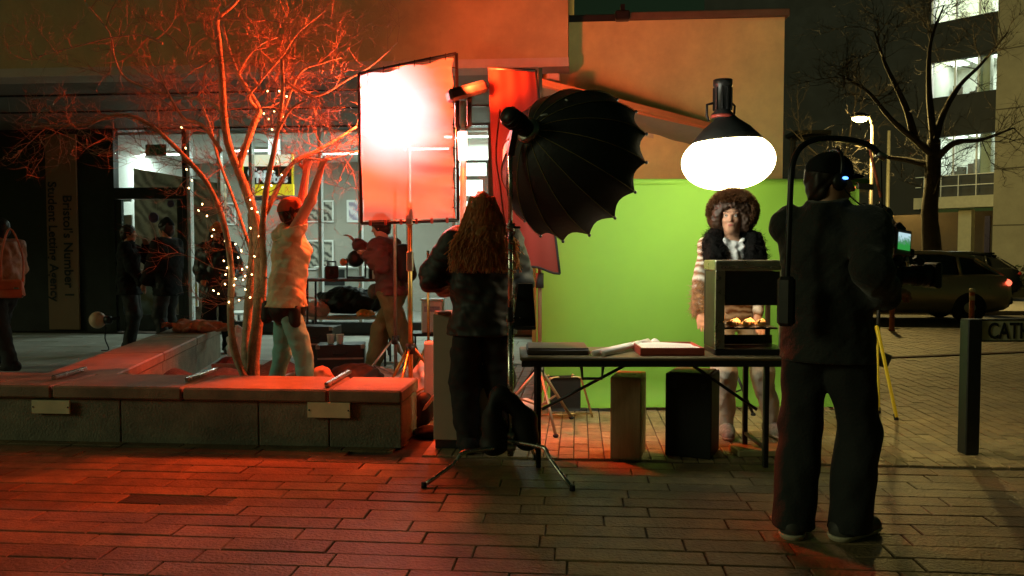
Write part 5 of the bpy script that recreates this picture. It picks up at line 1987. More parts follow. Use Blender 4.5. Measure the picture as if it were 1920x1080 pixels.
# heated display cabinet with pastries
CX0, CX1 = W(1338, 660, 4.98).x, W(1476, 660, 4.98).x
cb0, cb1 = 4.95, 5.24
cbz = W(1400, 488, 4.96).z
ca = thing('display_cabinet', 'metal framed countertop food display cabinet on the table', 'cabinet', ((CX0 + CX1) / 2, 5.1, TZ + .001))
fmx = mat('cabinet_steel', (.50, .49, .40), .3, .9, var=.2, scale=12)
MB().bb((CX0, cb0, TZ + .002), (CX1, cb1, TZ + .04), .004).build('base', M['dark_metal'], ca)
for x in (CX0, CX1 - .06):
    MB().bb((x, cb0, TZ + .041), (x + .06, cb0 + .02, cbz - .066), .003).build('front_post', fmx, ca)
    MB().bb((x, cb1 - .02, TZ + .041), (x + .03, cb1, cbz - .066), .003).build('rear_post', M['dark_metal'], ca)
MB().bb((CX0 - .004, cb0 - .004, cbz - .065), (CX1 + .004, cb1 + .004, cbz), .006).build('top', fmx, ca)
MB().bb((CX0 + .03, cb0 - .008, cbz - .05), (CX1 - .0, cb0 - .0045, cbz - .035)).build('trim', M['steel'], ca)
MB().bb((CX0 + .002, cb0 + .021, TZ + .042), (CX0 + .008, cb1 - .021, cbz - .067)).build('side_panel', M['black_plastic'], ca)
shz = W(1410, 612, 5.05).z
MB().bb((CX0 + .061, cb0 + .03, shz - .012), (CX1 - .061, cb1 - .03, shz), .002).build('shelf', M['dark_metal'], ca)
MB().bb((CX0 + .061, cb1 - .028, shz + .16), (CX1 - .02, cb1 - .020, cbz - .067)).build('back_panel', M['black_plastic'], ca)
MB().bb((CX0 + .061, cb0 + .004, shz + .14), (CX1 - .061, cb0 + .010, cbz - .067)).build('front_panel', M['black_plastic'], ca)
MB().bb((CX0 + .061, cb1 - .028, TZ + .042), (CX1 - .02, cb1 - .020, shz - .07)).build('back_panel', M['black_plastic'], ca)
MB().tube([(CX0 + .1, 5.1, shz + .15), (CX1 - .07, 5.1, shz + .15)], .008, 8).build('warming_lamp', mat('warm_tube', (.9, .6, .3), .4, var=0, emit=(1, .55, .2), estr=30), ca)
lamp('warming_glow', 'AREA', ((CX0 + CX1) / 2, 5.08, shz + .14), 2.6, (1, .55, .22), ca, .25, ((CX0 + CX1) / 2, 5.08, 0), size_y=.04)
rgp = random.Random(2)
pm_ = mat('pastry', (.70, .36, .10), .6, var=.3, scale=30, bump=.4, bscale=60)
for k in range(8):
    x = CX0 + .115 + .03 * k
    if x > CX1 - .08:
        break
    p = Vector((x, 5.0 + .05 * (k % 3), shz + .022))
    mm = MB().sphere(p, (.024, .036, .02), 10, 7, rotm(0, 0, rgp.uniform(-.8, .8)))
    mm.tube([p + Vector((-.02, -.02, .008)), p + Vector((0, 0, .022)), p + Vector((.02, .02, .008))], .007, 6)
    mm.top('pastry', pm_, 'golden pastry glowing warm on the cabinet shelf', 'pastry', group='pastries on the cabinet shelf', smooth=True)

# ------------------------------------------------------------------ boxes under and round the table
def apple_box(label, corner_px, d, w, dp_, h, rz, m, name='wooden_box', hole=True, cat='box'):
    c = G(*corner_px)
    t = thing(name, label, cat, c, rz)
    MB().box((0, 0, h / 2), (w, dp_, h), bev=.006).build('body', m, t, local=True)
    if hole:
        MB().box((0, 0, h + .0008), (w * .5, .03, .0015), bev=0).build('hand_hole', M['black_plastic'], t, local=True)
    return t
apple_box('upright pale wooden apple box under the table', (1178, 852), 5.3, .195, .30, .535, RAD(-16), M['wood_pale'])
bk = apple_box('black upright speaker-like case under the table', (1298, 848), 5.3, .30, .30, .545, RAD(-24), M['black_nylon'], 'black_case', False, 'case')
MB().box((0, 0, .549), (.26, .26, .008), bev=.003).build('lid', mat('case_grey', (.10, .09, .07), .6, var=.2), bk, local=True)
for sx_ in (-1, 1):
    MB().box((sx_ * .1, -.153, .47), (.04, .008, .04), bev=.002).build('latch', M['dark_metal'], bk, local=True)
bdx = thing('flat_board', 'flat pale wooden board lying on the bricks beside the operator', 'board', G(1425, 850), RAD(3))
MB().box((0, 0, .022), (.36, .20, .04), bev=.005).build('board', mat('board_yellow', (.50, .42, .22), .6, var=.15, scale=5), bdx, local=True)
MB().box((0, 0, .0435), (.08, .02, .001)).build('hand_hole', M['black_plastic'], bdx, local=True)
plc = G(872, 838)
pt = thing('plinth', 'tall plain grey plinth behind the long-haired woman', 'plinth', plc, RAD(-8))
plh = W(830, 588, plc.y).z
pg = mat('plinth_grey', (.40, .36, .28), .7, var=.08, scale=3)
MB().box((0, .12, plh / 2 + .03), (.41, .38, plh - .06), bev=.004).build('body', pg, pt, local=True)
MB().box((0, .12, .03), (.39, .36, .058)).build('kick', M['dark_panel'], pt, local=True)
MB().box((-.13, .02, plh + .012), (.10, .13, .02), rotm(0, 0, .3)).top('notebook', mat('note_red', (.6, .2, .13), .7, var=.1), 'small reddish notebook on top of the grey plinth', 'notebook') if False else None
nb = MB().box(W(830, 582, plc.y - .04), (.09, .12, .018), rotm(0, 0, .3))
zmin = min(v.z for v in nb.v)
for v in nb.v:
    v.z += plh + .001 - zmin
nb.top('notebook', mat('note_red', (.6, .25, .15), .7, var=.1), 'small reddish notebook on top of the grey plinth', 'notebook')

# folding stool
stl = thing('folding_chair', 'folding chair with black fabric and thin metal tube frame', 'chair', G(1060, 785), RAD(10))
zt_ = .33
tubem = mat('gold_tube', (.60, .42, .22), .3, .9, var=.15)
for sx_ in (-1, 1):
    MB().tube(smooth_path([(sx_ * .22, -.02, .01), (sx_ * .14, .0, zt_ - .04), (sx_ * .11, .0, zt_), (sx_ * .05, .01, zt_ + .005)], 4), .009, 8).build('leg', tubem, stl, True, local=True)
    MB().tube(smooth_path([(sx_ * .18, .28, .01), (sx_ * .13, .2, zt_ - .05), (sx_ * .10, .16, zt_)], 4), .009, 8).build('leg', tubem, stl, True, local=True)
MB().tube([(-.22, -.02, .04), (.22, -.02, .04)], .006, 8).build('crossbar', tubem, stl, True, local=True)
MB().grid(lambda u, v: Vector((-.125 + .25 * u, -.005 - .01 * math.sin(math.pi * u), zt_ - .27 * v + .002)), 8, 8, .006, (0, 1, 0)).build('fabric_back', M['black_nylon'], stl, True, local=True)
MB().grid(lambda u, v: Vector((-.12 + .24 * u, .01 + .16 * v, zt_ - .012 - .02 * math.sin(math.pi * u) * math.sin(math.pi * v))), 8, 8, .006, (0, 0, 1)).build('seat', M['black_nylon'], stl, True, local=True)
# ------------------------------------------------------------------ people
def locp(loc, rz, wpt):
    Mx = Matrix.Translation(Vector(loc)) @ Matrix.Rotation(rz, 4, 'Z')
    return tuple(Mx.inverted() @ Vector(wpt))

def strands(root, m, gen, n, name='hair_curls'):
    """gen(i) -> (points, radius); all strands of one head of hair in one part"""
    mb = MB()
    for i in range(n):
        pts, r = gen(i)
        mb.tube(pts, [r, r, r * .8, r * .4][:len(pts)] if len(pts) == 4 else r, 3, cap=False)
    return mb.build(name, m, root, True, local=True)

mat('skin_face', (.50, .27, .17), .5, var=.08, scale=14)
hair_brown = mat('hair_brown', (.035, .014, .005), .6, var=.3, scale=30)
hair_dark = mat('hair_dark', (.02, .013, .009), .5, var=.3, scale=30)
hair_auburn = mat('hair_auburn', (.55, .27, .10), .45, var=.3, scale=30, translucent=.5)

def fuzz(VF, parent, m, n, L, r, seed, name='fur_hairs'):
    V, F = VF
    rr = np.random.default_rng(seed)
    pick = rr.integers(0, len(F), n)
    mb = MB()
    for q in F[pick]:
        a, b_, c, d = V[q]
        p = (a + b_ + c + d) / 4
        nn = np.cross(c - a, d - b_)
        ln = np.linalg.norm(nn)
        if ln < 1e-12:
            continue
        nn = nn / ln
        t = rr.normal(size=3) * .6 + np.array([0, 0, -.35])
        p1 = p + (nn + t * .4) * L * .5
        p2 = p + (nn * .8 + t) * L
        mb.tube([p, p1, p2], [r, r * .8, r * .3], 3, cap=False)
    return mb.build(name, m, parent, True, local=True)

# --- camera operator ---------------------------------------------------------
oloc = G(1543, 1003)
orz = RAD(-40)
op = Person('person in black with cap and headset seen from behind operating a film camera', oloc, orz, 1.77, .0075,
            hands={'R': W(1662, 556, 3.58), 'L': W(1610, 525, 3.98)},
            elbow={'R': (.3, -.5, -.9), 'L': (-1.0, -.35, -.5)},
            feet={'R': locp(oloc, orz, G(1592, 1006))[:2] + (0, -.35), 'L': locp(oloc, orz, G(1490, 1000))[:2] + (0, .25)},
            head_turn=RAD(-48), head_tilt=.08, build=1.1, grip=.6, hand_dir={'R': (.35, .85, .25)})
op.body()
op.jacket(mat('op_jacket', (.009, .012, .010), .8, var=.12, scale=12, bump=.3, bscale=60, sheen=.2), .036, .15, 1.0, wr=.006, collar=.085, flare=.015, seed=4)
op.trousers(mat('op_trousers', (.013, .016, .015), .85, var=.12, scale=12, bump=.25, bscale=80), .020, .1, .012, .078, .0, .005, seed=6)
op.shoes(mat('op_shoe', (.04, .04, .035), .6, var=.5, scale=14), mat('op_sole', (.55, .50, .36), .6, var=.1), .014)
op.short_hair(hair_dark, .004)
H = op.hframe()
B = SDF(.02)
B.ell(op.HP(0, -.012, .045), np.array([.094, .108, .088]) * op.s, H)
B.wrinkle(.002, 50, 2)
B.cut(op.HP(0, 0, .02), H @ np.array([0, -.12, -1]))
cap = B.build('cap', M['black_cloth'], op.root, .006)
B = SDF(.01)
B.slab(op.HP(-.04, .085, .03), op.HP(.04, .085, .03), (.05, .012), (.05, .012), H[:, 1])
B.build('peak', M['black_cloth'], cap, .005)
hs = MB().tube(smooth_path([op.HP(.095, 0, -.01), op.HP(.102, 0, .06), op.HP(.07, 0, .125), op.HP(0, 0, .145), op.HP(-.07, 0, .125), op.HP(-.102, 0, .06), op.HP(-.095, 0, -.01)], 4), .009, 8).build('headset', M['black_plastic'], op.root, True, local=True)
Hm = Matrix(H.tolist())
for sg in (-1, 1):
    MB().sphere(op.HP(sg * .098, -.003, -.01), (.02, .036, .042), 14, 8, Hm).build('ear_cup', M['black_plastic'], hs, True, local=True)
MB().tube(smooth_path([op.HP(.105, .01, -.03), op.HP(.10, .05, -.07), op.HP(.07, .11, -.10), op.HP(.05, .135, -.105)], 4), .0035, 6).build('mic_arm', M['black_plastic'], hs, True, local=True)
MB().sphere(op.HP(.045, .142, -.107), .017, 12, 8).build('mic_foam', M['black_cloth'], hs, True, local=True)
MB().sphere(op.HP(.119, .012, .006), (.004, .014, .007), 10, 6, Hm).build('indicator', mat('led_blue', (.1, .3, .9), .3, var=0, emit=(.08, .28, 1.0), estr=5.0), hs, True, local=True)

# body-worn camera support with arm over the head
sr = thing('camera_support', 'body-worn support rig with a curved arm arching over the operator head', 'camera rig', oloc, orz)
P = [W(1474, 560, 3.55), W(1478, 460, 3.55), W(1482, 360, 3.56), W(1486, 310, 3.57), W(1500, 278, 3.6), W(1528, 262, 3.63), W(1575, 260, 3.68), W(1625, 270, 3.72), W(1652, 292, 3.73)]
MB().tube(smooth_path(P, 5), .0135, 10).build('arm', M['dark_metal'], sr, True)
MB().box(W(1474, 565, 3.52), (.07, .06, .22), rotm(0, 0, orz), bev=.015).build('back_plate', M['black_plastic'], sr)
MB().tube([W(1652, 292, 3.73), W(1655, 425, 3.73)], .003, 6).build('suspension_cord', M['black_cloth'], sr, True)
MB().tube([W(1644, 288, 3.73), W(1660, 296, 3.73)], .017, 10).build('pulley', M['dull_steel'], sr, True)

# film camera
cc = W(1650, 512, 3.74)
cr = thing('film_camera', 'black film camera with lens and bright fold-out monitor in operator hands', 'camera', cc)
bp_ = M['black_plastic']
MB().box(cc, (.17, .12, .13), bev=.014).build('body', bp_, cr)
lx = MB().lathe([(.035, 0), (.042, .02), (.042, .06), (.048, .065), (.048, .11), (.044, .115), (.052, .12), (.052, .15), (.046, .151), (.040, .135)], cc + Vector((.08, 0, -.01)), 22, frame_from((1, 0, 0))).build('lens', bp_, cr, True)
for k in range(3):
    MB().lathe([(.0495, .07 + k * .013), (.0515, .072 + k * .013), (.0515, .078 + k * .013), (.0495, .08 + k * .013)], cc + Vector((.08, 0, -.01)), 22, frame_from((1, 0, 0))).build('focus_ring', M['dark_metal'], lx, True)
MB().lathe([(.0001, .132), (.040, .134)], cc + Vector((.08, 0, -.01)), 22, frame_from((1, 0, 0))).build('front_glass', mat('lens_glass', (.02, .02, .03), .05, var=0), lx, True)
MB().box(cc + Vector((.245, 0, -.01)), (.03, .13, .12), bev=.008).build('matte_box', bp_, cr)
MB().box(cc + Vector((-.14, 0, 0)), (.08, .10, .12), bev=.01).build('battery', bp_, cr)
MB().tube(smooth_path([cc + Vector((-.07, 0, .06)), cc + Vector((-.07, 0, .13)), cc + Vector((0, 0, .145)), cc + Vector((.07, 0, .13)), cc + Vector((.07, 0, .06))], 4), .013, 8).build('top_handle', bp_, cr, True)
MB().box(cc + Vector((.03, -.02, .175)), (.13, .05, .07), rotm(0, .1, 0), bev=.008).build('receiver', bp_, cr)
MB().tube([cc + Vector((.08, 0, .14)), W(1700, 490, 3.70)], .008, 6).build('monitor_arm', M['dull_steel'], cr)
scr_c = W(1693, 455, 3.66)
Rm_ = rotm(RAD(-8), RAD(9), RAD(12))
mo_ = MB().box(scr_c, (.082, .014, .118), Rm_, bev=.004).build('monitor', mat('monitor_case', (.30, .24, .20), .5, var=.1), cr)
sm = bpy.data.materials.new('monitor_picture')
sm.use_nodes = True
n_, l_ = sm.node_tree.nodes, sm.node_tree.links
bs = n_["Principled BSDF"]
tc = n_.new("ShaderNodeTexCoord")
sp = n_.new("ShaderNodeSeparateXYZ")
l_.new(tc.outputs["Generated"], sp.inputs[0])
rp = n_.new("ShaderNodeValToRGB")
e = rp.color_ramp.elements
e[0].position, e[0].color = .30, (.03, .30, .05, 1)
e[1].position, e[1].color = .80, (.55, .80, .85, 1)
x = rp.color_ramp.elements.new(.5)
x.color = (.10, .28, .16, 1)
ns = n_.new("ShaderNodeTexNoise")
ns.inputs["Scale"].default_value = 7
l_.new(tc.outputs["Generated"], ns.inputs[0])
ad = n_.new("ShaderNodeMath")
ad.operation = 'MULTIPLY_ADD'
ad.inputs[1].default_value = .7
l_.new(ns.outputs[0], ad.inputs[0])
sb2 = n_.new("ShaderNodeMath")
sb2.operation = 'SUBTRACT'
sb2.inputs[1].default_value = .35
l_.new(sp.outputs[2], sb2.inputs[0])
l_.new(sb2.outputs[0], ad.inputs[2])
l_.new(ad.outputs[0], rp.inputs[0])
l_.new(rp.outputs[0], bs.inputs["Emission Color"])
bs.inputs["Emission Strength"].default_value = .9
bs.inputs["Base Color"].default_value = (.02, .02, .02, 1)
MB().box(scr_c + Rm_ @ Vector((0, -.0085, .004)), (.062, .003, .078), Rm_).build('screen', sm, mo_)
for k, (dx, dz) in enumerate(((-.05, .08), (.1, .10), (-.12, .09), (.15, .06), (.06, .21))):
    MB().box(cc + Vector((dx, -.06, dz)), (.05, .03, .03), rotm(0, .2 * k, .1), bev=.006).build('accessory', M['dark_metal'], cr)
for k in range(6):
    MB().sphere(cc + Vector((-.1 + .05 * k, -.065, .03 + .02 * (k % 3))), .006, 8, 5).build('knob', M['steel'], cr, True)
MB().tube(smooth_path([cc + Vector((-.12, -.02, .06)), cc + Vector((-.05, -.07, .12)), cc + Vector((.05, -.06, .02)), cc + Vector((.1, -.06, .1))], 5), .004, 6).build('cable', M['black_rubber'], cr, True)
MB().tube([cc + Vector((.02, -.03, -.06)), cc + Vector((.02, -.09, -.10)), cc + Vector((.04, -.11, -.05))], .013, 8).build('hand_grip', M['black_rubber'], cr, True)

# --- actress ------------------------------------------------------------------
aloc = G(1402, 822)
arz = math.pi - .06
hr = W(1311, 640, 5.30)
hr.z = TZ + .055
hl = Vector((W(1425, 640, 5.36).x, 5.40, TZ + .06))
ac = Person('person with a big brown afro, black fur collar and white trousers before the green backdrop', aloc, arz, 1.68, .0065,
            hands={'R': hr, 'L': hl}, elbow={'R': (.8, -.5, .0), 'L': (-.8, -.5, 0)},
            feet={'R': locp(aloc, arz, G(1362, 818))[:2] + (0, -.1), 'L': locp(aloc, arz, G(1449, 820))[:2] + (0, .2)},
            lean=(.05, .12), head_turn=-.30, head_tilt=-.10, skin='skin_face', grip=.25, hip_shift=(.10, -.03), hand_dir={'R': (.05, .55, -.45), 'L': (0, .6, -.4)})
ac.body()
ac.eyes()
patch = stripes_mat('patchwork_knit', (.62, .58, .50), (.20, .10, .04), 6.0, 'Z', .9, 8.0)
ac.jacket(patch, .006, .10, .98, name='cardigan', wr=.006, flare=.01, seed=12)
B = SDF(.02)
J = ac.J
B.slab(J['chest'] + [0, .10, -.14], J['chest'] + [0, .085, .10], (.085, .06), (.05, .05))
for sg in (-1, 1):
    B.cone(J['neck'] + [sg * .045, .085, -.02], J['chest'] + [sg * .02, .125, .05], .022, .026)
B.cone(J['chest'] + [0, .135, .04], J['chest'] + [.0, .14, -.10], .03, .022)
B.wrinkle(.008, 70, 3)
B.build('blouse', mat('blouse_white', (.74, .74, .74), .7, var=.1), ac.root, .006)
ac.trousers(mat('cream_trousers', (.58, .54, .44), .85, var=.12, scale=8, bump=.2), .012, .1, .012, .045, .05, .006, seed=14)
ac.shoes(mat('sneaker', (.30, .27, .22), .6, var=.6, scale=22), mat('sneaker_sole', (.55, .48, .38), .6, var=.1), .012)
fur_b = mat('black_fur', (.004, .004, .0035), .95, var=.3, scale=30, spec=.15)
B = SDF(.03)
nk = J['neck']
back = nk + np.array([0, -.07, .03])
for sg in (-1, 1):
    pts = [back, nk + [sg * .09, -.03, .035], nk + [sg * .135, .05, -.02], nk + [sg * .135, .12, -.13], J['chest'] + [sg * .125, .15, -.10], J['waist'] + [sg * .12, .15, .02]]
    B.chain(pts, [.05, .055, .064, .070, .066, .055])
B.wrinkle(.006, 60, 21).wrinkle(.005, 140, 22)
fcol = B.build('fur_collar', fur_b, ac.root, .0075)
fuzz(B.VF, fcol, fur_b, 2600, .024, .0016, 1)
fc_m = mat('brown_fur', (.30, .16, .06), .9, var=.4, scale=30, sheen=.4)
B = SDF(.02)
w_ = J['wriR'] - ac.handdir['R'] * .03
B.ell(w_ + (J['elbR'] - J['wriR']) * .06, (.062, .062, .05))
B.cone(J['elbR'] + (J['wriR'] - J['elbR']) * .25, w_, .058, .055)
B.wrinkle(.006, 80, 31).wrinkle(.005, 150, 32)
fcu = B.build('fur_cuff', fc_m, ac.root, .0065)
fuzz(B.VF, fcu, fc_m, 1200, .022, .0016, 2)
# afro
rgh = np.random.default_rng(5)
ctr = np.array([0, -.035, .055])
B = SDF(.02)
Hh = ac.hframe()
B.ell(ac.HP(*ctr), np.array([.148, .135, .135]), Hh)
B.ell(ac.HP(.085, -.02, -.01), np.array([.075, .085, .085]), Hh)
B.ell(ac.HP(-.085, -.02, -.01), np.array([.075, .085, .085]), Hh)
B.wrinkle(.005, 70, 41).wrinkle(.005, 150, 42)
B.ell(ac.HP(0, .10, -.03), np.array([.082, .115, .100]), Hh, sub=True)
afro = B.build('hair', hair_brown, ac.root, .0065)
def curl(i):
    while True:
        d = rgh.normal(size=3)
        d /= np.linalg.norm(d)
        if d[1] > .55 and d[2] < .35:
            continue
        if d[2] < -.75:
            continue
        break
    p = ctr + d * np.array([.148, .135, .135]) * rgh.uniform(.86, 1.0)
    if abs(p[0]) < .09 and p[1] > .0 and p[2] < .085:
        p[1] -= .14
    t = rgh.normal(size=3)
    t -= d * (t @ d)
    t /= np.linalg.norm(t)
    q = np.cross(d, t)
    L = .046
    pts = [p, p + d * L * .5 + t * .010, p + d * L * .75 + q * .012, p + d * L * 1.15 - t * .008]
    return [ac.HP(*x) for x in pts], .0027
strands(afro, mat('hair_curl', (.16, .07, .022), .6, var=.3, scale=30, translucent=.5), curl, 5200, 'curls')

# --- long-haired woman --------------------------------------------------------
lloc = G(905, 846)
lw = Person('person with long wavy hair and black puffer jacket seen from behind', lloc, RAD(6), 1.71, .0095,
            hands={'R': (.16, .30, 1.12), 'L': (-.22, .28, 1.10)}, elbow={'R': (.6, -.5, -.8), 'L': (-.9, -.4, -.7)},
            feet={'R': (.10, .02, 0), 'L': (-.10, .0, 0)}, fingers=True)
lw.body()
lw.jacket(mat('puffer_black', (.012, .014, .013), .6, var=.1, scale=8, bump=.04, bscale=30), .05, .16, 1.0, wr=.009, flare=.02, seed=51)
lw.trousers(mat('lw_trousers', (.012, .012, .012), .85, var=.2), .014, .08, .03, .06, .0, .008, seed=52)
lw.shoes(M['black_rubber'], None)
B = SDF(.03)
Hl = lw.hframe()
B.ell(lw.HP(0, -.012, .03), np.array([.092, .105, .098]), Hl)
J = lw.J
hp0 = lw.HP(0, -.06, .0)
B.slab(hp0, J['neck'] + [0, -.11, -.02], (.085, .055), (.125, .06))
B.slab(J['neck'] + [0, -.11, -.02], J['chest'] + [0, -.15, -.04], (.125, .055), (.15, .045))
B.wrinkle(.007, 55, 61).wrinkle(.004, 110, 62)
B.cut(lw.HP(0, .07, 0), (0, 1, 0))
lh = B.build('hair', hair_auburn, lw.root, .009)
rgh2 = np.random.default_rng(8)
def wave(i):
    u = rgh2.uniform(-1, 1)
    a = u * 1.45
    top_ = lw.HP(.085 * math.sin(a), -.02 - .085 * math.cos(a) * rgh2.uniform(.6, 1), .10 - .06 * rgh2.random())
    end = np.array([J['chest'][0] + u * .225 + rgh2.normal() * .012, J['chest'][1] - .16 - .045 * (1 - abs(u)) + rgh2.normal() * .012, J['chest'][2] - rgh2.uniform(-.10, .10)])
    mid = np.array([J['neck'][0] + u * .16, J['neck'][1] - .135 - .03 * (1 - abs(u)), J['neck'][2] + .0])
    pts = []
    ph, fr, am = rgh2.uniform(0, 6), rgh2.uniform(18, 26), rgh2.uniform(.006, .014)
    for k in range(12):
        t = k / 11
        p = (1 - t) ** 2 * top_ + 2 * t * (1 - t) * mid * 1.0 + t * t * end
        p = p + np.array([am * math.sin(ph + fr * t), -.004 + am * .7 * math.cos(ph + fr * t), 0]) * min(1, t * 3)
        pts.append(p)
    return pts, .0020
strands(lh, mat('hair_wave', (.78, .32, .11), .4, var=.3, scale=30, translucent=.35), wave, 1900, 'waves')  # strands reddened to carry the red lamp light that misses them

# --- technician reaching up ----------------------------------------------------
tloc = Vector((W(540, 700, 6.55).x, 6.55, 0))
trz = RAD(-72)
te = Person('person in pale padded jacket and light trousers reaching both arms up to the diffuser', tloc, trz, 1.76, .0095,
            hands={'R': W(602, 318, 6.55), 'L': W(578, 305, 6.85)}, elbow={'R': (.6, .5, -.9), 'L': (-.5, .6, -.6)},
            feet={'R': (.10, .17, 0), 'L': (-.10, -.14, 0)}, lean=(0, .06), head_turn=.1, head_tilt=-.35, grip=.5)
te.body()
jk = mat('khaki_jacket', (.52, .50, .32), .6, var=.1, scale=6, bump=.2, bscale=40)
te.jacket(jk, .030, .08, 1.0, wr=.011, flare=.022, collar=.05, seed=71)
te.trousers(mat('pale_blue_trousers', (.17, .50, .48), .8, var=.15, scale=7, bump=.2), .004, .08, .006, .045, .0, .006, seed=72)
te.shoes(M['black_rubber'], None)
B = SDF(.01)
B.slab(te.J['pelvis'] + [0, 0, -.085], te.J['pelvis'] + [0, 0, -.04], (.195, .155), (.19, .15))
B.cone(te.J['pelvis'] + [.17, .05, -.10], te.J['pelvis'] + [.18, .05, -.20], .05, .045)
B.cone(te.J['pelvis'] + [-.02, -.15, -.08], te.J['pelvis'] + [-.02, -.16, -.17], .055, .05)
B.wrinkle(.003, 50, 76)
B.build('tool_belt', M['black_nylon'], te.root, .009)
te.short_hair(hair_dark, .01)
Ht = te.hframe()
B = SDF(.02)
B.ell(te.HP(0, -.012, .05), np.array([.094, .107, .095]) * te.s, Ht)
B.wrinkle(.003, 60, 73)
B.cut(te.HP(0, 0, .03), Ht @ np.array([0, -.2, -1]))
B.build('beanie', mat('red_lit_beanie', (.42, .12, .06), .9, var=.15, bump=.3), te.root, .008)  # red lamp light on the cap is put into its colour
B = SDF(.03)
B.cone(te.J['neck'] + [-.09, -.06, .0], te.J['neck'] + [.09, -.06, .0], .055, .055)
B.cone(te.J['neck'] + [0, -.10, -.03], te.J['neck'] + [0, -.07, .02], .075, .06)
B.wrinkle(.006, 40, 74)
B.build('hood', jk, te.root, .009)
MB().sphere(te.HP(.02, .10, .03), (.03, .012, .008), 8, 6, Matrix(Ht.tolist())).build('head_torch', MATS['led_blue'], te.root, True, local=True)

# --- man in olive trousers ------------------------------------------------------
mloc = Vector((W(737, 700, 8.4).x, 8.4, 0))
mrz = RAD(68)
ol = Person('person in olive trousers and dark red jacket bending under the diffuser', mloc, mrz, 1.72, .011,
            hands={'R': W(668, 455, 8.6), 'L': W(690, 478, 8.25)}, elbow={'R': (.4, -.3, -.9), 'L': (-.5, -.3, -.9)},
            feet={'R': locp(mloc, mrz, (W(690, 700, 8.45).x, 8.5, 0))[:2] + (0, -.2), 'L': locp(mloc, mrz, (W(786, 700, 8.35).x, 8.3, 0))[:2] + (0, .5)},
            lean=(0, .10), head_turn=.1, head_tilt=.25, fingers=True)
ol.body()
ol.jacket(mat('dark_red_jacket', (.10, .035, .03), .75, var=.2, scale=8, bump=.2), .035, .06, 1.0, wr=.012, collar=.05, seed=81)
ol.trousers(mat('olive_trousers', (.14, .13, .055), .85, var=.15, scale=8, bump=.2), .02, .1, .02, .06, .0, .009, seed=82)
ol.shoes(M['black_rubber'], None)
ol.short_hair(hair_dark, .016)
bk_ = SDF(.03)
bk_.slab(ol.J['waist'] + [0, -.2, .02], ol.J['chest'] + [0, -.2, .05], (.14, .09), (.13, .08))
bk_.wrinkle(.006, 30, 83)
V_, F_ = bk_.mesh(.011)
o = np_mesh('backpack', V_, F_, M['black_nylon'])
o.location, o.rotation_euler = mloc, (0, 0, mrz)
tag(o, 'black backpack on the person in olive trousers', 'backpack')
wb = SDF(.02)
wb.slab(ol.J['pelvis'] + [-.12, .16, -.02], ol.J['pelvis'] + [.12, .18, .0], (.06, .08), (.06, .08), (0, 1, 0))
wb.wrinkle(.005, 40, 84)
V_, F_ = wb.mesh(.01)
o = np_mesh('waist_bag', V_, F_, mat('bag_green', (.05, .075, .05), .7, var=.2))
o.location, o.rotation_euler = mloc, (0, 0, mrz)
tag(o, 'dark green waist bag worn by the person in olive trousers', 'bag')

# --- three people by the shop door -----------------------------------------------
def coat_person(label, px, d, rz, h, coat, trous, hands=None, hair='short', hat=None, th=.03, hem=.18, head_turn=0, head_tilt=0, elbow=None, seed=90, feet=None):
    loc = Vector((W(px, 600, d).x, d, 0))
    p = Person(label, loc, rz, h, .0135, hands=hands, head_turn=head_turn, head_tilt=head_tilt, elbow=elbow, fingers=True, feet=feet)
    p.body()
    p.jacket(coat, th, hem, 1.0, wr=.010, collar=.05, seed=seed)
    p.trousers(trous, .015, .06, .012, .055, .0, .006, seed=seed + 1)
    p.shoes(M['black_rubber'], None)
    if hair:
        p.short_hair(hair_dark, .012)
    if hat is not None:
        B = SDF(.02)
        B.ell(p.HP(0, -.012, .05), np.array([.095, .108, .098]), p.hframe())
        B.ell(p.HP(0, -.02, .12), np.array([.06, .065, .05]), p.hframe())
        B.wrinkle(.004, 60, seed + 3)
        B.cut(p.HP(0, .0, .028), p.hframe() @ np.array([0, -.15, -1]))
        B.build('beanie', hat, p.root, .011)
    return p
wa_ = coat_person('person in dark coat with a hand at the mouth facing the beanie wearer', 243, 11.0, RAD(-75), 1.70, M['black_cloth'], M['black_nylon'],
                  hands={'R': (.22, .25, .80), 'L': (-.02, .22, 1.44)}, elbow={'R': (.5, -.6, -.4), 'L': (-.4, .5, -.9)}, seed=91)
lb_ = thing('work_light', 'round pale work light held low by the person in the dark coat', 'lamp', W(186, 598, 10.8))
MB().sphere(W(183, 600, 10.8), (.11, .10, .115), 18, 12).build('globe', mat('peach_globe', (.62, .42, .26), .5, var=.1), lb_, True)
MB().lathe([(.06, 0), (.055, .07), (.03, .09)], W(198, 600, 10.8), 14, frame_from((1, 0, 0))).build('neck', M['black_plastic'], lb_, True)
MB().tube([W(204, 598, 10.8), W(226, 596, 10.85)], .022, 10).build('handle', M['black_rubber'], lb_, True)
MB().tube(smooth_path([W(199, 612, 10.8), W(197, 635, 10.8), W(204, 655, 10.8), W(190, 657, 10.8)], 4), .008, 6).build('cable', M['black_rubber'], lb_, True)
coat_person('person in black coat and dark beanie facing the shop door', 316, 10.9, RAD(78), 1.76, M['black_cloth'], M['black_nylon'],
            hands={'R': (.2, .28, 1.12), 'L': (-.18, .2, .95)}, hat=M['black_cloth'], th=.045, hem=.22, seed=101)
wc = coat_person('person in black puffer jacket and orange beanie by the bench wing', 410, 10.6, RAD(190), 1.68, mat('puffer2', (.014, .014, .014), .45, var=.12, scale=10), M['black_cloth'],
                 hands={'R': (.16, .16, 1.0), 'L': (-.14, .16, 1.0)}, hat=mat('orange_beanie', (.45, .16, .04), .9, var=.2, bump=.3), th=.05, seed=111)
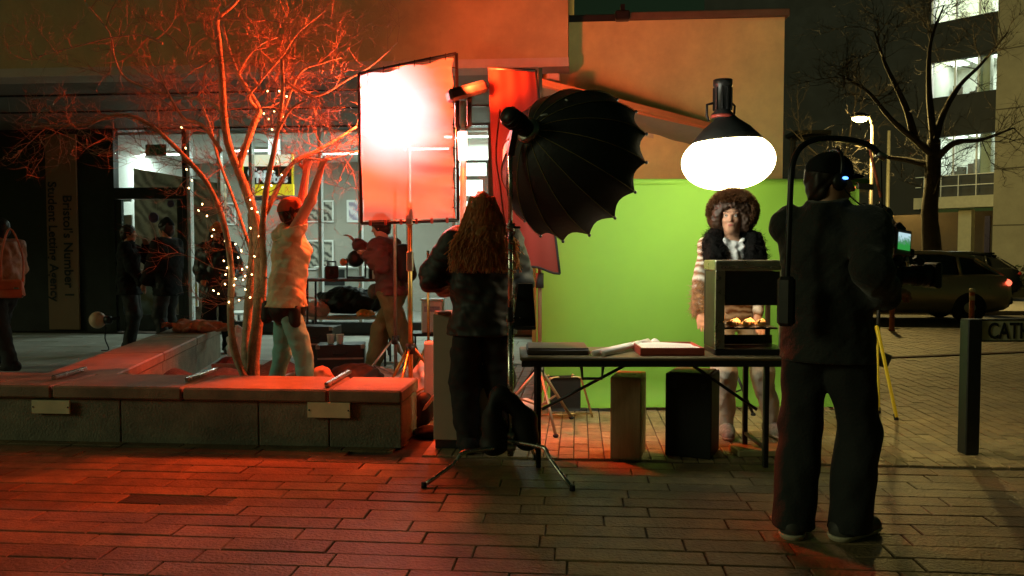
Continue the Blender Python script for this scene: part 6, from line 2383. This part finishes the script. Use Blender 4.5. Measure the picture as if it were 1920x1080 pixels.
for sg in (-1, 1):
    MB().tube([wc.HP(sg * .07, .03, .02), wc.HP(sg * .08, .06, -.10), wc.HP(sg * .075, .09, -.24)], [.03, .032, .018], 8).build('hair_lock', hair_brown, wc.root, True, local=True)

# --- passer-by at the left edge ------------------------------------------------------
ploc = Vector((W(18, 600, 9.0).x, 9.0, 0))
pb_ = coat_person('person in rust coloured padded jacket walking past the planter', 6, 9.0, RAD(70), 1.70, mat('rust_jacket', (.34, .12, .05), .6, var=.3, scale=5, bump=.3), mat('dark_jeans', (.02, .025, .03), .85, var=.2),
                  hands={'R': (.24, .12, .86), 'L': (-.22, -.05, .88)}, th=.05, hem=.10, seed=121, feet={'R': (.08, .30, 0), 'L': (-.08, -.22, 0)})
bc = W(22, 562, 8.75)
sbg = thing('shoulder_bag', 'bright orange shoulder bag carried by the passer-by', 'bag', bc)
bo = mat('bag_orange', (.62, .13, .05), .6, var=.15)
MB().box(bc + Vector((0, 0, .12)), (.26, .10, .20), rotm(0, 0, .3), taper=.86, bev=.03).build('body', bo, sbg, True)
MB().box(bc + Vector((.01, -.045, .16)), (.24, .03, .10), rotm(0, 0, .3), bev=.012).build('flap', bo, sbg)
MB().box(bc + Vector((.10, -.075, .13)), (.05, .012, .018), rotm(0, 0, .3), bev=.003).build('buckle', M['steel'], sbg)
MB().tube(smooth_path([bc + Vector((-.11, 0, .2)), bc + Vector((-.08, -.03, .5)), bc + Vector((-.06, .1, .78)), bc + Vector((.03, .16, .5)), bc + Vector((.11, .03, .2))], 5), .011, 6).build('strap', bo, sbg, True)
# ------------------------------------------------------------------ inside the shop
def frame_pic(label, x0, y0, x1, y1, b, pic, name='picture', fr=.035, cat='picture', grp=None, border=None):
    a0, z1 = SP(x0, y0, b)
    a1, z0 = SP(x1, y1, b)
    t = thing(name, label, cat, S((a0 + a1) / 2, b, z0), -TH, grp)
    MB().box(S((a0 + a1) / 2, b, (z0 + z1) / 2), (a1 - a0, .03, z1 - z0), RZ, bev=.004).build('frame', border or M['white_paint'], t)
    MB().box(S((a0 + a1) / 2, b - .017, (z0 + z1) / 2), (a1 - a0 - 2 * fr, .006, z1 - z0 - 2 * fr), RZ).build('print', pic, t)
    return t
def pic_mat(name, c1, c2, scale):
    return stripes_mat(name, c1, c2, scale, 'DIAGONAL', .6, 12)
IBW = IB - .03
frame_pic('framed dark photograph on the shop wall, upper of the two beside the technician', 563, 376, 626, 417, IBW, pic_mat('pic1', (.05, .04, .03), (.45, .42, .36), 3))
frame_pic('framed dark photograph on the shop wall, lower of the two beside the technician', 560, 450, 626, 506, IBW, pic_mat('pic2', (.04, .04, .03), (.40, .38, .32), 3))
frame_pic('white poster with purple picture on the shop wall beside the diffuser', 650, 375, 684, 417, IBW, pic_mat('pic3', (.30, .25, .35), (.7, .68, .7), 2), fr=.05)
frame_pic('framed white notice on the shop wall behind the tree stems', 418, 380, 443, 422, IBW, pic_mat('pic4', (.05, .05, .05), (.5, .5, .46), 4))
frame_pic('white sheet notice low on the shop wall behind the fairy lights', 386, 378, 404, 420, IBW, M['paper'], fr=.04)
for k, (x0, y0, x1, y1, lab) in enumerate(((860, 232, 918, 300, 'topmost of the white posters right of the diffuser'), (858, 306, 912, 330, 'narrow white shelf board between the white posters'),
                                         (858, 338, 905, 368, 'lowest of the white posters right of the diffuser'), (862, 378, 890, 420, 'white sheet behind the long hair beside the diffuser'))):
    frame_pic(lab, x0, y0, x1, y1, 14.2 + .05 * k, M['paper'], 'poster', .01, 'poster')
# lit yellow sign hanging in the window
sgb = FB + .35
a0, z1 = SP(455, 291, sgb)
a1, z0 = SP(551, 366, sgb)
ys = thing('hanging_sign', 'bright yellow backlit sign with white lettering on a dark panel', 'sign', S((a0 + a1) / 2, sgb, z0), -TH)
ye = mat('sign_yellow', (.85, .75, .05), .5, var=0, emit=(1.0, .78, .04), estr=.75)
yw = mat('sign_white', (.9, .9, .85), .5, var=0, emit=(1.0, .97, .70), estr=1.0)
zA = z0 + (z1 - z0) * .72
zB = z0 + (z1 - z0) * .27
MB().box(S((a0 + a1) / 2, sgb, (zA + z1) / 2), (a1 - a0, .06, z1 - zA), RZ).build('upper_band', yw, ys)
MB().box(S((a0 + a1) / 2, sgb, (z0 + zB) / 2), (a1 - a0, .06, zB - z0), RZ).build('lower_band', ye, ys)
MB().box(S((a0 + a1) / 2, sgb, (zA + zB) / 2), (a1 - a0, .05, zA - zB - .002), RZ).build('dark_panel', mat('sign_dark', (.06, .07, .07), .4, var=.2), ys)
for a in (a0 + .012, a1 - .012):
    MB().box(S(a, sgb - .004, (z0 + z1) / 2), (.024, .062, z1 - z0 + .004), RZ).build('side_band', ye, ys)
wl_ = mat('sign_letter', (.85, .88, .88), .5, var=0, emit=(.9, 1, 1), estr=.55)
text_part("Gaps", .24, wl_, ys, S(a0 + .09, sgb - .03, zA - .19), EX, (0, 0, 1), bold=.008)
text_part("Notes", .22, wl_, ys, S(a0 + .24, sgb - .03, zB + .03), EX, (0, 0, 1), bold=.008)
MB().box(S((a0 + a1) / 2, sgb, z0 - .05), (a1 - a0 - .12, .04, .07), RZ).build('base_strip', mat('sign_blue', (.25, .28, .42), .5, var=.1), ys)
for a in (a0 + .2, a1 - .2):
    MB().tube([S(a, sgb, z1), S(a, sgb, z_so - .04)], .004, 5).build('cord', M['dark_metal'], ys)
# glowing pendant above the sign
pd = thing('pendant_lamp', 'white pendant lamp hanging above the yellow sign in the shop', 'lamp', W(512, 300, 14.4))
pc_ = W(514, 262, 14.4)
MB().lathe([(.03, .28), (.07, .24), (.10, .0), (.11, -.26), (.0001, -.28)], pc_, 18).build('shade', mat('pendant_white', (.9, .9, .9), .5, var=0, emit=(.85, 1, 1), estr=1.6), pd, True)
MB().tube([pc_ + Vector((0, 0, .28)), Vector((pc_.x, pc_.y, z_so - .04))], .006, 5).build('cord', M['dark_metal'], pd)
# exit sign
ex = thing('exit_sign', 'dark green exit sign hanging above the shop door', 'sign', W(292, 292, 13.9))
a0, z1 = SP(273, 271, 13.75)
a1, z0 = SP(312, 292, 13.75)
MB().box(S((a0 + a1) / 2, 13.75, (z0 + z1) / 2), (a1 - a0, .03, z1 - z0), RZ, bev=.004).build('plate', mat('exit_green', (.02, .10, .04), .5, var=.1), ex)
text_part("EXIT", .13, mat('exit_letter', (.10, .30, .12), .5, var=0), ex, S(a0 + .03, 13.75 - .018, z0 + .045), EX, (0, 0, 1), 'lettering')
for a in (a0 + .05, a1 - .05):
    MB().tube([S(a, 13.75, z1), S(a, 13.75, z_so - .04)], .004, 5).build('cord', M['dark_metal'], ex)
# round stickers and white sheets on the door glass
for (x, y, r, lab) in ((288, 408, 10, 'larger round purple sticker on the shop door glass'), (320, 382, 7, 'smaller round purple sticker on the shop door glass')):
    a, z = SP(x, y, FB + .004)
    MB().lathe([(.0001, 0), (r * .0088, 0), (r * .0088, .004), (.0001, .004)], S(a, FB + .008, z), 18, frame_from(-EY)).top('sticker', mat('sticker_purple', (.09, .06, .12), .5, var=.4, scale=30), lab, 'sticker')
for k, (x0, y0, x1, y1, lab) in enumerate(((229, 403, 249, 425, 'white notice at head height on the shop door glass'), (262, 505, 300, 598, 'tall white poster low on the shop door glass'), (229, 374, 247, 378, 'thin white strip at the top of the door glass'))):
    frame_pic(lab, x0, y0, x1, y1, FB + .26, M['paper'] if k != 1 else pic_mat('pic_low', (.75, .78, .76), (.45, .36, .2), 1.2), 'notice', .004, 'notice')
# yellow strip posters beside the door
frame_pic('yellow edged poster low in the window beside the door', 357, 505, 372, 575, FB + .3, pic_mat('pic_y', (.75, .6, .08), (.5, .52, .5), 2), 'poster', .01, 'poster')
# counter and shelves
ct = thing('shop_counter', 'pale shop counter standing behind the camera gear', 'counter', S(SP(650, 560, 15.5)[0], 15.5, .03), -TH)
a0, z1 = SP(600, 503, 15.5)
a1 = SP(700, 503, 15.5)[0]
MB().box(S((a0 + a1) / 2, 15.5, (z1 + .03) / 2), (a1 - a0, .5, z1 - .04), RZ, bev=.006).build('body', mat('counter_grey', (.42, .42, .38), .6, var=.06), ct)
MB().box(S((a0 + a1) / 2, 15.48, z1 + .02), (a1 - a0 + .06, .56, .035), RZ, bev=.006).build('worktop', M['white_paint'], ct)
MB().box(S(a0 + .35, 15.24, z1 - .18), (.45, .01, .3), RZ).build('dark_opening', M['dark_panel'], ct)
# white table in the shop
for k, (x0, x1, y, b, lab) in enumerate(((560, 720, 578, 14.6, 'long white table seen low inside the shop'), (640, 860, 622, 14.0, 'low white bench inside the shop behind the tripod'), (430, 530, 586, 14.4, 'white table inside the shop behind the tree'))):
    a0, z = SP(x0, y, b)
    a1 = SP(x1, y, b)[0]
    t = thing('shop_table', lab, 'table', S((a0 + a1) / 2, b, .03), -TH)
    MB().box(S((a0 + a1) / 2, b, z), (a1 - a0, .6, .04), RZ, bev=.006).build('tabletop', M['white_paint'], t)
    for aa in (a0 + .08, a1 - .08):
        for bb in (b - .24, b + .24):
            MB().box(S(aa, bb, (z - .02 + .03) / 2), (.04, .04, z - .055), RZ).build('leg', M['dull_steel'], t)

# ------------------------------------------------------------------ gear and clutter between bench and shop
def lump(name, label, cat, c, r, m, seed, wr=.012, freq=28, h=.014, rz=0.0, group=None):
    """soft bag or bundle with folds"""
    B = SDF(.04)
    c = np.array(c, float)
    R = np.array(rotm(0, 0, rz))
    r = np.array(r)
    rr = np.random.default_rng(seed)
    B.ell(c + [0, 0, r[2]], r, R)
    for _ in range(4):
        o = R @ (rr.uniform(-.6, .6, 3) * r)
        B.ell(c + [o[0], o[1], r[2] * rr.uniform(.5, 1.0)], r * rr.uniform(.4, .65), R)
    B.wrinkle(wr, freq, seed).wrinkle(wr * .5, freq * 2.3, seed + 1)
    B.cut(c, (0, 0, -1))
    V, F = B.mesh(h)
    o = np_mesh(name, V - c, F, m)
    o.location = c
    tag(o, label, cat, group)
    return o
def gy(px, d):
    return Vector((W(px, 600, d).x, d, 0))
# gear table behind the technician
gt = thing('gear_table', 'folding gear table crowded with camera equipment between tree and diffuser', 'table', gy(655, 9.6))
gz_ = W(650, 522, 9.6).z
c = gy(655, 9.6)
MB().box(c + Vector((0, 0, gz_ - .015)), (1.0, .5, .03), bev=.006).build('tabletop', mat('dark_red_top', (.10, .05, .04), .6, var=.2), gt)
for sx_ in (-.45, .45):
    for sy_ in (-.2, .2):
        MB().tube([c + Vector((sx_ * 1.02, sy_, 0)), c + Vector((sx_, sy_, gz_ - .03))], .014, 8).build('leg', M['dark_metal'], gt, True)
def gear(px, py_, s, label, m, kind):
    p = W(px, py_, 9.55)
    p.z = gz_ + .001
    t = thing(kind, label, 'camera gear', p)
    if kind == 'projector_head':
        MB().lathe([(.0001, -.16), (.09, -.16), (.10, -.12), (.10, .0), (.085, .03), (.0001, .03)], p + Vector((0, 0, .24)), 18, frame_from((.3, -1, .1))).build('body', m, t, True)
        MB().tube([p + Vector((-.11, 0, .24)), p + Vector((-.11, 0, .02)), p + Vector((.11, 0, .02)), p + Vector((.11, 0, .24))], .012, 8).build('yoke', M['dark_metal'], t)
        MB().box(p + Vector((0, 0, .01)), (.2, .16, .02), bev=.004).build('base', M['dark_metal'], t)
    else:
        MB().box(p + Vector((0, 0, s[2] / 2)), s, rotm(0, 0, .2), bev=.012).build('body', m, t)
        MB().lathe([(.03, 0), (.035, .05), (.03, .06), (.0001, .055)], p + Vector((.02, -s[1] / 2, s[2] * .55)), 14, frame_from((.2, -1, 0))).build('lens', M['black_plastic'], t, True)
        MB().tube([p + Vector((-s[0] * .3, 0, s[2])), p + Vector((-s[0] * .3, 0, s[2] + .05)), p + Vector((s[0] * .3, 0, s[2] + .05)), p + Vector((s[0] * .3, 0, s[2]))], .010, 6).build('handle', M['black_plastic'], t)
gear(668, 500, None, 'round black lamp head standing on the gear table', M['black_plastic'], 'projector_head')
gear(622, 505, (.16, .14, .15), 'boxy black camera on the gear table beside the technician', M['black_plastic'], 'spare_camera')
gear(705, 505, (.18, .16, .12), 'dark equipment unit on the gear table under the diffuser', M['dark_metal'], 'equipment_unit')
ob = MB().lathe([(.0001, 0), (.035, 0), (.042, .02), (.042, .06), (.03, .075), (.0001, .078)], W(644, 492, 9.3), 16, frame_from((.2, -1, .1)))
ob.top('orange_reflector', mat('orange_lens', (.8, .30, .12), .4, var=.1), 'small round orange disc facing out from the gear table', 'reflector')
MB().lathe([(.0001, 0), (.05, 0), (.055, .16), (.0001, .165)], Vector((W(706, 500, 9.45).x, 9.45, gz_ + .001)), 16).top('white_cup', M['white_plastic'], 'white beaker standing on the gear table', 'cup', smooth=True)
# black bag pile and flight case under/behind
lump('equipment_bag', 'large black equipment bag on the white table behind the technician', 'bag', (W(655, 590, 10.2).x, 10.2, W(655, 588, 10.2).z), (.42, .22, .17), M['black_nylon'], 201)
rt_ = thing('trestle_table', 'pale edged trestle table behind the technician', 'table', gy(640, 10.2))
c = gy(640, 10.2)
tz_ = W(650, 590, 10.2).z - .003
MB().box(c + Vector((.05, 0, tz_ - .02)), (1.1, .55, .035), rotm(0, 0, .12), bev=.005).build('tabletop', mat('pale_top', (.6, .58, .52), .6, var=.08), rt_)
for sx_ in (-.42, .5):
    for sy_ in (-.2, .2):
        MB().bar(c + Vector((sx_ + .08 * (1 if sy_ > 0 else -1), sy_, 0)), c + Vector((sx_, sy_, tz_ - .04)), .03).build('leg', M['dark_metal'], rt_)
lump('cloth_bundle', 'pale orange cloth bundle on the trestle table', 'cloth', (W(590, 582, 9.95).x, 9.95, tz_), (.16, .12, .10), mat('pale_cloth', (.55, .36, .28), .85, var=.15), 205)
lump('snack_bag', 'small orange snack bag at the end of the trestle table', 'snack', (W(684, 585, 9.95).x, 9.95, tz_), (.10, .07, .035), mat('snack_orange', (.75, .28, .04), .4, var=.4, scale=30), 207)
# stools and crates on the ground behind the bench
for k, (px, d, w, h, lab, m) in enumerate(((640, 8.6, .5, .36, 'black flight case on the ground behind the bench', M['black_plastic']), (600, 9.2, .4, .5, 'tall dark crate behind the technician', M['dark_panel']))):
    t = thing('flight_case', lab, 'case', gy(px, d), RAD(8 - 14 * k))
    MB().box((0, 0, h / 2), (w, .34, h), bev=.008).build('body', m, t, local=True)
    for sx_ in (-1, 1):
        for sz in (.02, h - .02):
            MB().box((sx_ * (w / 2 - .015), -.165, sz), (.045, .02, .045), bev=.004).build('corner', M['dull_steel'], t, local=True)
    MB().box((0, -.173, h * .6), (w * .96, .006, .018)).build('edge_strip', M['dull_steel'], t, local=True)
    MB().tube([(-.07, -.18, h * .8), (-.07, -.2, h * .8 - .02), (.07, -.2, h * .8 - .02), (.07, -.18, h * .8)], .008, 6).build('handle', M['black_rubber'], t, local=True)
for k, (px, py_, d, lab) in enumerate(((620, 640, 8.7, 'white paper cup on the flight case beside its twin, nearer the technician'), (637, 640, 8.7, 'white paper cup on the flight case beside its twin, nearer the diffuser stand'))):
    p = gy(px, 8.55)
    p.z = .362
    MB().lathe([(.0001, 0), (.032, 0), (.043, .10), (.046, .102), (.040, .098), (.030, .008), (.0001, .008)], p, 16).top('paper_cup', M['paper'], lab, 'cup', smooth=True)
lump('duffel_bag', 'black duffel bag lying behind the bench under the olive trousers', 'bag', gy(665, 7.3), (.26, .17, .16), M['black_nylon'], 211)
lump('jacket_heap', 'heap of orange clothing behind the bench', 'clothing', gy(604, 7.2), (.11, .10, .15), mat('heap_orange', (.6, .25, .12), .85, var=.2), 213)
lump('jacket_heap', 'crumpled pale sheet on the bricks between the legs and the plinth', 'sheet', gy(728, 7.7), (.30, .2, .10), mat('pale_sheet', (.62, .5, .45), .85, var=.12), 215, .02, 20)
lump('plastic_sheet', 'crumpled white plastic heaped left of the grey plinth', 'plastic sheet', gy(806, 6.9), (.16, .2, .20), mat('pale_plastic', (.66, .55, .52), .4, var=.15), 217, .022, 24)
lump('rucksack', 'small black rucksack leaning on the bench end', 'bag', G(795, 800), (.085, .10, .14), M['black_nylon'], 219, .008)
lump('rag', 'dark rag with a white edge lying at the bench end', 'rag', G(806, 815), (.10, .09, .03), M['black_cloth'], 220, .008)
lump('clothing_bundle', 'bundle of rust and brown clothing lying on the bench wing', 'clothing', (W(368, 636, 9.5).x, 9.5, PH + .001), (.34, .16, .07), mat('bundle_rust', (.38, .15, .07), .85, var=.5, scale=9), 221)
lump('plastic_bag', 'white plastic bag slumped behind the table end', 'bag', G(988, 790), (.09, .08, .10), mat('white_bag', (.7, .62, .58), .35, var=.1), 223)
lump('shopping_bag', 'pale blue plastic bag by the bench wing and tree', 'bag', gy(443, 8.4), (.10, .09, .30), mat('pale_blue_bag', (.5, .55, .58), .4, var=.1), 225)
lump('red_bag', 'dark red bag lying by the planter edging', 'bag', gy(427, 8.3), (.13, .10, .13), mat('deep_red', (.3, .05, .05), .7, var=.2), 227)
# white storage tub with lettering-like label on a small box
tubt = thing('storage_tub', 'white storage tub with a label standing behind the stand poles', 'tub', gy(812, 9.0))
z0_, z1_ = W(812, 622, 9.0).z, W(812, 560, 9.0).z
c = gy(812, 9.0)
MB().box(c + Vector((0, 0, (z0_ + z1_) / 2 - .01)), (.24, .24, z1_ - z0_ - .02), bev=.012).build('tub', M['white_plastic'], tubt)
MB().box(c + Vector((0, 0, z1_ - .008)), (.26, .26, .02), bev=.006).build('lid', M['white_plastic'], tubt)
MB().box(c + Vector((0, -.1225, z1_ - .11)), (.17, .002, .06)).build('label', mat('tub_label', (.35, .28, .36), .6, var=.5, scale=40), tubt)
st_ = thing('side_table', 'small dark side table under the white storage tub', 'table', c)
MB().box(c + Vector((0, 0, z0_ - .018)), (.5, .36, .03), bev=.005).build('tabletop', M['dark_metal'], st_)
for sx_ in (-.22, .22):
    for sy_ in (-.15, .15):
        MB().tube([c + Vector((sx_, sy_, 0)), c + Vector((sx_, sy_, z0_ - .033))], .012, 8).build('leg', M['dark_metal'], st_, True)
# pink case leaning at the plinth
pk = thing('foam_block', 'pinkish foam block standing against the grey plinth', 'block', gy(808, 6.4), RAD(5))
MB().box((0, 0, .31), (.11, .16, .62), bev=.012).build('block', mat('pink_foam', (.62, .38, .32), .8, var=.12), pk, local=True)
# crumpled foil lamp hood behind red stand (white boards right of the diffuser)
# cables over the paving
rgc = random.Random(31)
for k, (pts, lab) in enumerate((
        ([(540, 760), (620, 775), (700, 770), (760, 800), (800, 780), (840, 790)], 'black power cable snaking behind the bench to the plinth'),)):
    P = [G(x, y) + Vector((0, 0, .010)) for x, y in pts]
    MB().tube(smooth_path(P, 7), .0075, 6).top('cable', M['black_rubber'], lab, 'cable', base=P[0], smooth=True)
# neon marker cones / tape
mk = MB().lathe([(.03, 0), (.022, .12), (.0001, .125)], gy(757, 7.0), 10)
mk.top('marker_tube', mat('neon_orange', (.9, .16, .04), .5, var=0, emit=(1, .15, .03), estr=.35), 'small glowing orange marker standing behind the bench end', 'marker')
